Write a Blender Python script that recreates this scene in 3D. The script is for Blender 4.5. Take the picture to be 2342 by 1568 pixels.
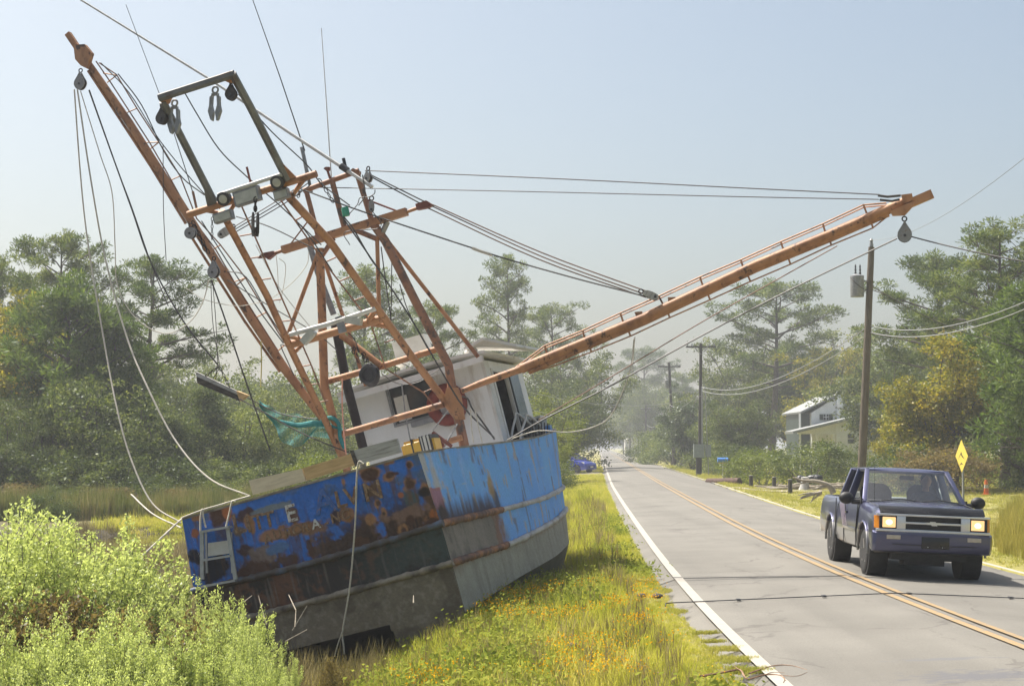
import bpy, bmesh, math, random
import numpy as np
from mathutils import Vector, Matrix, noise as mnoise
for _o in list(bpy.data.objects): bpy.data.objects.remove(_o)
SC = bpy.context.scene
COL = SC.collection
R = math.radians
# ---------------------------------------------------------------- camera
F = 3900.0; CX = 1171.0; CY = 784.0; CAM_H = 1.9          # picture measured on a 2342 px wide copy
PITCH = math.atan(236.0 / F)
cd = bpy.data.cameras.new('camera'); cam = bpy.data.objects.new('camera', cd); COL.objects.link(cam)
cam.location = (0, 0, CAM_H); cam.rotation_euler = (R(90) + PITCH, 0, 0)
cd.sensor_width = 36.0; cd.lens = 36.0 * F / 2342.0; cd.clip_start = 0.1; cd.clip_end = 6000
SC.camera = cam
# ---------------------------------------------------------------- sky, sun, exposure
SUN_EL, SUN_AZ = 58.0, -52.0                                # azimuth from +Y, negative is to the left
w = bpy.data.worlds.new('World'); SC.world = w; w.use_nodes = True
nt = w.node_tree; nt.nodes.clear()
sky = nt.nodes.new('ShaderNodeTexSky'); sky.sky_type = 'NISHITA'; sky.sun_disc = False
sky.sun_elevation = R(SUN_EL); sky.sun_rotation = R(SUN_AZ)
sky.air_density = 0.8; sky.dust_density = 4.5; sky.ozone_density = 1.4; sky.altitude = 0
bg = nt.nodes.new('ShaderNodeBackground'); bg.inputs['Strength'].default_value = 0.107
wo = nt.nodes.new('ShaderNodeOutputWorld')
tint = nt.nodes.new('ShaderNodeMix'); tint.data_type = 'RGBA'; tint.blend_type = 'MULTIPLY'; tint.inputs[0].default_value = 1.0; tint.inputs[7].default_value = (1.0, 1.0, .90, 1)
nt.links.new(sky.outputs[0], tint.inputs[6]); nt.links.new(tint.outputs[2], bg.inputs[0]); nt.links.new(bg.outputs[0], wo.inputs[0])
sl = bpy.data.lights.new('sun', 'SUN'); sl.energy = 5.0; sl.angle = R(0.6); sl.color = (1.0, 0.95, 0.87)
sun = bpy.data.objects.new('sun', sl); COL.objects.link(sun)
SUNV = Vector((math.sin(R(SUN_AZ)) * math.cos(R(SUN_EL)), math.cos(R(SUN_AZ)) * math.cos(R(SUN_EL)), math.sin(R(SUN_EL))))
sun.rotation_euler = (-SUNV).to_track_quat('-Z', 'Y').to_euler(); sun.location = SUNV * 60
vs = SC.view_settings; vs.view_transform = 'Standard'; vs.look = 'None'; vs.gamma = 1.0
vs.use_curve_mapping = False; vs.exposure = 0.80
try:
    SC.cycles.max_bounces = 6; SC.cycles.transparent_max_bounces = 12; SC.cycles.volume_bounces = 0
    SC.cycles.volume_step_rate = 5.0; SC.cycles.volume_max_steps = 64
except Exception: pass
# ---------------------------------------------------------------- picture -> place
_fw = Vector((0, math.cos(PITCH), math.sin(PITCH))); _up = Vector((0, -math.sin(PITCH), math.cos(PITCH))); _rt = Vector((1, 0, 0))
CAMP = Vector((0, 0, CAM_H))
def ray(u, v): return _fw + _rt * ((u - CX) / F) + _up * ((CY - v) / F)
def P(u, v, D):
    d = ray(u, v); return CAMP + d * (D / d.y)
def GP(u, v, z=0.0):
    d = ray(u, v); return CAMP + d * ((z - CAM_H) / d.z)
def zoom(x0, y0, k): return lambda x, y: ((x0 + x * k) / 1.0675, (y0 + y * k) / 1.0675)
Z2 = zoom(100, 0, .3843); Z3 = zoom(450, 350, .3507); Z4 = zoom(600, 780, .3416); Z8 = zoom(860, 850, .1722)
Z5 = zoom(1100, 400, .5978); ZA = zoom(430, 1130, .1913); ZB = zoom(740, 1080, .2041); ZT = zoom(700, 380, .1658); ZL = zoom(460, 430, .18496)
# the boat's frame: x starboard, y forward, z up, origin at the middle of the stern's top edge
TH = R(15); RL = R(15); HB = 1.785
_f = Vector((math.sin(TH), math.cos(TH), 0)); _s0 = Vector((math.cos(TH), -math.sin(TH), 0)); _k = Vector((0, 0, 1))
_s = _s0 * math.cos(RL) + _k * math.sin(RL); _u = -_s0 * math.sin(RL) + _k * math.cos(RL)
BO = P(955, 1035, 23.0) - _s * HB
BM = Matrix(((_s.x, _f.x, _u.x, BO.x), (_s.y, _f.y, _u.y, BO.y), (_s.z, _f.z, _u.z, BO.z), (0, 0, 0, 1)))
def BU(u, v, y, kz=0.0):                                     # a picture point onto the boat's plane y = y0 + kz*z
    d = ray(u, v); n = _f - _u * kz
    q = CAMP + d * ((y - (CAMP - BO).dot(n)) / d.dot(n)) - BO
    return Vector((q.dot(_s), q.dot(_f), q.dot(_u)))
def BW(x, y, z): return BM @ Vector((x, y, z))
# ---------------------------------------------------------------- mesh helpers
class Geo:
    def __init__(s): s.v = []; s.f = []; s.mi = []
    def add(s, vs, fs, mi=0):
        o = len(s.v); s.v.extend([tuple(q) for q in vs]); s.f.extend([tuple(i + o for i in f) for f in fs]); s.mi.extend([mi] * len(fs)); return s
    def box(s, c, size, M=None, mi=0):
        hx, hy, hz = size[0] / 2, size[1] / 2, size[2] / 2
        vs = [Vector((x, y, z)) for x in (-hx, hx) for y in (-hy, hy) for z in (-hz, hz)]
        if M is not None: vs = [M @ q for q in vs]
        c = Vector(c); vs = [q + c for q in vs]
        return s.add(vs, [(0, 1, 3, 2), (4, 6, 7, 5), (0, 4, 5, 1), (2, 3, 7, 6), (0, 2, 6, 4), (1, 5, 7, 3)], mi)
    def frames(s, pts):
        pts = [Vector(q) for q in pts]; n = len(pts); T = []
        for i in range(n):
            a = pts[max(i - 1, 0)]; b = pts[min(i + 1, n - 1)]; t = b - a
            T.append(t.normalized() if t.length > 1e-9 else Vector((0, 0, 1)))
        ref = Vector((0, 0, 1)) if abs(T[0].z) < .9 else Vector((1, 0, 0))
        N = (ref - T[0] * ref.dot(T[0])).normalized(); out = []
        for i in range(n):
            N = (N - T[i] * N.dot(T[i]));
            N = N.normalized() if N.length > 1e-6 else T[i].orthogonal().normalized()
            out.append((pts[i], T[i], N, T[i].cross(N)))
        return out
    def tube(s, pts, r, n=8, cap=True, mi=0, sq=None):
        fr = s.frames(pts); vs = []; fs = []
        for i, (q, t, N, B) in enumerate(fr):
            rr = r[i] if isinstance(r, (list, tuple)) else r
            for k in range(n):
                a = 2 * math.pi * (k + (.5 if sq else 0)) / n
                ca, sa = math.cos(a), math.sin(a)
                if sq: ca *= sq[0]; sa *= sq[1]
                vs.append(q + (N * ca + B * sa) * rr)
        for i in range(len(fr) - 1):
            for k in range(n):
                a = i * n + k; b = i * n + (k + 1) % n
                fs.append((a, b, b + n, a + n))
        if cap:
            fs.append(tuple(reversed(range(n)))); m = (len(fr) - 1) * n; fs.append(tuple(range(m, m + n)))
        return s.add(vs, fs, mi)
    def beam(s, a, b, w, h, mi=0):                            # rectangular section
        return s.tube([a, b], 1.0, 4, True, mi, (w / 2 * math.sqrt(2), h / 2 * math.sqrt(2)))
    def prism(s, poly, off, mi=0):
        poly = [Vector(q) for q in poly]; off = Vector(off); n = len(poly)
        vs = poly + [q + off for q in poly]
        fs = [tuple(range(n)), tuple(reversed(range(n, 2 * n)))] + [(i, i + n, (i + 1) % n + n, (i + 1) % n) for i in range(n)]
        return s.add(vs, fs, mi)
    def lathe(s, prof, c, axis, n=16, mi=0, closed=False):
        c = Vector(c); ax = Vector(axis).normalized(); N = ax.orthogonal().normalized(); B = ax.cross(N); vs = []; fs = []
        for (r, h) in prof:
            for k in range(n):
                a = 2 * math.pi * k / n; vs.append(c + ax * h + (N * math.cos(a) + B * math.sin(a)) * r)
        m = len(prof)
        for i in range(m - 1 if not closed else m):
            j = (i + 1) % m
            for k in range(n):
                k2 = (k + 1) % n; fs.append((i * n + k, i * n + k2, j * n + k2, j * n + k))
        if not closed:
            if prof[0][0] > 1e-4: fs.append(tuple(reversed(range(n))))
            if prof[-1][0] > 1e-4: fs.append(tuple(range((m - 1) * n, m * n)))
        return s.add(vs, fs, mi)
    def ball(s, c, r, n=10, m=6, mi=0):
        rx, ry, rz = (r, r, r) if not isinstance(r, (tuple, list)) else r
        c = Vector(c); vs = []; fs = []
        for i in range(m + 1):
            p = math.pi * i / m
            for k in range(n):
                a = 2 * math.pi * k / n; vs.append(c + Vector((rx * math.sin(p) * math.cos(a), ry * math.sin(p) * math.sin(a), rz * math.cos(p))))
        for i in range(m):
            for k in range(n):
                k2 = (k + 1) % n; fs.append((i * n + k, (i + 1) * n + k, (i + 1) * n + k2, i * n + k2))
        return s.add(vs, fs, mi)
    def torus(s, c, R_, r, axis, n=16, m=6, mi=0):
        prof = [(R_ + r * math.cos(2 * math.pi * k / m), r * math.sin(2 * math.pi * k / m)) for k in range(m)]
        return s.lathe(prof, c, axis, n, mi, True)
    def sheet(s, fn, nu, nv, mi=0, wrap=False):
        vs = [fn(i / nu, j / nv) for i in range(nu + 1) for j in range(nv + 1)]
        fs = [(i * (nv + 1) + j, (i + 1) * (nv + 1) + j, (i + 1) * (nv + 1) + j + 1, i * (nv + 1) + j + 1) for i in range(nu) for j in range(nv)]
        return s.add(vs, fs, mi)
    def loft(s, secs, cap=True, mi=0):
        n = len(secs[0]); vs = [q for sec in secs for q in sec]; fs = []
        for i in range(len(secs) - 1):
            for k in range(n):
                k2 = (k + 1) % n; fs.append((i * n + k, i * n + k2, (i + 1) * n + k2, (i + 1) * n + k))
        if cap: fs.append(tuple(reversed(range(n)))); m = (len(secs) - 1) * n; fs.append(tuple(range(m, m + n)))
        return s.add(vs, fs, mi)
    def mesh(s, name, mats, smooth=35):
        me = bpy.data.meshes.new(name); me.from_pydata(s.v, [], s.f)
        for m in (mats if isinstance(mats, (list, tuple)) else [mats]): me.materials.append(m)
        if any(s.mi): me.polygons.foreach_set('material_index', s.mi)
        bm = bmesh.new(); bm.from_mesh(me); bmesh.ops.recalc_face_normals(bm, faces=bm.faces); bm.to_mesh(me); bm.free()
        if smooth:
            me.shade_smooth(); me.set_sharp_from_angle(angle=R(smooth))
        me.update(); return me
    def build(s, name, mats, parent=None, smooth=35, **kw):
        return obj(name, s.mesh(name, mats, smooth), parent, **kw)
def obj(name, me, parent=None, loc=None, label=None, cat=None, group=None, kind=None):
    o = bpy.data.objects.new(name, me); COL.objects.link(o)
    if parent is not None: o.parent = parent
    if loc is not None: o.location = loc
    return tag(o, label, cat, group, kind)
def tag(o, label=None, cat=None, group=None, kind=None):
    if label: o['label'] = label
    if cat: o['category'] = cat
    if group: o['group'] = group
    if kind: o['kind'] = kind
    return o
def thing(name, label, cat, M=None, group=None):
    o = bpy.data.objects.new(name, None); COL.objects.link(o); o.empty_display_size = .2
    if M is not None:
        if isinstance(M, Matrix): o.matrix_world = M
        else: o.location = M
    return tag(o, label, cat, group)
def copy_tree(o, parent=None):
    c = o.copy(); COL.objects.link(c)
    if parent is not None: c.parent = parent
    for ch in list(o.children): copy_tree(ch, c)
    return c
def fast_mesh(name, V, Q, mats, mi=None, attrs=None, smooth=False):
    """numpy verts (N,3) and quads/tris (M,k)"""
    me = bpy.data.meshes.new(name); V = np.asarray(V, np.float32); Q = np.asarray(Q, np.int32); k = Q.shape[1]
    me.vertices.add(len(V)); me.vertices.foreach_set('co', V.ravel())
    me.loops.add(Q.size); me.loops.foreach_set('vertex_index', Q.ravel())
    me.polygons.add(len(Q)); me.polygons.foreach_set('loop_start', np.arange(0, Q.size, k, dtype=np.int32))
    for m in (mats if isinstance(mats, (list, tuple)) else [mats]): me.materials.append(m)
    if mi is not None: me.polygons.foreach_set('material_index', np.asarray(mi, np.int32))
    me.update(calc_edges=True)
    for nm, arr in (attrs or {}).items():
        arr = np.asarray(arr, np.float32)
        if arr.ndim == 1:
            a = me.attributes.new(nm, 'FLOAT', 'POINT'); a.data.foreach_set('value', arr)
        else:
            a = me.attributes.new(nm, 'FLOAT_COLOR', 'POINT'); a.data.foreach_set('color', np.c_[arr, np.ones(len(arr))].astype(np.float32).ravel())
    if smooth: me.shade_smooth()
    me.validate(); return me
def sag(a, b, s=0.0, n=14):
    a = Vector(a); b = Vector(b)
    return [a.lerp(b, t / n) - Vector((0, 0, s * 4 * (t / n) * (1 - t / n))) for t in range(n + 1)]
def spline(pts, n=6):
    pts = [Vector(q) for q in pts]
    if len(pts) < 3: return pts
    out = []; e = [pts[0] * 2 - pts[1]] + pts + [pts[-1] * 2 - pts[-2]]
    for i in range(1, len(e) - 2):
        p0, p1, p2, p3 = e[i - 1:i + 3]
        for k in range(n):
            t = k / n
            out.append(.5 * ((2 * p1) + (p2 - p0) * t + (2 * p0 - 5 * p1 + 4 * p2 - p3) * t * t + (3 * p1 - p0 - 3 * p2 + p3) * t ** 3))
    return out + [pts[-1]]
def fbm(X, Y, seed=0, oct=5, lac=2.03, gain=.55):
    """numpy value noise, ~0..1"""
    X = np.asarray(X, float); Y = np.asarray(Y, float); t = np.zeros(np.broadcast(X, Y).shape); amp = 1; tot = 0
    def h(i, j, k):
        v = np.sin(i * 127.1 + j * 311.7 + k * 74.7) * 43758.5453; return v - np.floor(v)
    for o in range(oct):
        xi = np.floor(X); yi = np.floor(Y); fx = X - xi; fy = Y - yi; fx = fx * fx * (3 - 2 * fx); fy = fy * fy * (3 - 2 * fy); k = seed + o * 17
        t += amp * ((h(xi, yi, k) * (1 - fx) + h(xi + 1, yi, k) * fx) * (1 - fy) + (h(xi, yi + 1, k) * (1 - fx) + h(xi + 1, yi + 1, k) * fx) * fy)
        tot += amp; amp *= gain; X = X * lac + 3.1; Y = Y * lac + 1.7
    return t / tot
def sstep(a, b, x):
    t = np.clip((np.asarray(x, float) - a) / (b - a), 0, 1); return t * t * (3 - 2 * t)
# ---------------------------------------------------------------- materials
def nodes(name):
    m = bpy.data.materials.new(name); m.use_nodes = True; n = m.node_tree; n.nodes.clear()
    o = n.nodes.new('ShaderNodeOutputMaterial'); return m, n, o
def N(n, t, **kw):
    x = n.nodes.new(t)
    for k, v in kw.items():
        if k in x.inputs: x.inputs[k].default_value = v
        else: setattr(x, k, v)
    return x
def ramp(n, stops, interp='LINEAR'):
    r = n.nodes.new('ShaderNodeValToRGB'); e = r.color_ramp.elements; r.color_ramp.interpolation = interp
    while len(e) < len(stops): e.new(0.5)
    for el, (p, c) in zip(e, stops): el.position = p; el.color = (*c[:3], 1) if not isinstance(c, float) else (c, c, c, 1)
    return r
def pm(name, stops, scale=6.0, rough=.6, metal=0.0, bump=0.0, detail=6.0, bscale=None, coord='Object', stretch=(1, 1, 1), spec=.5, coat=0.0, dist=0.0, rvar=0.0, bdist=.01, fleck=None):
    m, n, o = nodes(name); L = n.links.new
    tc = N(n, 'ShaderNodeTexCoord'); mp = N(n, 'ShaderNodeMapping'); mp.inputs['Scale'].default_value = stretch
    L(tc.outputs[coord], mp.inputs[0])
    t = N(n, 'ShaderNodeTexNoise', Scale=scale, Detail=detail, Roughness=.6, Distortion=dist); L(mp.outputs[0], t.inputs['Vector'])
    if not isinstance(stops, list): stops = [(.0, stops), (1.0, stops)]
    r = ramp(n, stops); L(t.outputs['Fac'], r.inputs[0])
    b = N(n, 'ShaderNodeBsdfPrincipled', Roughness=rough, Metallic=metal); b.inputs['Specular IOR Level'].default_value = spec; b.inputs['Coat Weight'].default_value = coat
    if fleck:
        fc_, fs_, ft_ = fleck; t3 = N(n, 'ShaderNodeTexNoise', Scale=fs_, Detail=8.0, Roughness=.72); L(mp.outputs[0], t3.inputs['Vector']); r3 = ramp(n, [(ft_, 0.0), (ft_ + .06, 1.0)]); L(t3.outputs['Fac'], r3.inputs[0]); mz = N(n, 'ShaderNodeMix', data_type='RGBA'); L(r3.outputs[0], mz.inputs[0]); L(r.outputs[0], mz.inputs[6]); mz.inputs[7].default_value = (*fc_, 1); L(mz.outputs[2], b.inputs['Base Color'])
    else: L(r.outputs[0], b.inputs['Base Color'])
    if rvar:
        mr = N(n, 'ShaderNodeMapRange'); mr.inputs['To Min'].default_value = rough - rvar; mr.inputs['To Max'].default_value = rough + rvar
        L(t.outputs['Fac'], mr.inputs[0]); L(mr.outputs[0], b.inputs['Roughness'])
    if bump:
        t2 = N(n, 'ShaderNodeTexNoise', Scale=bscale or scale * 4, Detail=5.0); L(mp.outputs[0], t2.inputs['Vector'])
        bp = N(n, 'ShaderNodeBump', Strength=bump, Distance=bdist); L(t2.outputs['Fac'], bp.inputs['Height']); L(bp.outputs[0], b.inputs['Normal'])
    L(b.outputs[0], o.inputs[0]); return m
def leafmat(name, c1, c2, c3, trans=.35, spec=.25, nscale=.6, tip=None):
    """leaf colours: per leaf, per tree and by clump"""
    m, n, o = nodes(name); L = n.links.new
    g = N(n, 'ShaderNodeNewGeometry'); r = ramp(n, [(0, c1), (.55, c2), (1, c3)])
    tc = N(n, 'ShaderNodeTexCoord'); t = N(n, 'ShaderNodeTexNoise', Scale=nscale, Detail=2.0); L(tc.outputs['Object'], t.inputs['Vector'])
    oi = N(n, 'ShaderNodeObjectInfo')
    a = N(n, 'ShaderNodeMath', operation='MULTIPLY'); L(g.outputs['Random Per Island'], a.inputs[0]); a.inputs[1].default_value = .6
    b = N(n, 'ShaderNodeMath', operation='MULTIPLY_ADD'); L(t.outputs['Fac'], b.inputs[0]); b.inputs[1].default_value = .9; L(a.outputs[0], b.inputs[2])
    c = N(n, 'ShaderNodeMath', operation='MULTIPLY_ADD'); L(oi.outputs['Random'], c.inputs[0]); c.inputs[1].default_value = .25; L(b.outputs[0], c.inputs[2])
    d = N(n, 'ShaderNodeMath', operation='SUBTRACT'); L(c.outputs[0], d.inputs[0]); d.inputs[1].default_value = .36
    L(d.outputs[0], r.inputs[0]); colout = r.outputs[0]
    if tip:
        at = N(n, 'ShaderNodeAttribute', attribute_name='tip'); mx = N(n, 'ShaderNodeMix', data_type='RGBA'); L(at.outputs['Fac'], mx.inputs[0]); L(colout, mx.inputs[6]); mx.inputs[7].default_value = (*tip, 1); colout = mx.outputs[2]
    df = N(n, 'ShaderNodeBsdfDiffuse'); tr = N(n, 'ShaderNodeBsdfTranslucent'); gl = N(n, 'ShaderNodeBsdfGlossy', Roughness=.45)
    L(colout, df.inputs[0])
    hs = N(n, 'ShaderNodeHueSaturation', Saturation=1.15, Value=1.5); L(colout, hs.inputs['Color']); L(hs.outputs[0], tr.inputs[0])
    gl.inputs[0].default_value = (.9, .95, 1, 1)
    mx1 = N(n, 'ShaderNodeMixShader'); mx1.inputs[0].default_value = trans; L(df.outputs[0], mx1.inputs[1]); L(tr.outputs[0], mx1.inputs[2])
    mx2 = N(n, 'ShaderNodeMixShader'); mx2.inputs[0].default_value = spec * .045; L(mx1.outputs[0], mx2.inputs[1]); L(gl.outputs[0], mx2.inputs[2])
    L(mx2.outputs[0], o.inputs[0]); return m
def glassmat(name, tint, alpha=.5, rough=.03):
    m, n, o = nodes(name); L = n.links.new
    tr = N(n, 'ShaderNodeBsdfTransparent'); tr.inputs[0].default_value = (*tint, 1); gl = N(n, 'ShaderNodeBsdfGlossy', Roughness=rough)
    fr = N(n, 'ShaderNodeFresnel', IOR=1.5); mr = N(n, 'ShaderNodeMath', operation='MULTIPLY_ADD'); L(fr.outputs[0], mr.inputs[0]); mr.inputs[1].default_value = .9; mr.inputs[2].default_value = alpha
    mx = N(n, 'ShaderNodeMixShader'); L(mr.outputs[0], mx.inputs[0]); L(tr.outputs[0], mx.inputs[1]); L(gl.outputs[0], mx.inputs[2]); L(mx.outputs[0], o.inputs[0]); return m
def emit(name, c, s):
    m, n, o = nodes(name); e = N(n, 'ShaderNodeEmission', Strength=s); e.inputs[0].default_value = (*c, 1); n.links.new(e.outputs[0], o.inputs[0]); return m
M = {}
M['orange'] = pm('orange_rig_paint', [(.25, (.08, .04, .025)), (.36, (.28, .125, .06)), (.5, (.42, .20, .09)), (.75, (.50, .255, .125)), (.9, (.42, .235, .14))], 3.2, .6, bump=.35, bscale=40, detail=8, stretch=(1, 1, .7), fleck=((.085, .045, .03), 7.0, .56))
M['orange_dull'] = pm('dull_orange_steel', [(.25, (.08, .04, .025)), (.45, (.27, .125, .07)), (.7, (.36, .18, .10)), (.9, (.25, .15, .10))], 3.5, .6, bump=.35, bscale=40, detail=8, fleck=((.10, .07, .055), 6.0, .54))
M['grey_rig'] = pm('weathered_grey_green_pipe', [(.3, (.09, .05, .035)), (.42, (.12, .12, .118)), (.7, (.19, .19, .19))], 4, .6, bump=.2, bscale=40)
M['blackrust'] = pm('black_rusty_stack', [(.3, (.015, .012, .012)), (.6, (.04, .03, .03)), (.8, (.09, .045, .03))], 5, .75, bump=.3, bscale=50)
M['redrust'] = pm('red_rust_steel', [(.3, (.10, .03, .02)), (.6, (.20, .06, .04)), (.85, (.26, .10, .06))], 8, .7, bump=.3)
M['cable'] = pm('dark_steel_cable', [(.3, (.035, .032, .03)), (.7, (.075, .07, .065))], 30, .6)
M['cable_rust'] = pm('brown_steel_cable', [(.3, (.09, .045, .028)), (.7, (.20, .10, .055))], 20, .7)
M['rope'] = pm('pale_rope', [(.3, (.42, .38, .31)), (.7, (.62, .58, .50))], 40, .85, bump=.4, bscale=120)
M['rope_yellow'] = pm('yellow_rope', [(.3, (.42, .36, .10)), (.7, (.55, .48, .18))], 40, .85)
M['rope_pink'] = pm('salmon_rope', [(.3, (.60, .25, .17)), (.7, (.72, .36, .26))], 40, .85)
M['galv'] = pm('galvanised_steel', [(.3, (.19, .195, .2)), (.7, (.33, .335, .34))], 14, .5, .35, bump=.15)
M['block'] = pm('painted_grey_block', [(.25, (.10, .05, .035)), (.4, (.22, .22, .225)), (.8, (.31, .31, .31))], 12, .6, bump=.2, fleck=((.14, .08, .05), 9.0, .57))
M['blockdark'] = pm('black_iron_block', [(.3, (.025, .022, .022)), (.7, (.06, .05, .045))], 14, .6, bump=.2)
M['white'] = pm('weathered_white_paint', [(.25, (.40, .36, .30)), (.4, (.60, .585, .55)), (.8, (.70, .69, .67))], 2.5, .55, bump=.1, detail=8)
M['cabin'] = pm('dirty_white_cabin_paint', [(.28, (.44, .40, .34)), (.45, (.70, .70, .68)), (.8, (.78, .78, .77))], 1.8, .55, bump=.15, detail=9, stretch=(2, 2, .6))
M['offwhite'] = pm('off_white_plastic', [(.3, (.52, .50, .44)), (.7, (.63, .62, .57))], 6, .5)
M['whip'] = pm('white_fibreglass', [(.3, (.48, .48, .47)), (.7, (.62, .62, .62))], 8, .5)
M['black'] = pm('black_rubber', [(.3, (.014, .014, .015)), (.7, (.028, .028, .03))], 12, .6)
M['darkmetal'] = pm('dark_metal', [(.3, (.04, .04, .045)), (.7, (.08, .08, .085))], 8, .5, .4)
M['lens'] = pm('dull_lamp_glass', [(.3, (.40, .40, .34)), (.7, (.55, .55, .48))], 10, .25)
M['green'] = pm('green_lamp_glass', [(.3, (.02, .26, .16)), (.7, (.03, .36, .22))], 12, .25)
M['winglass'] = pm('dark_window_glass', [(.3, (.03, .035, .04)), (.7, (.07, .08, .085))], 3, .12)
M['alu'] = pm('weathered_aluminium', [(.3, (.33, .35, .36)), (.7, (.47, .49, .50))], 10, .5, .5, bump=.15)
M['wood_pale'] = pm('pale_timber', [(.3, (.56, .46, .31)), (.55, (.72, .61, .43)), (.8, (.78, .68, .50))], 3, .75, bump=.3, bscale=30, stretch=(1, 6, 8))
M['wood_tan'] = pm('tan_timber', [(.3, (.45, .29, .12)), (.55, (.62, .42, .20)), (.8, (.68, .49, .25))], 3, .75, bump=.3, bscale=30, stretch=(1, 6, 8))
M['wood_grey'] = pm('grey_weathered_timber', [(.3, (.20, .19, .17)), (.5, (.42, .41, .385)), (.8, (.50, .49, .46))], 4, .85, bump=.5, bscale=30, stretch=(.7, 8, 9))
M['wood_dark'] = pm('dark_wet_timber', [(.3, (.03, .025, .022)), (.6, (.10, .085, .07)), (.85, (.22, .19, .16))], 5, .8, bump=.5, bscale=30, stretch=(1, 5, 5))
M['pole'] = pm('creosoted_pole_wood', [(.3, (.07, .055, .038)), (.55, (.13, .105, .075)), (.8, (.19, .16, .12))], 6, .85, bump=.5, bscale=40, stretch=(4, 4, .4))
M['polefar'] = pm('dark_pole_wood', [(.3, (.035, .03, .028)), (.7, (.075, .065, .055))], 6, .85, stretch=(4, 4, .4))
M['yellow'] = pm('yellow_plastic', [(.3, (.60, .33, .04)), (.7, (.72, .44, .07))], 6, .45)
M['net'] = pm('teal_net_twine', [(.3, (.02, .17, .17)), (.7, (.045, .28, .27))], 20, .8)
M['redring'] = pm('faded_red_plastic', [(.3, (.16, .03, .022)), (.7, (.25, .05, .035))], 12, .6)
M['bark'] = pm('bark', [(.3, (.055, .042, .034)), (.55, (.11, .09, .075)), (.8, (.17, .15, .13))], 8, .9, bump=.6, bscale=30, stretch=(3, 3, .7))
M['deadwood'] = pm('bleached_dead_wood', [(.3, (.20, .165, .12)), (.7, (.42, .37, .29))], 9, .85, bump=.4, bscale=60)
M['brownwood'] = pm('brown_fresh_stick', [(.3, (.15, .075, .04)), (.7, (.32, .19, .11))], 9, .8)
M['log'] = pm('rusty_brown_log', [(.3, (.045, .026, .02)), (.6, (.11, .058, .042)), (.85, (.17, .10, .075))], 7, .85, bump=.5)
M['blue'] = pm('blue_mailbox_paint', [(.3, (.06, .19, .50)), (.7, (.09, .26, .62))], 6, .35)
M['tarp'] = pm('black_plastic_bag', [(.3, (.012, .012, .014)), (.7, (.03, .03, .033))], 6, .3, bump=.8, bscale=12, bdist=.05)
M['concrete'] = pm('light_concrete', [(.3, (.35, .34, .31)), (.7, (.46, .45, .42))], 5, .85, bump=.2)
M['grnbox'] = pm('grey_green_utility_paint', [(.3, (.22, .25, .235)), (.7, (.29, .32, .30))], 5, .5)
M['signyellow'] = pm('yellow_sign_sheeting', [(.3, (.66, .50, .08)), (.7, (.74, .57, .10))], 5, .4)
M['signback'] = pm('black_sign_print', (.02, .02, .02), 5, .5)
M['orangecone'] = pm('orange_plastic', [(.3, (.65, .14, .03)), (.7, (.75, .2, .05))], 5, .5)
# ---------------------------------------------------------------- ground, road, water
_D = np.arange(0, 1600, .5)
def _tab(pts, wdt=14):
    y = np.interp(_D, [a for a, b in pts], [b for a, b in pts]); k = np.ones(wdt * 2 + 1) / (wdt * 2 + 1)
    return np.convolve(np.pad(y, wdt, mode='edge'), k, 'valid')
_C = _tab([(0, 5.05), (10, 5.0), (16, 4.93), (22, 4.87), (28, 4.98), (39, 5.32), (60, 6.3), (92, 7.85), (176, 12.2), (400, 23.5), (1600, 84)])
_LO = _tab([(0, 2.78), (15, 2.7), (22, 2.48), (38, 2.32), (82, 2.5), (150, 2.6), (1600, 2.6)])
_RO = _tab([(0, 3.25), (27, 3.2), (47, 2.9), (97, 3.2), (186, 3.2), (1600, 2.9)])
def rc(D): return np.interp(D, _D, _C)
def rl(D): return np.interp(D, _D, _C - _LO)
def rr(D): return np.interp(D, _D, _C + _RO)
def EL(D): return rl(D) - .36 - .16 * (fbm(np.asarray(D) * .9, 0 * np.asarray(D), 3, 4) - .5)
def ER(D): return rr(D) + .22
def roadz(x, D): return -.04 * np.abs(x - rc(D))
def groundz(x, y):
    x = np.asarray(x, float); y = np.asarray(y, float)
    el = np.interp(y, _D, _C - _LO) - .36; er = np.interp(y, _D, _C + _RO) + .22
    xb = np.interp(y, [0, 12, 22, 30, 36, 60], [-.9, -.75, -.1, .35, .5, 1.5]); xb = np.minimum(xb, el - .8)
    z = -.155 - .2 * sstep(0, 1, (el - x) / np.maximum(el - xb, .3)) * (x < el)
    drop = np.interp(y, [0, 14, 20, 34, 46, 60, 90, 140], [.5, .55, .85, .8, .5, .4, .3, .15])
    z = z - drop * sstep(0, 2.3, xb - x)
    pond = np.clip(1 - np.hypot((x + 10.8) / 3.4, (y - 51) / 8.0), 0, 1); z = z - .75 * sstep(0, .5, pond)
    dr = x - er
    z = z - (.22 * sstep(0, 2.5, dr) - .12 * sstep(4, 9, dr)) * (dr > 0)
    inroad = (x > el + .05) & (x < er - .05)
    n = (fbm(x * .35, y * .35, 5, 4) - .5) * .16 * np.clip(np.maximum(el - x, dr) / 1.5, 0, 1)
    z = z + np.where(inroad, 0, n)
    return np.where(inroad, -.33, z)
def gz(x, y): return float(groundz(x, y))
def _axis(spec):
    out = [spec[0][0]]
    for a, b, st in spec:
        n = max(1, int(round((b - a) / st))); out += [a + (b - a) * i / n for i in range(1, n + 1)]
    return np.array(out)
gx = _axis([(-1500, -300, 150), (-300, -60, 20), (-60, -22, 2), (-22, -9, .7), (-9, 13, .22), (13, 24, .7), (24, 60, 2), (60, 300, 20), (300, 1500, 150)])
gy = _axis([(-60, 0, 6), (0, 10, 1), (10, 50, .4), (50, 110, 1.2), (110, 200, 4), (200, 420, 20), (420, 1590, 90)])
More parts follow.
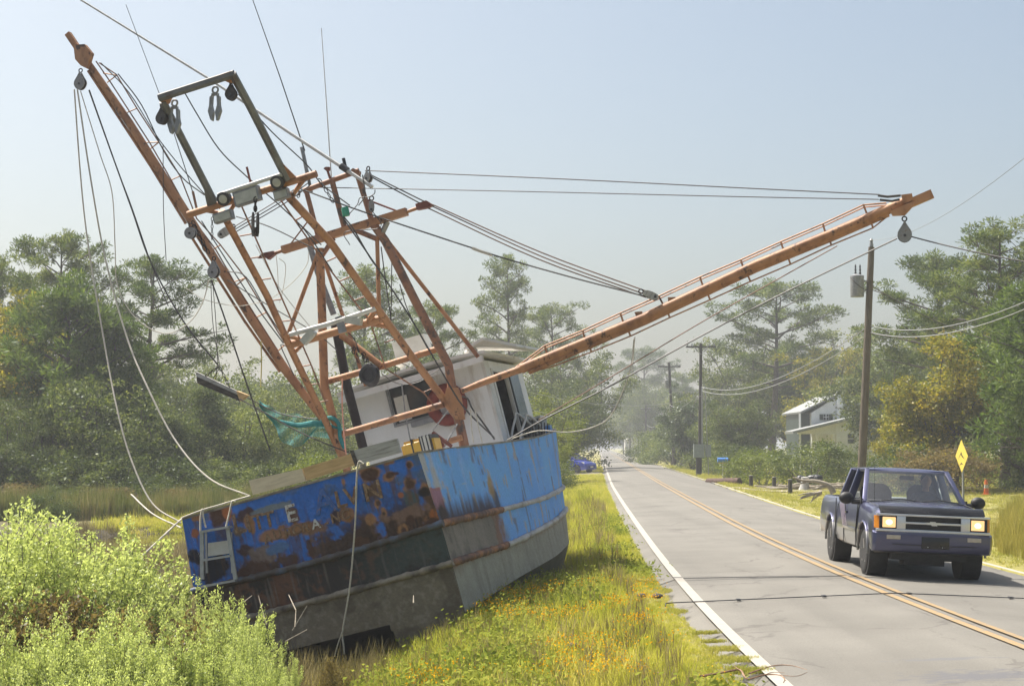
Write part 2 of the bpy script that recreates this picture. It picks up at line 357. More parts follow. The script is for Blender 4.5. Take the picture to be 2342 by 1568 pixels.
XX, YY = np.meshgrid(gx, gy, indexing='ij'); ZZ = groundz(XX, YY); nx, ny = XX.shape
I = np.arange(nx * ny).reshape(nx, ny); Q = np.stack([I[:-1, :-1], I[1:, :-1], I[1:, 1:], I[:-1, 1:]], -1).reshape(-1, 4)
def ground_material():
    m, n, o = nodes('grassy_ground'); L = n.links.new
    g = N(n, 'ShaderNodeNewGeometry'); t1 = N(n, 'ShaderNodeTexNoise', Scale=.35, Detail=5.0); t2 = N(n, 'ShaderNodeTexNoise', Scale=9.0, Detail=6.0, Roughness=.7)
    L(g.outputs['Position'], t1.inputs['Vector']); L(g.outputs['Position'], t2.inputs['Vector'])
    r1 = ramp(n, [(.3, (.22, .19, .05)), (.5, (.30, .27, .06)), (.7, (.22, .235, .05))]); L(t1.outputs['Fac'], r1.inputs[0])
    r2 = ramp(n, [(.3, (.12, .10, .035)), (.55, (.25, .225, .06)), (.75, (.34, .29, .11))]); L(t2.outputs['Fac'], r2.inputs[0])
    mx = N(n, 'ShaderNodeMix', data_type='RGBA'); mx.inputs[0].default_value = .5; L(r1.outputs[0], mx.inputs[6]); L(r2.outputs[0], mx.inputs[7])
    at = N(n, 'ShaderNodeAttribute', attribute_name='mud'); mx2 = N(n, 'ShaderNodeMix', data_type='RGBA'); L(at.outputs['Fac'], mx2.inputs[0]); L(mx.outputs[2], mx2.inputs[6]); mx2.inputs[7].default_value = (.045, .036, .026, 1)
    b = N(n, 'ShaderNodeBsdfPrincipled', Roughness=.95); L(mx2.outputs[2], b.inputs['Base Color'])
    bp = N(n, 'ShaderNodeBump', Strength=.9, Distance=.05); L(t2.outputs['Fac'], bp.inputs['Height']); L(bp.outputs[0], b.inputs['Normal'])
    L(b.outputs[0], o.inputs[0]); return m
mud = (sstep(-.62, -.85, ZZ) * (XX < 3) * sstep(75, 60, YY)).ravel()
obj('ground', fast_mesh('ground', np.stack([XX, YY, ZZ], -1).reshape(-1, 3), Q, ground_material(), attrs={'mud': mud}, smooth=True), kind='structure')
# road
def road_material():
    m, n, o = nodes('old_pale_asphalt'); L = n.links.new
    g = N(n, 'ShaderNodeNewGeometry'); P_ = g.outputs['Position']
    t1 = N(n, 'ShaderNodeTexNoise', Scale=.5, Detail=4.0); t2 = N(n, 'ShaderNodeTexNoise', Scale=60.0, Detail=3.0, Roughness=.7)
    L(P_, t1.inputs['Vector']); L(P_, t2.inputs['Vector'])
    r1 = ramp(n, [(.3, (.14, .131, .114)), (.55, (.168, .158, .138)), (.75, (.187, .176, .153))]); L(t1.outputs['Fac'], r1.inputs[0])
    r2 = ramp(n, [(.25, .72), (.5, 1.0), (.8, 1.16)]); L(t2.outputs['Fac'], r2.inputs[0])
    mu = N(n, 'ShaderNodeMix', data_type='RGBA', blend_type='MULTIPLY'); mu.inputs[0].default_value = 1; L(r1.outputs[0], mu.inputs[6]); L(r2.outputs[0], mu.inputs[7])
    col = mu.outputs[2]
    # wheel-track streaks along the lane
    mpx = N(n, 'ShaderNodeMapping'); mpx.inputs['Scale'].default_value = (1.6, .03, 1); L(P_, mpx.inputs[0])
    t5 = N(n, 'ShaderNodeTexNoise', Scale=1.0, Detail=3.0); L(mpx.outputs[0], t5.inputs['Vector']); r5 = ramp(n, [(.3, .9), (.6, 1.06)]); L(t5.outputs['Fac'], r5.inputs[0])
    mv = N(n, 'ShaderNodeMix', data_type='RGBA', blend_type='MULTIPLY'); mv.inputs[0].default_value = 1; L(col, mv.inputs[6]); L(r5.outputs[0], mv.inputs[7]); col = mv.outputs[2]
    # cracks
    wn = N(n, 'ShaderNodeTexNoise', Scale=3.0, Detail=3.0); L(P_, wn.inputs['Vector']); av = N(n, 'ShaderNodeVectorMath', operation='MULTIPLY_ADD'); L(wn.outputs['Color'], av.inputs[0]); av.inputs[1].default_value = (.5, .5, 0); L(P_, av.inputs[2])
    mp = N(n, 'ShaderNodeMapping'); mp.inputs['Scale'].default_value = (1, .5, 1); L(av.outputs[0], mp.inputs[0])
    vo = N(n, 'ShaderNodeTexVoronoi', Scale=.75, feature='DISTANCE_TO_EDGE'); L(mp.outputs[0], vo.inputs['Vector'])
    cr = ramp(n, [(0, 1.0), (.012, .9), (.019, 0.0)]); L(vo.outputs['Distance'], cr.inputs[0])
    tm = N(n, 'ShaderNodeTexNoise', Scale=.45, Detail=6.0, Roughness=.75); L(P_, tm.inputs['Vector']); rm = ramp(n, [(.46, 0.0), (.56, 1.0)]); L(tm.outputs['Fac'], rm.inputs[0])
    mm = N(n, 'ShaderNodeMath', operation='MULTIPLY'); L(cr.outputs[0], mm.inputs[0]); L(rm.outputs[0], mm.inputs[1]); m2 = N(n, 'ShaderNodeMath', operation='MULTIPLY'); L(mm.outputs[0], m2.inputs[0]); m2.inputs[1].default_value = .5
    mc = N(n, 'ShaderNodeMix', data_type='RGBA'); L(m2.outputs[0], mc.inputs[0]); L(col, mc.inputs[6]); mc.inputs[7].default_value = (.07, .062, .055, 1); col = mc.outputs[2]
    # ragged darker patches mixed into the asphalt colour
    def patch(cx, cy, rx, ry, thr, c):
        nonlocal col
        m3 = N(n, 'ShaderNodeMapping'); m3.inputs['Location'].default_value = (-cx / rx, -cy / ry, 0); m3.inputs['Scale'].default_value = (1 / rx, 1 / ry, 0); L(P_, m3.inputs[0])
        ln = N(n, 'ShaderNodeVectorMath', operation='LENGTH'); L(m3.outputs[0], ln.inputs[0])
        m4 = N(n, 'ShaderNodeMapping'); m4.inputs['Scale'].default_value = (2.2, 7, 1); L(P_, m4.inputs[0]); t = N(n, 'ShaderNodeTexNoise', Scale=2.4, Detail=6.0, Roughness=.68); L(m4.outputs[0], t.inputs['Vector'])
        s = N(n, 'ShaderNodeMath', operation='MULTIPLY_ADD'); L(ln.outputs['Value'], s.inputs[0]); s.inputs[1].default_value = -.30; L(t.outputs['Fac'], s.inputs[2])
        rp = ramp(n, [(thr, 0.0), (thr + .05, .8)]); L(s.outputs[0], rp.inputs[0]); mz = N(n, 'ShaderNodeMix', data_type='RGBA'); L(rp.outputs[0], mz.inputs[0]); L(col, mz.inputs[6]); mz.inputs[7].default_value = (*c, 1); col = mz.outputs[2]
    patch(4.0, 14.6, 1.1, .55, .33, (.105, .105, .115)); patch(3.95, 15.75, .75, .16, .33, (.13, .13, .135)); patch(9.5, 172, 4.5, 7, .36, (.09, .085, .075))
    b = N(n, 'ShaderNodeBsdfPrincipled', Roughness=.82); b.inputs['Specular IOR Level'].default_value = .35; L(col, b.inputs['Base Color'])
    bp = N(n, 'ShaderNodeBump', Strength=.35, Distance=.004); L(t2.outputs['Fac'], bp.inputs['Height']); L(bp.outputs[0], b.inputs['Normal'])
    L(b.outputs[0], o.inputs[0]); return m
rD = _axis([(0, 60, .5), (60, 200, 2), (200, 600, 10), (600, 1580, 50)])
ws = np.linspace(0, 1, 17)
a, b_ = EL(rD), ER(rD); RX = a[:, None] + (b_ - a)[:, None] * ws[None, :]; RY = np.repeat(rD[:, None], 17, 1)
RZ = roadz(RX, RY) + (fbm(RX * .8, RY * .3, 9, 3) - .5) * .014; RZ[:, 0] -= .12; RZ[:, -1] -= .12
RX2 = RX.copy(); RX2[:, 0] += .005
nI = np.arange(RX.size).reshape(RX.shape); Q = np.stack([nI[:-1, :-1], nI[:-1, 1:], nI[1:, 1:], nI[1:, :-1]], -1).reshape(-1, 4)
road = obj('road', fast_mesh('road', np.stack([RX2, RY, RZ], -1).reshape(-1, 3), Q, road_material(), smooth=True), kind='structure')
def paint_mat(name, c1, c2, thr):
    m, n, o = nodes(name); L = n.links.new; g = N(n, 'ShaderNodeNewGeometry'); t = N(n, 'ShaderNodeTexNoise', Scale=9.0, Detail=8.0, Roughness=.75); L(g.outputs['Position'], t.inputs['Vector'])
    r = ramp(n, [(thr - .12, (.19, .178, .155)), (thr, c1), (.8, c2)]); L(t.outputs['Fac'], r.inputs[0]); b = N(n, 'ShaderNodeBsdfPrincipled', Roughness=.7); L(r.outputs[0], b.inputs['Base Color']); L(b.outputs[0], o.inputs[0]); return m
M['wline'] = paint_mat('worn_white_road_paint', (.34, .315, .27), (.42, .395, .34), .41)
M['yline'] = paint_mat('worn_yellow_road_paint', (.30, .20, .09), (.35, .24, .115), .49)
def stripe(name, fx, wd, mat, d0=0, d1=500):
    D = rD[(rD >= d0) & (rD <= d1)]; cx = fx(D); Vv = []
    for k in (-1, 0, 1):
        x = cx + k * wd / 2; Vv.append(np.stack([x, D, roadz(x, D) + .0115], -1))
    V = np.stack(Vv, 1); n3 = np.arange(V.shape[0] * 3).reshape(-1, 3); Q = np.stack([n3[:-1, :-1], n3[:-1, 1:], n3[1:, 1:], n3[1:, :-1]], -1).reshape(-1, 4)
    return obj(name, fast_mesh(name, V.reshape(-1, 3), Q, mat, smooth=True), road)
stripe('edge_line', rl, .13, M['wline']); stripe('edge_line', rr, .12, M['wline'], 0, 420)
stripe('centre_line', lambda D: rc(D) - .085, .09, M['yline']); stripe('centre_line', lambda D: rc(D) + .125, .09, M['yline'])
# side track where the blue car waits, and the gravel drive by the mailbox
def flat_path(name, pts, mat, dz=.02):
    V = np.array([(x, y, gz(x, y) + dz) for x, y in pts]); g = Geo(); g.add(V, [tuple(range(len(V)))]); return g.build(name, mat, kind='structure', smooth=0)
M['gravel'] = pm('pale_gravel', [(.3, (.22, .19, .14)), (.7, (.36, .32, .25))], 3, .9, bump=.6, bscale=40, coord='Object')
def drive(name, x0, y0, x1, y1, wd):
    g = Geo(); n = 20; a = Vector((x0, y0)); b = Vector((x1, y1)); t = (b - a).normalized(); p = Vector((-t.y, t.x)); vs = []; fs = []
    for i in range(n + 1):
        c = a.lerp(b, i / n); k = wd / 2 * (1 + .5 * max(0, 1 - i / 3))
        for s in (-1, -.5, 0, .5, 1):
            q = c + p * k * s; vs.append((q.x, q.y, max(gz(q.x, q.y), -.34) + .03))
    for i in range(n):
        for j in range(4): fs.append((i * 5 + j, i * 5 + j + 1, i * 5 + j + 6, i * 5 + j + 5))
    g.add(vs, fs); return g.build(name, M['gravel'], kind='structure')
drive('track', float(EL(131.)) + .6, 131, -16, 134, 5.0)
drive('track', float(ER(84.)) - .3, 84, 26, 90, 3.2)
# creek water
m, n, o = nodes('brown_creek_water'); L_ = n.links.new
b = N(n, 'ShaderNodeBsdfPrincipled', Roughness=.06); b.inputs['Base Color'].default_value = (.045, .036, .018, 1)
g_ = N(n, 'ShaderNodeNewGeometry'); t = N(n, 'ShaderNodeTexNoise', Scale=3.0, Detail=3.0); L_(g_.outputs['Position'], t.inputs['Vector']); bp = N(n, 'ShaderNodeBump', Strength=.12, Distance=.03); L_(t.outputs['Fac'], bp.inputs['Height']); L_(bp.outputs[0], b.inputs['Normal']); L_(b.outputs[0], o.inputs[0])
g = Geo(); g.add([(-24, 40, -1.0), (-2, 40, -1.0), (-2, 61, -1.0), (-24, 61, -1.0)], [(0, 1, 2, 3)]); g.build('water', m, kind='structure', smooth=0)
# ---------------------------------------------------------------- summer haze
m, n, o = nodes('haze_air'); v = N(n, 'ShaderNodeVolumePrincipled', Density=.0008, Anisotropy=.25); v.inputs['Color'].default_value = (.93, .96, 1.0, 1); n.links.new(v.outputs[0], o.inputs['Volume'])
g = Geo(); g.box((0, 765, 11.5), (3100, 1720, 29)); hz = g.build('haze', m, kind='stuff', smooth=0)
# ---------------------------------------------------------------- vegetation meshes
rng = np.random.default_rng(7)
def rot_frames(n, up_bias=0.0, rg=rng):
    """random orthonormal frames: a (length direction), b (width direction)"""
    a = rg.normal(size=(n, 3)); a[:, 2] += up_bias; a /= np.linalg.norm(a, axis=1)[:, None]
    c = rg.normal(size=(n, 3)); b = np.cross(a, c); b /= np.linalg.norm(b, axis=1)[:, None] + 1e-9
    return a, b
def leaf_quads(C, a, b, ln, wd):
    """diamond-ish leaves: base, side, tip, side"""
    ln = np.asarray(ln).reshape(-1, 1); wd = np.asarray(wd).reshape(-1, 1)
    V = np.stack([C - a * ln * .5, C + b * wd * .5 - a * ln * .05, C + a * ln * .5, C - b * wd * .5 - a * ln * .05], 1)
    return V.reshape(-1, 3), np.arange(len(C) * 4).reshape(-1, 4)
def limb(g, p0, p1, r0, r1, bend=.15, n=5, rs=random):
    p0 = Vector(p0); p1 = Vector(p1); d = (p1 - p0).length; pts = []
    off = Vector((rs.uniform(-1, 1), rs.uniform(-1, 1), rs.uniform(-.3, .6))) * bend * d
    for i in range(n + 1):
        t = i / n; pts.append(p0.lerp(p1, t) + off * math.sin(math.pi * t))
    g.tube(pts, [r0 + (r1 - r0) * (i / n) for i in range(n + 1)], 6 if r0 > .06 else 4, False); return pts
def pine(seed, H=14.0, base=.42, spread=2.6, nl=34, lean=0.0, per=105):
    rs = random.Random(seed); rg = np.random.default_rng(seed); g = Geo(); n = 10
    tr = [Vector((lean * t * H * .1 + .12 * math.sin(t * 5 + seed), .10 * math.cos(t * 4 + seed), t * H)) for t in [i / n for i in range(n + 1)]]
    g.tube(tr, [.0165 * H * (1 - .88 * i / n) for i in range(n + 1)], 8, False); C = []
    def at(t):
        k = min(int(t * n), n - 1); return tr[k].lerp(tr[k + 1], t * n - k)
    for i in range(nl):
        t = base + (1 - base) * ((i + rs.random()) / nl); az = i * 2.4 + rs.uniform(-.5, .5); u = (t - base) / (1 - base)
        ln = spread * (math.sin(math.pi * min(1, .28 + u * .72)) ** .8) * rs.uniform(.55, 1.15) + .25
        p0 = at(t); up = rs.uniform(.05, .5) + .5 * u; p1 = p0 + Vector((math.cos(az) * ln, math.sin(az) * ln, ln * up))
        pts = limb(g, p0, p1, .03 + .02 * ln * (1.1 - u), .012, .12, 4, rs)
        m = 3 + int(ln * 2.0)
        for k in range(m):
            q = pts[0].lerp(pts[-1], .42 + .6 * (k + rs.random() * .6) / m) + Vector((rs.gauss(0, .28), rs.gauss(0, .28), rs.gauss(.10, .30)))
            C.append((q, rs.uniform(.28, .54)))
            if rs.random() < .45: g.tube([pts[2], q], [.02, .008], 4, False)
    C.append((tr[-1], .45)); V = []; Qs = []; o = 0
    for q, r in C:
        k = int(per * (r / .45) ** 2); d = rg.normal(size=(k, 3)); d /= np.linalg.norm(d, axis=1)[:, None]; rad = r * rg.random(k) ** .45
        P0 = np.array(q) + d * rad[:, None] * np.array([1.1, 1.1, .78]); a = d + rg.normal(size=(k, 3)) * .35 + np.array([0, 0, .35]); a /= np.linalg.norm(a, axis=1)[:, None]
        b = np.cross(a, rg.normal(size=(k, 3))); b /= np.linalg.norm(b, axis=1)[:, None]
        v, qq = leaf_quads(P0, a, b, rg.uniform(.17, .32, k), rg.uniform(.04, .07, k)); V.append(v); Qs.append(qq + o); o += len(v)
    return g, np.concatenate(V), np.concatenate(Qs)
def broad(seed, H=9.0, W=3.4, base=.22, nl=9, per=70, leaf=.12, clump=.5, gaps=.8):
    rs = random.Random(seed); rg = np.random.default_rng(seed); g = Geo(); C = []
    fork = H * base; tr = [Vector((0, 0, 0)), Vector((rs.uniform(-.1, .1), rs.uniform(-.1, .1), fork * .5)), Vector((rs.uniform(-.2, .2), rs.uniform(-.2, .2), fork))]
    top = Vector((rs.uniform(-.3, .3), rs.uniform(-.3, .3), H * .8)); trs = spline(tr + [top], 4)
    g.tube(trs, [.024 * H * (1 - .85 * i / (len(trs) - 1)) for i in range(len(trs))], 8, False)
    for i in range(nl):
        az = i * 2.399 + rs.uniform(-.4, .4); t = rs.random(); p0 = trs[5 + int(t * (len(trs) - 7))] if len(trs) > 7 else tr[2]
        hh = fork + (H - fork) * rs.uniform(.25, 1.0); k = (hh - fork) / (H - fork); ww = W * math.sqrt(max(.08, 1 - (k * 1.25 - .45) ** 2 * 1.1)) * rs.uniform(.65, 1.05)
        p1 = Vector((math.cos(az) * ww, math.sin(az) * ww, hh)); pts = limb(g, p0, p1, .013 * H * (1 - .5 * k), .015, .16, 5, rs)
        for j in range(7):
            s = rs.uniform(.35, 1.05); q = pts[0].lerp(pts[-1], s) + Vector((rs.gauss(0, .55), rs.gauss(0, .55), rs.gauss(.15, .45))) * (W / 3.4)
            if rs.random() < .6: limb(g, pts[min(5, int(s * 5))], q, .022, .006, .1, 3, rs)
            for _ in range(2): C.append((q + Vector((rs.gauss(0, .4), rs.gauss(0, .4), rs.gauss(0, .3))), clump * rs.uniform(.6, 1.25)))
    V = []; Qs = []; o = 0
    for q, r in C:
        k = int(per * (r / .5) ** 2); P0 = np.array(q) + rg.normal(size=(k, 3)) * r * np.array([.52, .52, .36]); P0[:, 2] = np.maximum(P0[:, 2], .15)
        a, b = rot_frames(k, -.3, rg); v, qq = leaf_quads(P0, a, b, rg.uniform(.7, 1.3, k) * leaf, rg.uniform(.45, .8, k) * leaf); V.append(v); Qs.append(qq + o); o += len(v)
    return g, np.concatenate(V), np.concatenate(Qs)
def shrub(seed, H=2.6, W=1.9, n=9000, leaf=.085, cone=False, nst=9):
    rs = random.Random(seed); rg = np.random.default_rng(seed); g = Geo(); C = []
    for i in range(nst):
        az = i * 2.399; r = W * (.15 + .7 * rs.random()); hh = H * rs.uniform(.55, 1.0)
        if cone: r *= .35; hh = H * rs.uniform(.7, 1)
        limb(g, (rs.uniform(-.2, .2), rs.uniform(-.2, .2), 0), (math.cos(az) * r, math.sin(az) * r, hh * .85), .03, .008, .12, 4, rs)
    k = 60
    for i in range(k):
        az = rs.random() * 6.283; u = rs.random() ** .8
        if cone: rad = W * (1 - u) ** .75 * (.55 + .5 * rs.random()); z = .1 + u * H
        else: rad = W * math.sqrt(max(.05, 1 - (u * 1.15 - .25) ** 2)) * (.35 + .65 * rs.random() ** .5); z = .15 + u * (H - .15) * rs.uniform(.8, 1.02)
        C.append((math.cos(az) * rad, math.sin(az) * rad, z, rs.uniform(.18, .42) * W / 1.9))
    C = np.array(C); idx = rg.integers(0, k, n); r = C[idx, 3:4]
    P0 = C[idx, :3] + rg.normal(size=(n, 3)) * r * np.array([.75, .75, .6]); P0[:, 2] = np.abs(P0[:, 2]) + .02
    a, b = rot_frames(n, .2, rg); v, q = leaf_quads(P0, a, b, rg.uniform(.7, 1.4, n) * leaf, rg.uniform(.35, .75, n) * leaf); return g, v, q
def plume_bush(seed, H=2.2, W=1.0, nst=46, per=440):
    """upright feathery saltbush: stems with small leaves and pale flowering tips"""
    rs = random.Random(seed); rg = np.random.default_rng(seed); g = Geo(); V = []; Qs = []; T = []; o = 0
    for i in range(nst):
        az = i * 2.399; rr_ = math.sqrt((i + .5) / nst) * W; x, y = math.cos(az) * rr_, math.sin(az) * rr_
        h = H * rs.uniform(.68, 1.04) * (1 - .30 * (rr_ / W) ** 2); b0 = Vector((x * .25, y * .25, 0)); t0 = Vector((x + rs.gauss(0, .08), y + rs.gauss(0, .08), h))
        pts = limb(g, b0, t0, .009, .003, .08, 4, rs); k = per; s = rg.beta(1.9, 1.15, k); s = np.clip(s, .12, 1)
        ii = np.clip((s * (len(pts) - 1)).astype(int), 0, len(pts) - 2); pa = np.array([tuple(q) for q in pts]); fr = (s * (len(pts) - 1) - ii)[:, None]
        c = pa[ii] * (1 - fr) + pa[ii + 1] * fr; wdt = .20 * np.sin(np.pi * np.clip(.16 + .84 * s, 0, 1)) ** .7 + .02
        nb = 9; baz = rg.random(nb) * 6.283; w_ = rg.integers(0, nb, k); off = np.stack([np.cos(baz[w_]), np.sin(baz[w_]), np.full(k, .9)], 1)
        c = c + off * (wdt * rg.random(k) ** .6)[:, None] + rg.normal(size=(k, 3)) * .022
        a, b = rot_frames(k, 1.1, rg); v, q = leaf_quads(c, a, b, rg.uniform(.03, .06, k) * (1.15 - .35 * s), rg.uniform(.015, .03, k)); V.append(v); Qs.append(q + o); o += len(v)
        T.append(np.repeat(np.clip((s - .52) * 2.0 + rg.normal(size=k) * .15, 0, 1), 4))
    for i in range(40):
        az = rs.random() * 6.283; r0 = rs.random() * W; q = Vector((math.cos(az) * r0 * .5, math.sin(az) * r0 * .5, H * rs.uniform(.15, .5))); limb(g, q, q + Vector((rs.gauss(0, .25), rs.gauss(0, .25), rs.uniform(.15, .6))), .006, .002, .15, 3, rs)
    return g, np.concatenate(V), np.concatenate(Qs), np.concatenate(T)
LM = {
 'pine': leafmat('pine_needles', (0.043, 0.070, 0.022), (0.094, 0.130, 0.036), (0.264, 0.288, 0.084), .3, .3),
 'pine_young': leafmat('young_pine_needles', (0.048, 0.078, 0.022), (0.108, 0.156, 0.036), (0.252, 0.300, 0.084), .32, .3),
 'oak': leafmat('oak_leaves', (0.048, 0.070, 0.022), (0.102, 0.130, 0.036), (0.300, 0.312, 0.096), .3, .5),
 'mag': leafmat('glossy_leaves', (.032, .052, .018), (.062, .09, .028), (.17, .19, .07), .25, 1.0),
 'gum': leafmat('yellowing_leaves', (0.096, 0.114, 0.022), (0.204, 0.198, 0.036), (0.456, 0.348, 0.072), .42, .4),
 'myrtle': leafmat('myrtle_leaves', (0.050, 0.074, 0.022), (0.110, 0.142, 0.036), (0.324, 0.348, 0.108), .3, .4),
 'yel': leafmat('yellow_green_leaves', (.085, .115, .02), (.155, .185, .035), (.235, .24, .06), .42, .4),
 'cedar': leafmat('cedar_foliage', (0.042, 0.066, 0.026), (0.084, 0.114, 0.041), (0.228, 0.252, 0.084), .25, .2),
 'salt': leafmat('saltbush_leaves', (.07, .10, .028), (.22, .265, .07), (.40, .43, .16), .45, .6, 1.2, tip=(.50, .55, .21)),
 'weed': leafmat('dry_weed_leaves', (.10, .075, .035), (.19, .15, .06), (.28, .23, .09), .35, .3),
}
def mk(nm, gen, lm, bark='bark'):
    g, v, q = gen[:3]; at = {'tip': gen[3]} if len(gen) > 3 else None
    return (nm, g.mesh('trunk', M[bark], 60), fast_mesh('crown', v, q, LM[lm], attrs=at))
TK = {}
for i in range(4): TK['pine%d' % i] = mk('pine_tree', pine(11 + i, 14.0, (.5, .44, .52, .34)[i], (3.2, 3.6, 2.6, 3.2)[i], (24, 28, 22, 36)[i], (0, .3, -.2, .1)[i]), 'pine')
for i in range(2): TK['young%d' % i] = mk('pine_tree', pine(31 + i, 8.0, .22, 1.9, 44, 0, 100), 'pine_young')
for i in range(3): TK['oak%d' % i] = mk('oak_tree', broad(41 + i, 9.0, (3.6, 3.0, 4.2)[i], (.16, .2, .12)[i], 18, 92, .155, .58), 'oak')
for i in range(2): TK['gum%d' % i] = mk('sweetgum_tree', broad(51 + i, 9.0, (3.0, 3.4)[i], .1, 17, 84, .17, .56), 'gum')
for i in range(2): TK['myrtle%d' % i] = mk('leafy_tree', broad(61 + i, 6.0, 2.4, .08, 16, 92, .13, .54), 'myrtle')
TK['mag0'] = mk('magnolia_tree', broad(71, 9.0, 3.0, .06, 18, 80, .19, .55), 'mag')
TK['yel0'] = mk('leafy_tree', broad(72, 6.0, 2.3, .08, 16, 92, .13, .54), 'yel')
for i in range(2): TK['cedar%d' % i] = mk('cedar_tree', shrub(81 + i, 6.0, 2.2, 15000, .12, True), 'cedar')
for i in range(2): TK['shrub%d' % i] = mk('shrub', shrub(85 + i, 2.6, 1.9, 9000, .10), 'myrtle')
TK['shruby'] = mk('shrub', shrub(88, 2.4, 2.0, 9000, .10), 'yel')
TK['shrubd'] = mk('shrub', shrub(89, 2.2, 1.7, 8000, .09), 'weed')
for i in range(3): TK['salt%d' % i] = mk('saltbush', plume_bush(91 + i, 2.2, (.85, 1.0, .75)[i], (44, 52, 36)[i]), 'salt')
RS = random.Random(5)
def plant(kind, u, D, top=None, h=None, base=None, rz=None, wx=1.0, label=None, group=None, cat=None, sink=.15, x=None):
    """one plant: at picture column u and distance D on the ground, its top at picture row top"""
    nm, tr, cr = TK[kind]; X = (u - CX) / F * D if x is None else x; z0 = gz(X, D) - sink; H0 = {'pine': 14.3, 'youn': 8.3, 'oak': 9.2, 'gum': 9.2, 'myrt': 6.2, 'mag': 9.2, 'mag0': 9.2, 'yel0': 6.2, 'ceda': 6.1, 'shru': 2.7, 'salt': 2.25}
    H0 = next(v for k, v in H0.items() if kind.startswith(k))
    hh = (P(u, top, D).z - z0) if top is not None else h
    s = hh / H0; r = thing(nm, label, cat or ('shrub' if nm in ('shrub', 'saltbush') else 'tree'), (X, D, z0), group)
    r.rotation_euler = (0, 0, RS.uniform(0, 6.28) if rz is None else rz); r.scale = (s * wx, s * wx, s)
    obj('trunk' if nm not in ('shrub', 'saltbush') else 'stem', tr, r); obj('crown' if nm not in ('shrub', 'saltbush') else 'foliage', cr, r); return r
# left bank
LG = 'trees behind the marsh'; 
plant('pine1', 150, 93, 548, label='tall dark pine with a wide flat crown behind the young green pine', wx=1.12)
plant('pine0', 345, 83, 600, label='tall leaning pine with long low limbs reaching toward the grounded boat', wx=1.25, rz=2.2)
plant('young0', 160, 76, 655, label='young bright green pine with a bare lower trunk at the marsh edge', wx=1.15)
plant('young1', 262, 77, 735, label='smaller bright green pine crowding beside the young pine', wx=1.1)
plant('pine3', -20, 87, 610, label='dark pine cut off by the picture edge over yellowing leaves', wx=1.0)
plant('gum0', 40, 79, 690, label='yellowing leafy tree growing in front of the dark pines')
plant('gum1', -40, 78, 760, label='yellowing leafy tree at the far end of the marsh bank', wx=1.2)
plant('myrtle0', 225, 72, 850, label='grey green leafy tree beneath the leaning pine', wx=1.1)
plant('myrtle1', 330, 74, 890, label='dark leafy tree behind the two sagging pale ropes', wx=1.2)
plant('oak0', 95, 73, 880, label='low dark leafy tree over the reed bed', wx=1.15)
plant('oak1', 20, 70, 930, label='dark rounded tree at the left end of the reed bed', wx=1.1)
plant('cedar0', 470, 76, 900, label='broad dark cedar standing behind the stern of the boat', wx=1.25)
plant('cedar1', 390, 73, 950, label='smaller dark cedar beside the sagging ropes', wx=1.2)
plant('myrtle0', 560, 77, 930, label='dark leafy tree under the hanging trawl board', wx=1.3)
plant('myrtle1', 655, 81, 960, label='dark leafy tree behind the teal net', wx=1.3)
plant('oak2', 700, 89, 880, label='broad dark oak behind the boat rigging', wx=1.15)
for i, (u, D, t, k) in enumerate([(540, 118, 838, 'oak0'), (610, 125, 850, 'oak1'), (680, 130, 845, 'oak2'), (480, 110, 830, 'myrtle0'), (400, 105, 800, 'oak1'), (735, 122, 820, 'myrtle1'), (580, 105, 890, 'myrtle1'), (300, 100, 780, 'oak2'), (80, 100, 760, 'oak0'), (200, 105, 740, 'oak1')]):
    plant(k, u, D, t, label='hazy grey green tree in the far wood behind the marsh', group='far wood behind the marsh', wx=1.2)
for i, (u, D, t, k) in enumerate([(40, 70, 1020, 'shrub0'), (120, 71, 1035, 'shrub1'), (200, 70, 1030, 'shrub0'), (290, 71, 1020, 'shrub1'), (370, 71, 1040, 'shrub0'), (450, 73, 1050, 'shrub1'), (530, 73, 1055, 'shrub0'), (610, 76, 1040, 'shrub1'), (690, 75, 1030, 'shrub0')]):
    plant(k, u, D, t, label='dark leafy undergrowth bush behind the reed bed', group='undergrowth behind the reeds', wx=1.5)
plant('shruby', 725, 70, 1030, label='bright green bush seen between the rusty legs and the timber boards', wx=.8)
# behind the cabin and the boom
plant('pine2', 830, 112, 622, label='pine crown seen through the boat rigging', wx=1.15)
plant('pine1', 985, 118, 700, label='thin branched pine behind the cabin roof', wx=1.0)
plant('oak1', 920, 100, 790, label='grey green oak behind the wheelhouse', wx=1.1)
plant('oak2', 1020, 108, 790, label='dark oak behind the wheelhouse corner', wx=1.0)
plant('pine2', 1165, 150, 598, label='tall thin pine standing alone behind the starboard boom', wx=.85, rz=1.0)
plant('pine0', 1262, 160, 705, label='lower broad pine under the starboard boom', wx=1.15)
plant('oak0', 1180, 140, 835, label='dark oak under the middle of the boom', wx=1.2)
plant('oak2', 1288, 156, 765, label='large dark oak overhanging the road beyond the blue car', wx=1.0)
plant('oak1', 1290, 138, 850, label='dark leafy oak behind the blue car', wx=1.2)
plant('oak0', 1305, 215, 850, label='oak limb reaching over the far road', wx=1.1)
plant('yel0', 1235, 100, 905, label='bright yellow green tree just beyond the bow rail', wx=1.15)
plant('yel0', 1258, 94, 985, label='low yellow green bush between the bow and the blue car', wx=1.0)
plant('shrub1', 1250, 88, 1040, label='dull green bush at the end of the bow', wx=1.1)
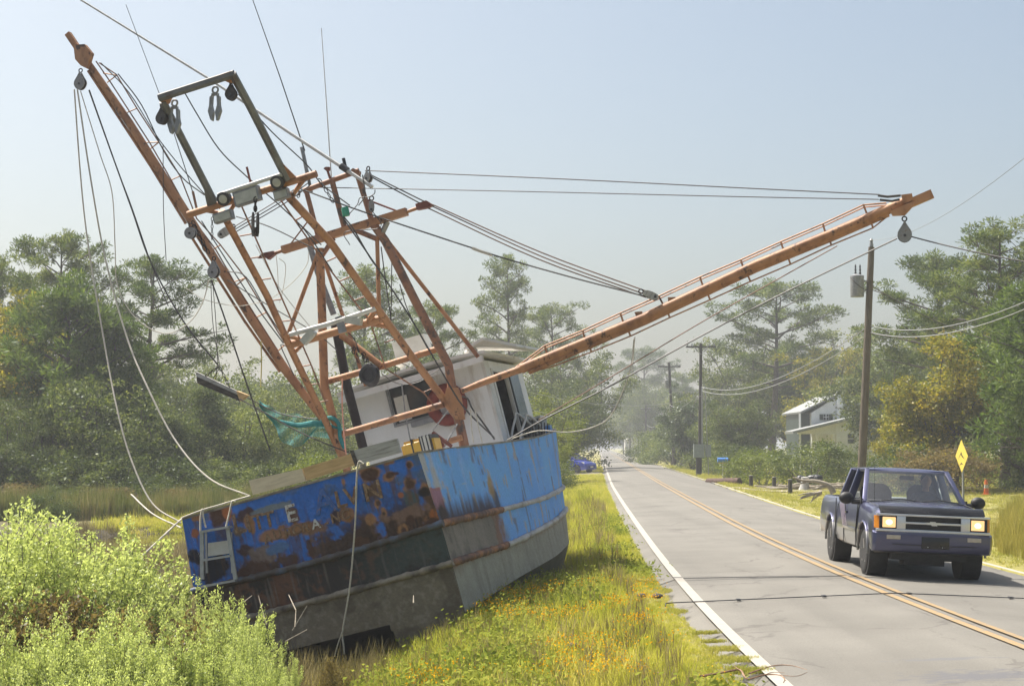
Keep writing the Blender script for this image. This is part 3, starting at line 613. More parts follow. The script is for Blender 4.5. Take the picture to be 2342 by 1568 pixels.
for i, (u, D, t, k, w_) in enumerate([(1480, 330, 800, 'pine1', 1.3), (1500, 300, 855, 'oak0', 1.2), (1560, 290, 860, 'pine3', 1.2), (1440, 420, 905, 'oak1', 1.3), (1445, 520, 935, 'oak2', 1.4), (1330, 560, 950, 'oak0', 1.4), (1600, 260, 900, 'oak2', 1.3), (1345, 640, 950, 'oak1', 1.5), (1320, 420, 930, 'oak0', 1.5), (1300, 330, 890, 'oak2', 1.3), (1288, 250, 870, 'oak0', 1.2), (1468, 380, 875, 'oak0', 1.2), (1425, 480, 915, 'pine3', 1.2), (1325, 700, 965, 'oak0', 1.6), (1440, 640, 955, 'oak1', 1.5), (1352, 1000, 985, 'oak2', 1.8), (1405, 1000, 982, 'oak0', 1.8), (1378, 1250, 992, 'oak1', 1.8)]):
    plant(k, u, D, t, label='pale hazy tree far down the road', group='trees far down the road', wx=w_)
# right side of the road
plant('pine1', 1765, 165, 650, label='big round topped pine behind the white house', wx=1.5, rz=.6)
plant('oak2', 1700, 172, 760, label='dark oak left of the big round topped pine', wx=1.1)
plant('oak0', 1830, 175, 760, label='dark oak between the big pine and the near utility pole', wx=1.2)
plant('mag0', 1585, 150, 885, label='glossy dark magnolia behind the crossarm pole', wx=1.15)
plant('oak1', 1690, 132, 880, label='grey green tree with a pale trunk left of the white house', wx=1.2)
plant('myrtle0', 1640, 142, 950, label='low green tree behind the mailbox', wx=1.3)
plant('gum0', 1905, 155, 800, label='dull leafy tree behind the roof of the white house', wx=1.2)
plant('oak0', 1960, 170, 770, label='dark tree behind the white chimney', wx=1.2)
plant('shrub0', 1540, 185, 1000, label='hedge bush by the far driveway', wx=1.5)
for i, (u, D, t) in enumerate([(1500, 210, 985), (1560, 190, 960), (1620, 150, 1000), (1665, 130, 1010), (1690, 118, 1020)]):
    plant('shrub%d' % (i % 2), u, D, t, label='rounded garden bush along the tree line past the mailbox', group='bushes past the mailbox', wx=1.3)
plant('shruby', 1745, 97, 1018, label='sprawling yellow green bush heap in front of the white house', wx=1.3)
plant('shrub0', 1850, 93, 1008, label='large rounded dark bush in front of the white house', wx=1.45)
plant('shrub1', 1925, 98, 1030, label='dark bush at the corner of the white house', wx=1.2)
plant('gum1', 2125, 84, 800, label='yellowing tree just right of the near utility pole', wx=1.05)
plant('gum0', 2190, 82, 770, label='broad yellow brown tree behind the yellow sign', wx=1.25)
plant('gum1', 2080, 92, 900, label='low yellowing tree touching the near utility pole', wx=1.1)
plant('pine3', 2290, 86, 520, label='tall dense pine at the right edge over the field', wx=1.35)
plant('pine1', 2160, 104, 590, label='dark pine behind the yellow brown trees', wx=1.3)
plant('young0', 2385, 72, 640, label='bright green young pine at the right edge', wx=1.15)
plant('oak2', 2400, 80, 700, label='dark tree with a thick black trunk near the orange drum', wx=1.1)
plant('shrubd', 2150, 78, 1000, label='brown tangled bush behind the pickup roof', wx=1.5)
plant('shrub1', 2060, 80, 1020, label='dark bush between the pole and the yellow sign', wx=1.4)
plant('shruby', 2240, 88, 1020, label='green bush behind the yellow sign', wx=1.3)
plant('shrub0', 2385, 84, 1010, label='dark bush at the right edge by the field', wx=1.3)
for i, (u, D, t, k) in enumerate([(2050, 130, 740, 'oak1'), (2240, 120, 700, 'oak0'), (2120, 140, 760, 'oak2'), (2360, 125, 640, 'pine0'), (2480, 110, 600, 'pine1'), (1990, 190, 800, 'pine2'), (2560, 90, 700, 'oak0')]):
    plant(k, u, D, t, label='dull tree in the wood at the back of the right field', group='wood behind the right field', wx=1.25)
# saltbushes in the foreground ditch
for i, (u, D, t, k, w_) in enumerate([(50, 19.5, 1138, 0, 1.05), (180, 19.0, 1128, 1, 1.05), (290, 19.8, 1172, 2, 1.0), (-40, 18.0, 1140, 1, 1.0), (110, 18.2, 1165, 2, 1.1), (20, 14.8, 1400, 2, .8), (120, 15.0, 1375, 0, .8), (250, 15.2, 1345, 1, .85), (370, 15.4, 1372, 2, .85), (455, 17.8, 1320, 0, .62), (540, 17.0, 1322, 1, .62), (500, 15.5, 1412, 2, .8), (590, 15.0, 1470, 0, .75), (160, 13.0, 1455, 1, .7), (350, 13.2, 1450, 0, .75), (660, 14.2, 1520, 2, .6), (60, 12.4, 1530, 2, .7), (640, 16.8, 1455, 1, .5), (565, 16.2, 1395, 2, .6)]):
    lab = ['pale feathery saltbush in the thicket across from the stern corner', 'leafy pale green saltbush in the clump below the boat name'][0 if i < 5 else 1]
    plant('salt%d' % k, u, D, t, label=lab, group='saltbushes behind the creek bend' if i < 5 else 'saltbushes in the roadside ditch', wx=w_, sink=.1)
plant('shrubd', 765, 17.2, 1470, label='small russet weed bush beside the dark opening under the stern', wx=.35)
plant('shrubd', 60, 17.0, 1290, label='dry brown undergrowth between the pale saltbushes', wx=.9)
plant('shrubd', 330, 17.0, 1330, label='dry brown weeds under the pale saltbush thicket', wx=.8)
# ---------------------------------------------------------------- grasses (stuff)
def blades(seed, n, h, spread, w, curve=.4, tri=False):
    rg = np.random.default_rng(seed); V = []; Qs = []; o = 0
    for i in range(n):
        az = rg.random() * 6.283; r = spread * math.sqrt(rg.random()); b = np.array([math.cos(rg.random() * 6.3) * r, math.sin(rg.random() * 6.3) * r, -.03]); hh = h * rg.uniform(.5, 1.1)
        d = np.array([math.cos(az), math.sin(az), 0]); s = np.array([-d[1], d[0], 0]) * w * rg.uniform(.6, 1.2); cv = curve * rg.uniform(.2, 1.2) * hh
        for t, k in ((0, 1), (.5, .85), (1, .12)):
            c = b + d * cv * t * t + np.array([0, 0, hh * (t - .15 * t * t)]); V += [c - s * k, c + s * k]
        Qs += [(o, o + 1, o + 3, o + 2), (o + 2, o + 3, o + 5, o + 4)]; o += 6
    return np.array(V), np.array(Qs)
def grassmat(name, cols, trans=.4, ns=.5):
    m, n, o = nodes(name); L = n.links.new; g = N(n, 'ShaderNodeNewGeometry'); t = N(n, 'ShaderNodeTexNoise', Scale=ns, Detail=4.0); L(g.outputs['Position'], t.inputs['Vector'])
    oi = N(n, 'ShaderNodeObjectInfo'); a = N(n, 'ShaderNodeMath', operation='MULTIPLY_ADD'); L(oi.outputs['Random'], a.inputs[0]); a.inputs[1].default_value = .38; L(t.outputs['Fac'], a.inputs[2])
    b = N(n, 'ShaderNodeMath', operation='MULTIPLY_ADD'); L(g.outputs['Random Per Island'], b.inputs[0]); b.inputs[1].default_value = .3; L(a.outputs[0], b.inputs[2]); c = N(n, 'ShaderNodeMath', operation='SUBTRACT'); L(b.outputs[0], c.inputs[0]); c.inputs[1].default_value = .34
    r = ramp(n, cols); L(c.outputs[0], r.inputs[0]); df = N(n, 'ShaderNodeBsdfDiffuse'); tr = N(n, 'ShaderNodeBsdfTranslucent'); L(r.outputs[0], df.inputs[0]); L(r.outputs[0], tr.inputs[0])
    mx = N(n, 'ShaderNodeMixShader'); mx.inputs[0].default_value = trans; L(df.outputs[0], mx.inputs[1]); L(tr.outputs[0], mx.inputs[2]); L(mx.outputs[0], o.inputs[0]); return m
GM = {
 'verge': grassmat('roadside_grass', [(.12, (.22, .27, .03)), (.35, (.37, .395, .05)), (.6, (.51, .485, .07)), (.85, (.58, .50, .15))], .48),
 'lawn': grassmat('mown_lawn_grass', [(.15, (.22, .25, .04)), (.45, (.37, .365, .07)), (.8, (.50, .45, .12))], .45),
 'reed': grassmat('marsh_reed', [(.15, (.09, .12, .03)), (.45, (.17, .19, .045)), (.7, (.28, .25, .085)), (.9, (.40, .32, .15))], .4),
 'dry': grassmat('dry_grass', [(.15, (.16, .13, .05)), (.5, (.27, .225, .095)), (.85, (.40, .34, .18))], .35),
 'tall': grassmat('tall_field_weeds', [(.15, (.16, .165, .03)), (.45, (.31, .285, .055)), (.8, (.47, .385, .11))], .45),
 'weedleaf': grassmat('verge_weed_leaf', [(.15, (.16, .21, .035)), (.5, (.30, .34, .055)), (.85, (.44, .44, .09))], .4),
 'flower': grassmat('orange_wildflower', [(.2, (.75, .36, .01)), (.8, (.85, .48, .02))], .3),
}
def tuft_collection(name, mat, specs):
    c = bpy.data.collections.new(name)
    for i, sp in enumerate(specs):
        v, q = blades(*sp); o_ = bpy.data.objects.new(name + '_tuft', fast_mesh(name, v, q, mat)); c.objects.link(o_)
    return c
def scatter(name, pts, scl, coll, nvar, seed=1):
    """one 'stuff' object: points carrying scale and turn, a tuft instanced on each"""
    rg = np.random.default_rng(seed); k = len(pts); me = bpy.data.meshes.new(name); me.vertices.add(k); me.vertices.foreach_set('co', np.asarray(pts, np.float32).ravel())
    def fa(nm, arr):
        a = me.attributes.new(nm, 'FLOAT', 'POINT'); a.data.foreach_set('value', np.asarray(arr, np.float32))
    fa('scl', scl); fa('turn', rg.random(k) * 6.283); ai = me.attributes.new('pick', 'INT', 'POINT'); ai.data.foreach_set('value', rg.integers(0, nvar, k).astype(np.int32)); me.update()
    ng = bpy.data.node_groups.new(name, 'GeometryNodeTree'); ng.interface.new_socket('Geometry', in_out='INPUT', socket_type='NodeSocketGeometry'); ng.interface.new_socket('Geometry', in_out='OUTPUT', socket_type='NodeSocketGeometry')
    nd = ng.nodes; L = ng.links.new; gi = nd.new('NodeGroupInput'); go = nd.new('NodeGroupOutput'); ip = nd.new('GeometryNodeInstanceOnPoints'); ci = nd.new('GeometryNodeCollectionInfo'); ci.inputs['Collection'].default_value = coll
    ci.inputs['Separate Children'].default_value = True; ci.inputs['Reset Children'].default_value = True; mp = nd.new('GeometryNodeMeshToPoints'); L(gi.outputs[0], mp.inputs[0]); L(mp.outputs[0], ip.inputs['Points']); L(ci.outputs[0], ip.inputs['Instance']); ip.inputs['Pick Instance'].default_value = True
    def at(nm, t):
        a = nd.new('GeometryNodeInputNamedAttribute'); a.data_type = t; a.inputs['Name'].default_value = nm; return a.outputs[0]
    L(at('pick', 'INT'), ip.inputs['Instance Index']); cx = nd.new('ShaderNodeCombineXYZ'); L(at('turn', 'FLOAT'), cx.inputs[2]); L(cx.outputs[0], ip.inputs['Rotation']); L(at('scl', 'FLOAT'), ip.inputs['Scale']); L(ip.outputs[0], go.inputs[0])
    o = obj(name, me, kind='stuff'); md = o.modifiers.new('scatter', 'NODES'); md.node_group = ng; return o
def field(x0, x1, y0, y1, n, seed, keep=None, ybias=2.0):
    """random ground points, denser near the camera"""
    rg = np.random.default_rng(seed); t = rg.random(n); y = y0 + (y1 - y0) * t ** ybias; x = rg.uniform(0, 1, n)
    xa = x0(y) if callable(x0) else x0; xb_ = x1(y) if callable(x1) else x1; x = xa + (xb_ - xa) * x
    if keep is not None: k = keep(x, y); x, y = x[k], y[k]
    return np.stack([x, y, groundz(x, y)], 1)
def hull_clear(x, y):
    q = np.stack([x - BO.x, y - BO.y], 1); fx = q @ np.array([_f.x, _f.y]); sx = q @ np.array([_s0.x, _s0.y]); return ~((fx > -.02) & (fx < 11) & (sx > -1.5) & (sx < 2.25 - .11 * np.maximum(fx - 6, 0) ** 1.4))
vc = tuft_collection('verge_tuft', GM['verge'], [(i, 17, .125, .09, .0048, .8) for i in range(4)] + [(9, 9, .25, .07, .0036, .45)])
pts = field(lambda y: EL(y) - 4.6, lambda y: EL(y) + .10, 11.5, 75, 68000, 3, lambda x, y: hull_clear(x, y) & (x > -4), 1.9)
dist = EL(pts[:, 1]) - pts[:, 0]; sc = np.random.default_rng(4).uniform(.6, 1.3, len(pts)) * (.35 + .75 * sstep(0, .9, dist)) * (1 + np.maximum(pts[:, 1] - 20, 0) * .018)
scatter('verge_grass', pts, sc, vc, 5, 4)
pts = field(lambda y: EL(y) - 9, lambda y: EL(y) + .05, 60, 170, 22000, 13, lambda x, y: ~((y > 124) & (y < 136)), 1.3); scatter('verge_grass', pts, np.random.default_rng(5).uniform(.7, 1.3, len(pts)), vc, 5, 5)
dc = tuft_collection('dry_tuft', GM['dry'], [(20 + i, 10, .42, .07, .004, .35) for i in range(3)])
pts = field(lambda y: EL(y) - 4.3, lambda y: EL(y) - .4, 12, 60, 2600, 23, lambda x, y: hull_clear(x, y), 1.7); scatter('dry_grass', pts, np.random.default_rng(6).uniform(.6, 1.15, len(pts)) * (1 + np.maximum(pts[:, 1] - 25, 0) * .02), dc, 3, 6)
# grass creeping over the pavement edge
rg = np.random.default_rng(31); pe = []
for cy, ln, wd in [(18.6, .30, .14), (17.8, .28, .10), (17.15, .36, .28), (16.3, .38, .35), (15.5, .42, .4), (21, .15, .3), (24, .15, .5)]:
    for _ in range(int(260 * ln * (wd + .1) / .25)):
        t = rg.random(); y = cy + rg.normal() * wd * .45 * (1 - .6 * t); x = float(EL(y)) + t * ln * rg.uniform(.6, 1); pe.append((x, y, float(roadz(x, y)) + .004))
lc = tuft_collection('lawn_tuft', GM['lawn'], [(60 + i, 14, .10, .08, .0042, .6) for i in range(4)])
scatter('creeping_grass', np.array(pe), rg.uniform(.25, .6, len(pe)), lc, 4, 7)
pts = field(lambda y: ER(y) - .03, lambda y: ER(y) + 34, 24, 170, 42000, 33, None, 1.35); scatter('lawn_grass', pts, np.random.default_rng(8).uniform(.8, 1.5, len(pts)) * (1 + np.maximum(pts[:, 1] - 40, 0) * .02), lc, 4, 8)
tc_ = tuft_collection('weed_tuft', GM['tall'], [(70 + i, 20, 1.0, .16, .006, .28) for i in range(4)])
pts = field(lambda y: ER(y) + 1.0, lambda y: ER(y) + 12, 26, 58, 5200, 43, lambda x, y: (x - ER(y)) > 1.0 + np.interp(y, [26, 36, 46, 58], [0, .6, 3.2, 7]), 1.2)
sc = np.random.default_rng(9).uniform(.55, 1.1, len(pts)) * np.interp(pts[:, 0] - ER(pts[:, 1]), [1, 3], [.5, 1.0]); scatter('field_weeds', pts, sc, tc_, 4, 9)
for i, (u, D, t, k) in enumerate([(60, 66, 1090, 'shrubd'), (150, 64, 1110, 'shrub0'), (250, 65, 1100, 'shrubd'), (330, 68, 1085, 'shrub1'), (420, 66, 1105, 'shrubd'), (500, 68, 1100, 'shrub0'), (390, 63, 1135, 'shrubd'), (110, 61, 1130, 'shrub1')]):
    plant(k, u, D, t, label='dry brown tangled bush standing among the marsh reeds' if k == 'shrubd' else 'low green bush standing among the marsh reeds', group='dry bushes among the marsh reeds' if k == 'shrubd' else 'green bushes among the marsh reeds', wx=1.5)
rc_ = tuft_collection('reed_tuft', GM['reed'], [(80 + i, 22, 1.45, .2, .012, .16) for i in range(4)])
pts = field(-24, lambda y: -2.5 + 0 * y, 61, 71, 7000, 53, lambda x, y: x < 90, 1.0); scatter('reeds', pts, np.random.default_rng(10).uniform(.6, 1.1, len(pts)) * np.interp(fbm(pts[:, 0] * .4, pts[:, 1] * .4, 2), [.38, .62], [.2, .95]), rc_, 4, 10)
mc_ = tuft_collection('marsh_tuft', GM['dry'], [(90 + i, 18, .55, .16, .007, .3) for i in range(3)])
pts = field(-14, lambda y: EL(y) - 3.6, 19, 56, 9000, 63, lambda x, y: hull_clear(x, y) & (np.hypot((x + 10.8) / 3.4, (y - 51) / 8.0) > .8), 1.2); scatter('marsh_grass', pts, np.random.default_rng(11).uniform(.5, 1.1, len(pts)), mc_, 3, 11)
pts = field(-14, lambda y: EL(y) - 3.8, 56, 62, 4200, 64, lambda x, y: np.hypot((x + 10.8) / 3.4, (y - 51) / 8.0) > .8, 1.0); scatter('marsh_grass', pts, np.random.default_rng(12).uniform(1.2, 2.4, len(pts)), vc, 5, 12)
# broad-leaved weeds in the verge
wc_ = bpy.data.collections.new('weed_leaf_tuft')
for s in range(4):
    rg = np.random.default_rng(140 + s); k = 46; C = np.stack([rg.normal(0, .10, k), rg.normal(0, .10, k), np.abs(rg.normal(.07, .06, k))], 1); a, b = rot_frames(k, .2, rg); v, q = leaf_quads(C, a, b, rg.uniform(.03, .06, k), rg.uniform(.015, .03, k)); wc_.objects.link(bpy.data.objects.new('weed_leaf', fast_mesh('weed_leaf', v, q, GM['weedleaf'])))
pts = field(lambda y: EL(y) - 3.6, lambda y: EL(y) - .05, 12, 48, 5000, 83, lambda x, y: (fbm(x * 1.1, y * .6, 18, 3) > .58) & hull_clear(x, y), 1.6); scatter('verge_weeds', pts, np.random.default_rng(17).uniform(.6, 1.5, len(pts)), wc_, 4, 17)
# orange wildflowers
fc = bpy.data.collections.new('flower_tuft')
for s in range(3):
    rg = np.random.default_rng(100 + s); k = 7; C = np.stack([rg.normal(0, .07, k), rg.normal(0, .07, k), rg.uniform(.14, .26, k)], 1); a, b = rot_frames(k, -.2, rg); v, q = leaf_quads(C, a, b, np.full(k, .02), np.full(k, .02)); fc.objects.link(bpy.data.objects.new('flower_head', fast_mesh('flower_head', v, q, GM['flower'])))
pts = field(lambda y: EL(y) - 3.2, lambda y: EL(y) - .15, 12.5, 30, 2600, 73, lambda x, y: (fbm(x * 1.3, y * .7, 8, 3) > .645) & hull_clear(x, y), 1.5); scatter('wildflowers', pts, np.random.default_rng(13).uniform(.7, 1.2, len(pts)), fc, 3, 13)
# ---------------------------------------------------------------- the grounded fishing boat
boat = thing('fishing_boat', 'rusty blue shrimp boat listing on the road verge with orange booms raised', 'boat', BM)
FA = (5.95, -1.08); FB = (4.8, 0.0)
def lp(tab, y): return np.interp(y, [a for a, b in tab], [b for a, b in tab])
_ys = np.linspace(0, 11.4, 90)
def smooth_tab(tab):
    v = lp(tab, _ys); k = np.ones(9) / 9; return np.convolve(np.pad(v, 4, mode='reflect', reflect_type='odd'), k, 'valid')
T_bg = smooth_tab([(0, 1.785), (2, 1.93), (4, 2.03), (6, 2.03), (7.5, 1.95), (8.5, 1.78), (9.5, 1.42), (10.5, .85), (11.4, .03)])
T_zg = smooth_tab([(0, 0), (2, .05), (4, .10), (6, .19), (8, .36), (9.5, .52), (11.4, .75)])
T_z1 = smooth_tab([(0, -1.0), (3, -.93), (5.3, -.85), (8, -.66), (11.4, -.35)])
T_z2 = smooth_tab([(0, -1.54), (3, -1.45), (5.5, -1.27), (8, -1.05), (11.4, -.75)])
T_bc = smooth_tab([(0, 1.89), (2, 1.93), (4, 1.96), (6, 1.90), (8, 1.62), (9.5, 1.1), (10.5, .55), (11.4, .02)])
T_zc = smooth_tab([(0, -2.21), (2.8, -1.97), (5.5, -1.8), (8, -1.62), (11.4, -1.1)])
T_bm = smooth_tab([(0, 1.06), (2.5, 1.1), (5, 1.45), (7, 1.42), (9, .85), (10.5, .3), (11.4, .01)])
T_zm = smooth_tab([(0, -2.56), (2.5, -2.6), (5, -2.45), (7, -2.4), (9, -2.4), (11.4, -2.2)])
T_bt = smooth_tab([(0, .83), (1.6, .8), (2.6, .5), (6, .35), (10.5, .1), (11.4, .005)])
T_zt = smooth_tab([(0, -2.13), (1.4, -2.15), (2.6, -2.62), (6, -2.66), (11.4, -2.5)])
T_zk = smooth_tab([(0, -2.11), (1.4, -2.12), (2.6, -2.7), (6, -2.75), (11.4, -2.6)])
def YI(T, y): return np.interp(y, _ys, T)
def side_x(y, z):
    g, c = YI(T_zg, y), YI(T_zc, y); t = (z - c) / (g - c); return YI(T_bc, y) + (YI(T_bg, y) - YI(T_bc, y)) * t
def mixc(c, a, c2): return c * (1 - a[..., None]) + np.array(c2) * a[..., None]
BLUE = (.036, .16, .56)
def hullmat(name):
    m, n, o = nodes(name); L = n.links.new; at = N(n, 'ShaderNodeAttribute', attribute_name='col'); tc = N(n, 'ShaderNodeTexCoord')
    t = N(n, 'ShaderNodeTexNoise', Scale=28.0, Detail=6.0, Roughness=.7); L(tc.outputs['Object'], t.inputs['Vector']); r = ramp(n, [(.25, .74), (.55, 1.0), (.8, 1.15)]); L(t.outputs['Fac'], r.inputs[0])
    mu = N(n, 'ShaderNodeMix', data_type='RGBA', blend_type='MULTIPLY'); mu.inputs[0].default_value = 1; L(at.outputs['Color'], mu.inputs[6]); L(r.outputs[0], mu.inputs[7])
    b = N(n, 'ShaderNodeBsdfPrincipled', Roughness=.62); b.inputs['Specular IOR Level'].default_value = .18; L(mu.outputs[2], b.inputs['Base Color']); t2 = N(n, 'ShaderNodeTexNoise', Scale=60.0, Detail=5.0); L(tc.outputs['Object'], t2.inputs['Vector'])
    bp = N(n, 'ShaderNodeBump', Strength=.35, Distance=.006); L(t2.outputs['Fac'], bp.inputs['Height']); L(bp.outputs[0], b.inputs['Normal']); L(b.outputs[0], o.inputs[0]); return m
M['hull'] = hullmat('worn_hull_paint')
def ell(X, Z, cx, cz, rx, rz, seed, soft=.22, rag=.7):
    d = np.hypot((X - cx) / rx, (Z - cz) / rz) + (fbm(X * 9, Z * 9, seed, 4) - .5) * rag * 2 + (fbm(X * 3.5, Z * 3.5, seed + 3, 3) - .5) * 1.1; return sstep(1.0 + soft, 1.0 - soft, d)
def transom_colour(X, Z):
    c = np.zeros(X.shape + (3,)) + np.array(BLUE)
    n1 = fbm(X * 1.6, Z * 1.6, 1); n2 = fbm(X * 5, Z * 5, 2); n3 = fbm(X * 16, Z * 16, 3); n4 = fbm(X * 3, Z * 1.0, 4)
    c = c * (.75 + .5 * n2)[..., None]
    c = mixc(c, sstep(.5, .62, n1 * .6 + n2 * .4 + .03 * X) * .8, (.095, .125, .145))                     # bare primer
    low = sstep(-.35, -1.0, Z - .12 * X)
    c = mixc(c, sstep(.50, .60, n1 * .35 + n2 * .35 + n3 * .3 + .09 * low - .03) * low, (.27, .125, .055))    # tan rust low down
    c = mixc(c, sstep(.52, .60, n4 * .5 + n2 * .3 + n3 * .2 + .13 * low - .05) * low, (.05, .028, .021))
    def pz(zf, x, y, rx, ry):
        a = BU(*zf(x, y), 0); b1 = BU(*zf(x + rx, y), 0); b2 = BU(*zf(x, y + ry), 0); return a.x, a.z, max(.02, (b1 - a).length), max(.02, (b2 - a).length)
    TAN, BRN, BLK, ORG, TEAL = (.33, .165, .07), (.075, .036, .025), (.016, .013, .013), (.36, .12, .04), (.065, .095, .105)
    lst = [(ZB, 790, 380, 125, 95, TAN), (ZB, 790, 375, 105, 75, BRN), (ZB, 815, 570, 90, 75, (.16, .09, .05)), (ZB, 1040, 400, 85, 60, TAN), (ZB, 1050, 385, 60, 35, BRN), (ZB, 1120, 370, 40, 35, BRN), (ZB, 1265, 265, 42, 50, TAN), (ZB, 1262, 265, 30, 40, BRN), (ZB, 1290, 660, 95, 120, TEAL), (ZB, 1280, 490, 82, 88, TAN), (ZB, 1280, 495, 72, 78, BRN), (ZB, 1450, 570, 85, 75, TAN), (ZB, 1450, 588, 64, 56, BLK), (ZB, 1170, 628, 34, 36, ORG), (ZB, 895, 715, 42, 55, TAN), (ZB, 895, 720, 22, 32, BRN), (ZB, 965, 850, 36, 52, TAN), (ZB, 965, 850, 16, 20, BLK), (ZB, 820, 915, 65, 60, TAN), (ZB, 1230, 850, 280, 75, (.20, .12, .09)), (ZB, 1280, 930, 42, 52, BRN), (ZB, 1200, 1040, 55, 55, TAN), (ZB, 1200, 1050, 32, 36, BRN), (ZB, 1565, 880, 38, 85, ORG), (ZB, 1560, 975, 150, 70, BRN), (ZB, 1400, 1030, 60, 30, TAN), (ZB, 420, 1250, 430, 115, (.06, .036, .028)), (ZB, 720, 1200, 130, 80, (.10, .05, .03)), (ZB, 390, 900, 55, 85, BRN), (ZB, 515, 860, 80, 75, TAN), (ZB, 100, 1020, 160, 90, (.24, .13, .07)), (ZB, 1010, 250, 90, 30, TAN), (ZB, 480, 470, 22, 30, TAN), (ZB, 480, 350, 60, 18, (.2, .17, .12)),
           (ZA, 560, 660, 160, 120, TAN), (ZA, 540, 690, 130, 100, BRN), (ZA, 650, 640, 60, 90, ORG), (ZA, 890, 670, 95, 95, BRN), (ZA, 940, 770, 55, 90, TAN), (ZA, 800, 860, 90, 60, (.17, .13, .10)), (ZA, 1510, 660, 65, 130, (.17, .09, .05)), (ZA, 1250, 920, 240, 85, TAN), (ZA, 1600, 830, 160, 70, TAN), (ZA, 900, 1110, 85, 70, BRN), (ZA, 1080, 1180, 170, 95, (.20, .15, .13)), (ZA, 1450, 1230, 140, 80, BRN), (ZA, 1000, 1350, 190, 85, BRN), (ZA, 480, 1350, 170, 150, BLK), (ZA, 850, 1430, 90, 110, BRN), (ZA, 265, 890, 55, 50, ORG), (ZA, 230, 1180, 85, 100, BLK), (ZA, 1710, 1090, 36, 110, BRN), (ZA, 250, 690, 60, 40, TAN), (ZA, 1250, 560, 260, 40, (.20, .23, .24)), (ZA, 1300, 1080, 120, 60, (.08, .17, .36))]
    for i, (zf, x, y, rx, ry, col) in enumerate(lst):
        cx, cz, ax, az = pz(zf, x, y, rx, ry); c = mixc(c, ell(X, Z, cx, cz - az * 1.3, ax * .8, az * 2.0, 120 + i, .5, .4) * sstep(.46, .62, fbm(X * 24, Z * 1.4, 150 + i, 3)) * .7, (.12, .065, .04)); c = mixc(c, ell(X, Z, cx, cz, ax, az, 20 + i) * .95, col)
    # drips under the patches
    st = sstep(.60, .72, fbm(X * 22, Z * 1.2, 7, 3)) * sstep(-.1, -.6, Z) * .45; c = mixc(c, st, (.10, .055, .035))
    # between the rails: black-brown with rust;   below: grey-brown mud
    b1 = sstep(-1.03, -1.06, Z + .0 * X); mid = np.array((.035, .03, .03)) * (.7 + .6 * n2)[..., None]; mid = mixc(mid, sstep(.47, .64, n2 * .4 + n1 * .25 + n3 * .35 - .05 * X) * .8, (.15, .068, .04)); mid = mixc(mid, sstep(.60, .74, fbm(X * 20, Z * 1.4, 33, 3)) * .6, (.16, .14, .12)); mid = mixc(mid, sstep(.0, 1.6, X) * sstep(.36, .62, n1 * .6 + n3 * .4) * .7, (.055, .085, .085))
    c = c * (1 - b1[..., None]) + mid * b1[..., None]
    b2 = sstep(-1.5, -1.56, Z); lo = np.array((.19, .16, .12)) * (.55 + .85 * (n2 * .5 + n3 * .5))[..., None]; lo = mixc(lo, sstep(.55, .66, n3) * .6, (.26, .24, .2)); lo = mixc(lo, sstep(.52, .60, n1) * .5, (.07, .055, .04))
    c = c * (1 - b2[..., None]) + lo * b2[..., None]
    rel = (ell(X, Z, 0, -.6, 3, .6, 9) * (sstep(.48, .60, n2 * .5 + n3 * .5)) * .008); return np.clip(c, .004, .8), rel
def transom():
    nx_, nz_ = 240, 150; tx = np.linspace(0, 1, nx_ + 1); tz = np.linspace(0, 1, nz_ + 1); TX, TZ = np.meshgrid(tx, tz, indexing='ij')
    Z0 = -2.21 * TZ; half = np.interp(-Z0, [0, 1.0, 2.21], [1.785, 1.86, 1.89]); X = (TX * 2 - 1) * half
    low = -2.125 - .0 * X; c, rel = transom_colour(X, Z0); Y = -rel - .010 * np.sin(X * 2.2) * np.sin(Z0 * 2.6)
    V = np.stack([X, Y, Z0], -1).reshape(-1, 3); I = np.arange(V.shape[0]).reshape(nx_ + 1, nz_ + 1); Qd = np.stack([I[:-1, :-1], I[:-1, 1:], I[1:, 1:], I[1:, :-1]], -1).reshape(-1, 4)
    cx = V[Qd].mean(1); Qd = Qd[~((np.abs(cx[:, 0]) < .82) & (cx[:, 2] < -2.125))]
    return obj('transom', fast_mesh('transom', V, Qd, M['hull'], attrs={'col': c.reshape(-1, 3)}, smooth=True), boat)
tr_ = transom()
# skegs below the stern, either side of the tunnel
for s in (-1, 1):
    nx_, nz_ = 30, 14; pts = []; poly = [(.82, -2.13), (1.89, -2.21), (1.14, -2.57), (.92, -2.55)]
    V = []; C = []
    for i in range(nx_ + 1):
        for j in range(nz_ + 1):
            a, b = i / nx_, j / nz_; t = (poly[0][0] * (1 - a) + poly[1][0] * a, poly[0][1] * (1 - a) + poly[1][1] * a); q = (poly[3][0] * (1 - a) + poly[2][0] * a, poly[3][1] * (1 - a) + poly[2][1] * a)
            V.append((s * (t[0] * (1 - b) + q[0] * b), 0, t[1] * (1 - b) + q[1] * b))
    V = np.array(V); c, _ = transom_colour(V[:, 0], V[:, 2]); I = np.arange(len(V)).reshape(nx_ + 1, nz_ + 1); Qd = np.stack([I[:-1, :-1], I[:-1, 1:], I[1:, 1:], I[1:, :-1]], -1).reshape(-1, 4)
    obj('stern_plate', fast_mesh('stern_plate', V, Qd, M['hull'], attrs={'col': c}, smooth=True), boat)
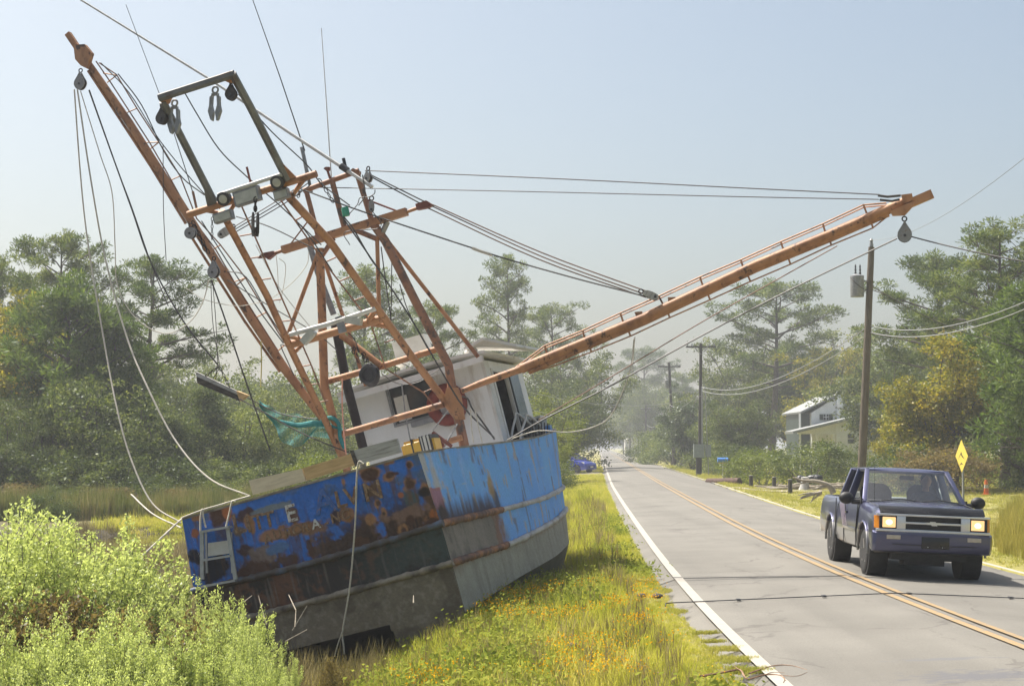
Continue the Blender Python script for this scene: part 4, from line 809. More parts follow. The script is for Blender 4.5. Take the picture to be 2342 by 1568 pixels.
def side_colour(Y, Z, zg, z1, z2, s):
    n1 = fbm(Y * .9, Z * .9, 41); n2 = fbm(Y * 3, Z * 3, 42); n3 = fbm(Y * 12, Z * 9, 43); st = fbm(Y * 9, Z * .9, 44, 4); st2 = fbm(Y * 3.5, Z * .5, 45, 4)
    c = np.zeros(Y.shape + (3,)) + np.array((.16, .40, .84)); c = c * (.82 + .36 * n2)[..., None]
    c = mixc(c, sstep(.56, .76, st * .7 + n2 * .3) * .4, (.36, .48, .68)); c = mixc(c, sstep(.60, .72, st2) * sstep(4, 7, Y) * .7, (.24, .27, .37)); c = mixc(c, sstep(.68, .76, fbm(Y * 9 + .8 * n2, Z * 1.6, 46, 4)) * .7, (.14, .10, .07)); c = mixc(c, sstep(.69, .74, fbm(Y * 7, Z * 1.8, 56, 3)) * .85, (.40, .36, .30))
    c = mixc(c, sstep(.005, .0, np.abs(Z - (z1 + .48))) * sstep(.35, .6, n3) * .6, (.42, .46, .50))
    # scraped white band at the stern corner, red square on it
    wh = sstep(.9, .3, Y + .5 * (n2 - .5) + .25 * (Z + .4)) * sstep(.35, .55, fbm(Y * 8, Z * 2.2, 47, 4) + .12); c = mixc(c, wh * (Z > z1 + .45), (.46, .46, .45)); c = mixc(c, (sstep(.0, .05, Y) * sstep(.46, .40, Y) * (Z < z1 + .5) * (Z > z1 + .19)) * .85, (.36, .12, .11))
    hole = np.maximum(ell(Y, Z, .28, -.86, .16, .13, 61, .2, .3), ell(Y, Z, 2.65, -.78, .12, .17, 62, .2, .3) * .8); c = mixc(c, hole, (.03, .022, .018)); c = mixc(c, ell(Y, Z, 2.55, -.58, .13, .14, 63, .3, .3) * .8, (.36, .23, .07))
    gn = sstep(.34, .02, (Z - z1) + .35 * (fbm(Y * 12, Z * 1.0, 48, 4) - .55)) * sstep(3.0, 2.3, Y) * (Z > z1); c = mixc(c, gn * .92, (.055, .032, .026))
    # between the rails
    mid = (Z < z1) & (Z >= z2); g = np.array((.23, .20, .165)) * (.65 + .6 * n2)[..., None]; g = mixc(g, sstep(.50, .68, st * .6 + n3 * .4) * .5, (.07, .05, .04)); g = mixc(g, ell(Y, Z, 2.45, -1.2, .2, .4, 49) * .8, (.20, .09, .05)); blue = sstep(2.4, 3.0, Y + .5 * (n3 - .5)); c2 = g * (1 - blue[..., None]) + c * blue[..., None]; c = np.where(mid[..., None], c2, c)
    # bottom
    bt = Z < z2; g = np.array((.34, .325, .26)) * (.62 + .7 * (n2 * .5 + n3 * .5))[..., None]; g = mixc(g, sstep(.48, .70, st * .6 + n2 * .4) * .4, (.10, .095, .075)); g = mixc(g, sstep(.12, .0, np.abs(Z - z2)) * sstep(.42, .6, n3), (.23, .11, .05)); g = mixc(g, sstep(.5, .0, Y + .3 * (n3 - .5)) * sstep(-1.8, -1.5, Z) * .7, (.20, .10, .05)); c = np.where(bt[..., None], g, c)
    return np.clip(c, .004, .8)
def hull_side(s):
    ny, nz_ = 200, 110; ty = np.linspace(0, 1, ny + 1) ** 1.0 * 11.4; tz = np.linspace(0, 1, nz_ + 1); Yg, T = np.meshgrid(ty, tz, indexing='ij'); zg, zc = YI(T_zg, Yg), YI(T_zc, Yg); Z = zg + (zc - zg) * T; X = side_x(Yg, Z)
    dent = (fbm(Yg * .8, Z * .8, 70, 3) - .5) * .05 * np.clip(Yg, 0, 1); V = np.stack([s * (X + dent), Yg, Z], -1).reshape(-1, 3); I = np.arange(len(V)).reshape(ny + 1, nz_ + 1); Qd = np.stack([I[:-1, :-1], I[1:, :-1], I[1:, 1:], I[:-1, 1:]], -1).reshape(-1, 4)
    if s < 0: Qd = Qd[:, ::-1]
    c = side_colour(Yg, Z, zg, YI(T_z1, Yg), YI(T_z2, Yg), s); return obj('hull_side', fast_mesh('hull_side', V, Qd, M['hull'], attrs={'col': c.reshape(-1, 3)}, smooth=True), boat)
hs_ = [hull_side(1), hull_side(-1)]
def hull_bottom():
    ny = 90; prof = [(T_bc, T_zc), (T_bm, T_zm), (T_bt, T_zt)]; V = []; C = []
    rows = []
    for y in np.linspace(0, 11.4, ny + 1):
        row = []
        for s in (1, -1):
            pp = [(s * YI(b, y), YI(z, y)) for b, z in prof]; row.append(pp)
        line = row[0] + [(0, YI(T_zk, y))] + row[1][::-1]; sub = []
        for k in range(len(line) - 1):
            for t in range(8): sub.append((line[k][0] + (line[k + 1][0] - line[k][0]) * t / 8, y, line[k][1] + (line[k + 1][1] - line[k][1]) * t / 8))
        sub.append((line[-1][0], y, line[-1][1])); rows.append(sub)
    V = np.array(rows); m_ = V.shape[1]; I = np.arange(V.shape[0] * m_).reshape(-1, m_); Qd = np.stack([I[:-1, :-1], I[:-1, 1:], I[1:, 1:], I[1:, :-1]], -1).reshape(-1, 4); V = V.reshape(-1, 3)
    n2 = fbm(V[:, 1] * 4, V[:, 2] * 4 + V[:, 0], 80); c = np.array((.13, .125, .10)) * (.5 + .9 * n2)[:, None]; obj('hull_bottom', fast_mesh('hull_bottom', V, Qd, M['hull'], attrs={'col': c}, smooth=True), boat)
hull_bottom()
M['rail'] = pm('chipped_rub_rail', [(.28, (.10, .05, .03)), (.42, (.33, .31, .28)), (.6, (.46, .46, .44)), (.75, (.30, .14, .06)), (.85, (.40, .40, .38))], 3.5, .6, bump=.6, bscale=25, detail=9, stretch=(1, .8, 1))
M['railrust'] = pm('rusty_rub_rail', [(.3, (.03, .02, .017)), (.5, (.15, .07, .035)), (.62, (.34, .15, .06)), (.8, (.07, .04, .03))], 4, .7, bump=.7, bscale=25, detail=9)
M['raildark'] = pm('dark_rub_rail', [(.3, (.025, .02, .02)), (.5, (.06, .05, .045)), (.68, (.08, .13, .22)), (.8, (.16, .12, .09))], 3, .65, bump=.6, bscale=25, detail=9)
M['railtan'] = pm('muddy_pale_rub_rail', [(.3, (.06, .05, .04)), (.5, (.22, .19, .15)), (.7, (.34, .31, .26))], 4, .7, bump=.6, bscale=25, detail=9)
jr = random.Random(3)
def jit(q, a=.008): return Vector(q) + Vector((jr.uniform(-a, a), jr.uniform(-a, a), jr.uniform(-a, a)))
for s in (1, -1):
    for T, y0, y1, mt, r in ((T_z1, 0, 2.75, 'railrust', .05), (T_z1, 2.75, 11.35, 'rail', .042), (T_z2, 0, 2.6, 'railrust', .05), (T_z2, 2.6, 11.35, 'rail', .046)):
        g = Geo(); ys = np.linspace(y0, y1, 60); g.tube([jit((s * (side_x(y, YI(T, y)) + .015), y, YI(T, y)), .005) for y in ys], [r * jr.uniform(.85, 1.15) for _ in ys], 8); g.build('rub_rail', M[mt], boat, 60)
for z, mt, r in ((-1.0, 'raildark', .045), (-1.54, 'railtan', .045)):
    g = Geo(); xs = np.linspace(-1.9, 1.9, 70); g.tube([jit((x, -.02, z - .055 * (1 - (x / 1.9) ** 2) * (1 if z > -1.2 else .4)), .005) for x in xs], [r * jr.uniform(.8, 1.2) for _ in xs], 8); g.build('rub_rail', M[mt], boat, 60)
# gunwale cap, bulwark inner face and deck
for s in (1, -1):
    g = Geo(); ys = np.linspace(0, 11.35, 70); g.loft([[Vector((s * (YI(T_bg, y) + dx), y, YI(T_zg, y) + dz)) for dx, dz in ((.015, -.012), (.015, .016), (-.06, .016), (-.06, -.012))] for y in ys]); g.build('gunwale', M['railtan'], boat, 40)
    g = Geo(); g.sheet(lambda a, b: Vector((s * (YI(T_bg, a * 11.3) - .05 - .1 * b), a * 11.3, YI(T_zg, a * 11.3) - b * (YI(T_zg, a * 11.3) + .7))), 60, 3); g.build('bulwark', M['cabin'], boat, 60)
g = Geo(); g.box((0, -.02 + .035, 0), (3.56, .06, .03)); g.build('gunwale', M['railtan'], boat)
g = Geo(); g.sheet(lambda a, b: Vector(((b * 2 - 1) * (YI(T_bg, a * 10.6) - .12), .06 + a * 10.6, -.68 + .03 * a)), 40, 6); g.build('deck', M['galv'], boat)
g = Geo(); g.sheet(lambda a, b: Vector(((a * 2 - 1) * 1.75, .05, -b * .7)), 6, 2); g.build('bulwark', M['cabin'], boat)
# welded letters
M['let_white'] = pm('peeling_white_letter', [(.4, (.20, .12, .07)), (.5, (.55, .54, .52)), (.8, (.66, .66, .65))], 14, .6, bump=.3)
M['let_rust'] = pm('rusted_letter', [(.3, (.06, .035, .025)), (.5, (.20, .115, .06)), (.62, (.33, .22, .13)), (.74, (.52, .50, .46))], 16, .7, bump=.5)
M['let_blue'] = pm('blue_painted_letter', [(.4, (.022, .085, .30)), (.55, (.035, .13, .42)), (.62, (.22, .12, .06)), (.72, (.5, .5, .48))], 13, .6, bump=.4)
def letter(ch, u, v, h, mt, rot=0.0):
    cu = bpy.data.curves.new('letter', 'FONT'); cu.body = ch; cu.size = h / .69; cu.extrude = .008; cu.align_x = 'CENTER'; cu.offset = .004 * h / .2; to = bpy.data.objects.new('tmp', cu); COL.objects.link(to); dg = bpy.context.evaluated_depsgraph_get(); me = bpy.data.meshes.new_from_object(to.evaluated_get(dg)); bpy.data.objects.remove(to); me.name = 'letter'; me.materials.clear(); me.materials.append(M[mt])
    q = BU(u, v, 0); o = obj('letter', me, boat, (q.x, -.012, q.z - h * .5)); o.rotation_euler = (R(90), R(rot), 0); return o
for ch, (u, v), h, mt in [('L', (546, 1196), .27, 'let_rust'), ('I', (569, 1198), .22, 'let_rust'), ('T', (592, 1192), .21, 'let_rust'), ('T', (616, 1187), .21, 'let_rust'), ('L', (640, 1181), .21, 'let_blue'), ('E', (666, 1172), .23, 'let_white'), ('A', (742, 1143), .33, 'let_blue'), ('L', (779, 1140), .23, 'let_rust'), ('V', (805, 1133), .23, 'let_rust'), ('I', (829, 1127), .23, 'let_blue'), ('N', (853, 1121), .25, 'let_rust'),
                          ('A', (614, 1231), .13, 'let_rust'), ('U', (635, 1222), .125, 'let_rust'), ('R', (660, 1216), .125, 'let_rust'), ('O', (680, 1210), .125, 'let_rust'), ('R', (700, 1204), .125, 'let_rust'), ('A', (723, 1197), .13, 'let_white'), ('-', (747, 1192), .13, 'let_rust'), ('N', (768, 1183), .13, 'let_rust'), ('C', (791, 1175), .13, 'let_rust')]: letter(ch, u, v, h, mt)
# ---------- wheelhouse
def wall(g, x0, x1, y0, y1, z0, z1): g.box(((x0 + x1) / 2, (y0 + y1) / 2, (z0 + z1) / 2), (abs(x1 - x0), abs(y1 - y0), abs(z1 - z0)))
CY0, CW, CT = 6.6, 1.22, 1.80
g = Geo(); wx0, wx1, wz0, wz1 = BU(905, 960, CY0).x, BU(998, 920, CY0).x, BU(915, 968, CY0).z, BU(905, 882, CY0).z
wall(g, -CW, wx0, CY0, CY0 + .06, -.68, CT); wall(g, wx1, CW, CY0, CY0 + .06, -.68, CT); wall(g, wx0, wx1, CY0, CY0 + .06, -.68, wz0); wall(g, wx0, wx1, CY0, CY0 + .06, wz1, CT)
wall(g, -CW, -CW + .05, CY0 + .06, 9.3, -.65, CT); wall(g, -CW + .05, CW - .05, 9.24, 9.3, -.65, CT)
wall(g, CW - .05, CW, CY0 + .06, CY0 + .42, -.65, CT); wall(g, CW - .05, CW, 8.05, 9.3, -.65, CT); wall(g, CW - .05, CW, CY0 + .42, 8.05, 1.62, CT)
wh = g.build('wheelhouse', M['cabin'], boat, 0)
g = Geo(); wall(g, -CW + .06, CW - .06, 8.2, 8.24, -.6, CT - .05); wall(g, -CW + .06, CW - .06, CY0 + .1, 9.2, -.66, -.6); g.build('inner_bulkhead', M['darkmetal'], wh, 0)
g = Geo(); nr = 14
g.loft([[Vector((x, y, CT + .02 + .10 * (1 - (x / 1.6) ** 2) + dz)) for y, dz in ((CY0 - .38, .0), (CY0 - .38, .05), (9.6, .05), (9.6, .0))] for x in np.linspace(-1.38, 1.42, nr)]); rf = g.build('roof', M['white'], wh, 30)
g = Geo(); g.box((0, CY0 - .36, CT - .035), (2.72, .04, .11)); g.build('fascia', M['cabin'], rf, 0)
g = Geo(); g.prism([(1.05, 6.3, 2.0), (1.45, 6.2, 2.06), (1.92, 6.5, 1.83), (1.9, 8.6, 1.86), (1.4, 8.6, 2.02)], (0, 0, .05)); g.build('roof_flap', M['white'], wh, 0)
g = Geo()
for x0, x1, z0, z1 in ((wx0, wx1, wz1 - .0, wz1 + .045), (wx0, wx1, wz0 - .045, wz0), (wx0 - .045, wx0, wz0 - .045, wz1 + .045), (wx1, wx1 + .045, wz0 - .045, wz1 + .045)): wall(g, x0, x1, CY0 - .035, CY0 - .002, z0, z1)
wf = g.build('window_frame', M['galv'], wh, 0); g = Geo(); wall(g, wx0 + .002, wx1 - .002, CY0 + .02, CY0 + .03, wz0 + .002, wz1 - .002); g.build('pane', M['winglass'], wh, 0)
g = Geo(); wall(g, wx0 + .06, wx0 + .3, CY0 - .012, CY0 + .008, wz0 + .02, wz1 - .2); g.build('window_board', M['offwhite'], wh, 0)
g = Geo(); wall(g, wx0 + .3, wx1 + .12, CY0 - .16, CY0 - .04, wz0 - .14, wz0 - .06); g.build('shelf', M['galv'], wh, 0)
for y in (CY0 + .42, 8.05):
    g = Geo(); g.box((CW + .012, y, .5), (.05, .1, 2.3)); g.build('door_frame', M['white'], wh, 0)
g = Geo(); g.box((CW + .05, 8.35, .55), (.04, .62, 2.1)); g.build('door', M['winglass'], wh, 0)
g = Geo(); wall(g, CW - .02, CW + .035, CY0 - .012, CY0 + .3, -.6, CT - .02); g.build('corner_post', M['white'], wh, 0)
g = Geo(); g.torus(BU(1022, 925, CY0 - .10), .27, .105, (0, 1, 0), 28, 8); lr = g.build('life_ring', M['redring'], None, 60, label='faded red life ring hung on the back of the wheelhouse', cat='life ring'); lr.matrix_world = BM @ Matrix.Translation((0, 0, 0))
g = Geo(); g.lathe([(.0, 0), (.05, 0), (.055, .1), (.13, .16), (.135, .2), (0, .22)], BU(*Z8(735, 340), 7.2), (0, 0, 1), 12); g.build('gps_dome', M['offwhite'], wh)
q = BU(943, 795, 7.4); g = Geo(); g.box((q.x, q.y, q.z + .02), (.62, .3, .30)); rd = g.build('radar_box', M['offwhite'], wh, 0); g = Geo(); g.box((q.x, q.y, q.z - .155), (.66, .34, .045)); g.build('radar_stripe', M['blue'], wh, 0)
g = Geo(); g.tube([(q.x, q.y, q.z - .17), (q.x, q.y, CT + .1)], .06, 8); g.build('radar_post', M['orange'], wh)
g = Geo(); g.lathe([(0, 0), (.11, .01), (.12, .1), (.05, .18), (0, .19)], BU(1080, 815, 6.5), (0, 0, 1), 12); g.build('search_light', M['white'], wh)
# bow rail hoops and the grey box beyond the cabin
for (a, b, c) in [((1170, 1003), (1180, 945), (1235, 1000)), ((1190, 1003), (1205, 948), (1250, 996))]:
    g = Geo(); A, B_, C_ = BU(*a, 7.2), BU(*b, 7.6), BU(*c, 8.3); g.tube(spline([A - Vector((0, 0, .4)), A, A.lerp(B_, .8), B_, B_.lerp(C_, .35) + Vector((0, 0, .07)), C_.lerp(B_, .35) + Vector((.02, 0, .05)), C_], 5), .022, 8); g.build('rail_hoop', M['white'], boat, 60)
q = BU(1215, 985, 8.6); g = Geo(); g.box((q.x, q.y, q.z - .1), (.55, .5, .55)); dbx = g.build('deck_box', M['galv'], boat, 0); g = Geo(); g.box((q.x, q.y - .02, q.z + .19), (.62, .58, .04)); g.build('lid', M['white'], dbx, 0)
q = BU(1256, 985, 8.2); g = Geo(); g.box(q, (.10, .16, .2)); g.build('bow_cleat', M['blue'], boat, 0)
g = Geo(); 
for k in range(9): g.tube([BU(1196 + k * 7, 955 + k * 1.5, 8.0), BU(1200 + k * 6.6, 1003 - k * .8, 8.0)], .009, 4)
g.build('rail_wires', M['cable'], boat)
# ---------- rig
def bt(name, pts, pl, r, mat, n=8, parent=None, sm=50, extra=None, sp=0):
    q = [BU(*p, *pl) for p in pts]; q = spline(q, sp) if sp else q
    g = Geo(); g.tube(q, r, n); return g.build(name, M[mat], parent or boat, sm)
def bq(name, pts, pl, w_, mat, parent=None):                # square section
    q = [BU(*p, *pl) for p in pts]; g = Geo()
    for a, b in zip(q[:-1], q[1:]): g.beam(a, b, w_, w_)
    return g.build(name, M[mat], parent or boat, 0)
def plate(name, pts, pl, th, mat, parent=None):
    q = [BU(*p, *pl) for p in pts]; g = Geo(); g.prism([v - Vector((0, th / 2, 0)) for v in q], (0, th, 0)); return g.build(name, M[mat], parent or boat, 0)
# leaning gallows frame
bt('gallows_leg', [(506, 482), (612, 679), (669, 806), (748, 970), (790, 1062)], FA, .058, 'orange')
bt('gallows_leg', [Z3(690, 330), (757, 555), (875, 722), (960, 840), Z8(1500, 990)], FA, .062, 'orange')
bt('gallows_crossbar', [(430, 491), (724, 397)], FA, .055, 'orange')
bt('gallows_crossbar', [Z3(735, 1400), Z3(1375, 1220)], FA, .066, 'orange')
bt('gallows_crossbar', [Z4(640, 832), Z4(1415, 605)], (4.75, 0), .055, 'orange')
bt('gallows_brace', [Z3(700, 1335), Z3(850, 1375), Z3(770, 1450)], FA, .035, 'orange'); bt('gallows_brace', [Z3(1280, 1240), Z3(1330, 1160)], FA, .045, 'orange'); bt('gallows_brace', [Z3(1300, 1255), Z3(1420, 1275)], FA, .04, 'orange')
bt('gallows_brace', [Z3(370, 390), Z3(300, 500), Z3(150, 465)], FA, .035, 'orange'); bt('gallows_brace', [Z3(830, 250), Z3(760, 355), Z3(600, 320)], FA, .04, 'orange')
bt('gallows_post', [Z3(205, 400), Z2(870, 830), (372, 232)], FA, .056, 'grey_rig', 6); bt('gallows_post', [Z3(715, 250), Z2(1330, 680), (531, 168)], FA, .058, 'grey_rig', 6)
bt('gallows_top_bar', [(364, 224), (536, 169)], FA, .06, 'grey_rig', 6)
plate('gusset', [Z2(755, 610), Z2(840, 600), Z2(815, 655), Z2(775, 680)], FA, .05, 'orange'); plate('gusset', [Z2(1110, 490), Z2(1210, 455), Z2(1225, 530), Z2(1190, 525)], FA, .05, 'orange')
plate('gusset', [Z3(655, 110), Z3(780, 235), Z3(720, 260), Z3(690, 200)], FA, .04, 'orange'); plate('gusset', [Z3(135, 255), Z3(205, 370), Z3(235, 440), Z3(165, 440), Z3(150, 370)], FA, .06, 'grey_rig')
bt('light_boom', [Z3(235, 360), Z3(680, 215)], (FA[0] - .05, FA[1]), .032, 'whip'); bt('light_boom', [Z3(735, 1330), Z3(1010, 1255), Z3(1330, 1150)], (FA[0] - .1, FA[1]), .04, 'white')
# ladders on the frame
g = Geo(); lad = [(551.5, 469), (615, 614), (714, 840), (742, 915)]; g.tube([BU(*p, *FA) for p in lad], .014, 5); sd = g.build('ladder_side', M['orange_dull'], boat)
for (a, b) in [((385, 645), (470, 630)), ((460, 800), (520, 790)), ((530, 950), (605, 938)), ((600, 1095), (675, 1085)), ((670, 1240), (745, 1230))]: bt('ladder_rung', [Z3(*a), Z3(*b)], FA, .012, 'orange_dull', 5)
for (a, b) in [((400, 335), (465, 322)), ((460, 465), (525, 457)), ((525, 590), (590, 578))]: bt('ladder_rung', [Z4(*a), Z4(*b)], FA, .012, 'orange_dull', 5)
bt('ladder_side', [Z3(650, 365), Z3(850, 650), Z3(1000, 860), Z3(1200, 1120), Z3(1290, 1230), Z4(1000, 350), Z4(1270, 520), Z4(1370, 640)], FA, .013, 'orange_dull', 5)
for (a, b) in [((775, 535), (840, 500)), ((990, 822), (1055, 793)), ((1080, 960), (1150, 930)), ((1180, 1095), (1250, 1068)), ((1395, 1385), (1470, 1360))]: bt('ladder_rung', [Z3(*a), Z3(*b)], FA, .012, 'orange_dull', 5)
bt('ladder_rung', [Z4(1270, 520), Z4(1340, 490)], FA, .012, 'orange_dull', 5); bt('ladder_rung', [Z3(740, 700), Z3(865, 535)], FA, .012, 'orange_dull', 5)
# mast frame
bt('mast_leg', [Z3(1205, 215), Z3(1310, 555)], FB, .05, 'orange_dull', 6)
bt('mast_leg', [Z3(1310, 555), Z3(1400, 680), Z3(1600, 1080), Z3(1840, 1545), (1034, 890), (1062, 1020)], FB, [.07, .075, .075, .075, .08, .085], 'orange_dull', 6)
bt('mast_leg', [(731, 568), (736, 700), (742, 890)], FB, .075, 'orange', 10); bt('mast_leg', [(742, 880), (762, 955), (795, 1080)], FB, .07, 'orange', 10)
bq('crossarm', [Z3(685, 742), Z3(1550, 475)], FB, .125, 'orange'); bt('crossarm_end', [Z3(630, 765), Z3(700, 740)], FB, .03, 'orange'); bt('crossarm_end', [Z3(1540, 480), Z3(1625, 450)], FB, .03, 'orange')
plate('sheave_box', [Z3(515, 800), Z3(550, 765), Z3(625, 750), Z3(638, 770), Z3(590, 810), Z3(570, 795)], FB, .1, 'redrust'); plate('sheave_box', [Z3(1615, 425), Z3(1690, 400), Z3(1735, 430), Z3(1700, 450), Z3(1625, 465)], FB, .12, 'redrust')
bt('mast_top_bar', [Z3(830, 330), Z3(1215, 190)], FB, .048, 'orange_dull'); plate('sheave_box', [Z3(1130, 215), Z3(1180, 175), Z3(1225, 195), Z3(1225, 215), Z3(1170, 225)], FB, .09, 'orange_dull')
bt('mast_post', [Z3(1030, 265), Z3(1115, 590)], FB, .05, 'orange_dull'); bt('mast_post', [Z3(850, 335), Z3(935, 660)], FB, .045, 'orange_dull')
bt('horn', [ZT(595, 200), ZT(650, 370)], FB, .022, 'redrust'); plate('horn_bell', [ZT(550, 195), ZT(580, 170), ZT(635, 170), ZT(630, 215), ZT(605, 240)], FB, .07, 'redrust')
bt('exhaust_stack', [(765, 731), (780, 810), (792, 875), (832, 1030)], (5.6, 0), .082, 'blackrust', 12); bt('exhaust_pipe', [Z3(870, 700), Z3(930, 900), Z3(1040, 1190)], (5.6, 0), .055, 'galv', 10)
bt('strut', [Z3(925, 780), Z3(725, 1320)], FB, .038, 'orange'); bt('strut', [(742, 597), (783, 719), (799, 763), (837, 882)], (5.2, 0), .034, 'orange'); bt('strut', [Z3(1342, 650), Z3(1355, 1140)], FB, .037, 'orange'); bt('strut', [Z3(1405, 665), Z3(2045, 1485)], (5.6, 0), .036, 'orange')
bt('strut', [Z3(1160, 590), Z3(1340, 665)], FB, .045, 'orange_dull'); bt('strut', [Z3(1040, 660), Z3(960, 780)], FB, .045, 'orange_dull'); bt('strut', [Z3(1415, 545), Z3(1370, 640)], FB, .05, 'galv', 4); bt('strut', [Z3(1280, 395), Z3(1490, 475)], FB, .016, 'redrust')
bt('cross_pipe', [Z4(590, 440), Z4(1000, 325), Z4(1385, 205)], (5.0, 0), .055, 'orange'); bt('strut', [Z4(680, 110), Z4(970, 330)], (4.6, 0), .055, 'orange'); bt('strut', [Z4(970, 325), Z4(870, 445)], (4.6, 0), .03, 'redrust')
plate('boom_heel_plate', [Z8(1340, 560), Z8(1500, 555), Z8(1540, 660), Z8(1580, 900), Z8(1600, 1010), Z8(1470, 1000), Z8(1310, 690)], (4.7, 0), .05, 'orange')
bt('base_pipe', [Z8(1230, 1360), Z8(1560, 1260)], (4.7, 0), .05, 'orange'); bt('base_pipe', [Z8(1150, 1200), Z8(1300, 1400)], (4.3, 0), .035, 'redrust'); bt('base_pipe', [Z8(1140, 1190), Z8(1410, 1390)], (4.2, 0), .03, 'redrust')
q = BU(*Z4(890, 395), 4.5); g = Geo(); g.ball(q, (.17, .12, .2), 12, 8); g.torus(q + Vector((0, -.1, 0)), .13, .035, (0, 1, 0), 14, 6); g.build('winch', M['darkmetal'], boat)
g = Geo(); qa, qb = BU(*Z4(760, 190), 4.5), BU(*Z4(930, 330), 4.5)
for k in range(16): 
    t = k / 15; c = qa.lerp(qb, t) + Vector((jr.uniform(-.05, .05), -.06, jr.uniform(-.1, .02))); g.torus(c, .032, .009, (jr.random(), jr.random(), jr.random() * .3), 8, 4)
g.build('chain_heap', M['blackrust'], boat)
# hydraulic hoses and odd loose lines between the legs
def wire(name, pts, pl, r=.008, mat='cable', sp=5, n=4): return bt(name, pts, pl, r, mat, n, None, 60, None, sp)
# starboard boom, lowered
BP = FB
ob = [(1058, 893), (1110, 872), Z5(260, 845)]
sbm = bt('outrigger_boom', [(1056, 894), (1100, 876), Z5(200, 868), Z5(265, 845), Z5(300, 832)], BP, [.045, .055, .06, .06, .075], 'orange')
bt('boom_tube', [Z5(290, 835), Z5(800, 625), Z5(1250, 412), Z5(1560, 285), Z5(1880, 145)], BP, .082, 'orange', 10, sbm); bt('boom_tube', [Z5(320, 850), Z5(800, 645), Z5(1250, 432), Z5(1560, 305), Z5(1790, 205)], BP, .042, 'orange', 8, sbm)
bq('boom_tip', [Z5(1880, 160), Z5(1968, 122)], BP, .13, 'orange', sbm); plate('tip_bracket', [Z5(1795, 195), Z5(1860, 165), Z5(1895, 155), Z5(1890, 172), Z5(1855, 210), Z5(1805, 212)], (4.72, 0), .1, 'orange', sbm); plate('tip_bracket', [Z5(1840, 128), Z5(1885, 122), Z5(1890, 150), Z5(1850, 165)], (4.74, 0), .09, 'orange', sbm)
up_ = [(265, 832), (385, 742), (540, 680), (695, 608), (850, 540), (1018, 462), (1185, 392), (1348, 318), (1520, 245), (1685, 168), (1780, 160)]
bt('truss_rod', [Z5(*p) for p in up_], BP, .014, 'orange', 5, sbm); bt('truss_rod', [Z5(p[0] + 4, p[1] + 9) for p in up_], (4.95, 0), .012, 'orange', 5, sbm)
dn = [(320, 850), (415, 828), (575, 768), (735, 703), (895, 628), (1060, 555), (1225, 480), (1388, 410), (1555, 332), (1725, 262), (1790, 210)]
bt('truss_rod', [Z5(*p) for p in dn], BP, .012, 'orange', 5, sbm)
for (a, b) in [((385, 742), (395, 780)), ((540, 680), (548, 715)), ((693, 608), (705, 645)), ((850, 540), (870, 578)), ((1018, 462), (1033, 505)), ((1185, 392), (1198, 432)), ((1348, 318), (1362, 358)), ((1520, 245), (1532, 285)), ((1685, 165), (1702, 210)), ((575, 768), (568, 745)), ((735, 703), (726, 680)), ((895, 628), (887, 605)), ((1060, 555), (1050, 530)), ((1225, 480), (1215, 458)), ((1388, 410), (1378, 380)), ((1555, 332), (1545, 300)), ((1725, 262), (1715, 232))]: bt('spreader', [Z5(*a), Z5(*b)], BP, .016, 'orange', 5, sbm)
plate('pad_eye', [Z5(752, 605), Z5(782, 602), Z5(785, 620), Z5(760, 628)], BP, .04, 'orange', sbm); plate('pad_eye', [Z5(888, 545), Z5(918, 543), Z5(922, 555), Z5(890, 565)], BP, .04, 'orange', sbm)
# port boom, raised
LB = [(155, 77), (202, 144), (300, 300), (421, 479), (500, 607), (576, 729), (651, 843), (735, 954)]
pbm = bt('outrigger_boom', [Z2(300, 400), Z2(560, 780), (421, 479), (500, 607), (576, 729), (651, 843), (737, 957)], FB, [.06, .075, .078, .078, .08, .08, .06], 'orange', 10)
bq('boom_tip', [Z2(172, 215), Z2(290, 390)], FB, .10, 'orange', pbm); plate('tip_bracket', [Z2(215, 290), Z2(285, 285), Z2(330, 340), Z2(300, 440), Z2(260, 420), Z2(225, 380)], (4.72, 0), .1, 'orange', pbm)
def off(p, dx, dy): return (p[0] + dx, p[1] + dy)
bt('truss_bar', [Z2(300, 450), Z2(490, 740), Z2(700, 1060), Z2(920, 1420)], FB, .026, 'orange', 5, pbm); bt('truss_bar', [(440, 545), (560, 735), (640, 850)], FB, .024, 'orange', 5, pbm)
for (x, y) in [(360, 545), (430, 630), (500, 745), (640, 955), (700, 1065), (840, 1285)]: bt('spreader', [Z2(x, y), Z2(x + 26, y - 22)], FB, .02, 'orange', 4, pbm)
pu = [Z2(370, 400), Z2(480, 475), Z2(610, 690), Z2(750, 905), Z2(885, 1120), (450, 500), Z3(250, 705), Z3(425, 935), Z3(570, 1175), Z3(700, 1390)]
bt('truss_rod', [Z2(350, 390), Z2(440, 520), Z2(690, 905), Z2(820, 1130), (440, 500), Z3(220, 740), Z3(345, 960), Z3(490, 1190), Z3(650, 1440)], FB, .012, 'orange_dull', 5, pbm); bt('truss_rod', pu, (4.6, 0), .012, 'orange_dull', 5, pbm)
for (a, b) in [((395, 465), (482, 478)), ((420, 525), (482, 478)), ((535, 720), (610, 688)), ((670, 905), (750, 903)), ((690, 950), (750, 903)), ((810, 1150), (885, 1118))]: bt('spreader', [Z2(*a), Z2(*b)], FB, .012, 'orange', 4, pbm)
for (a, b) in [((185, 745), (255, 705)), ((325, 970), (425, 935)), ((350, 1000), (425, 935)), ((500, 1210), (570, 1175)), ((650, 1445), (700, 1400))]: bt('spreader', [Z3(*a), Z3(*b)], FB, .012, 'orange', 4, pbm)
plate('pad_eye', [Z3(240, 860), Z3(290, 860), Z3(310, 885), Z3(280, 915)], FB, .05, 'orange', pbm)
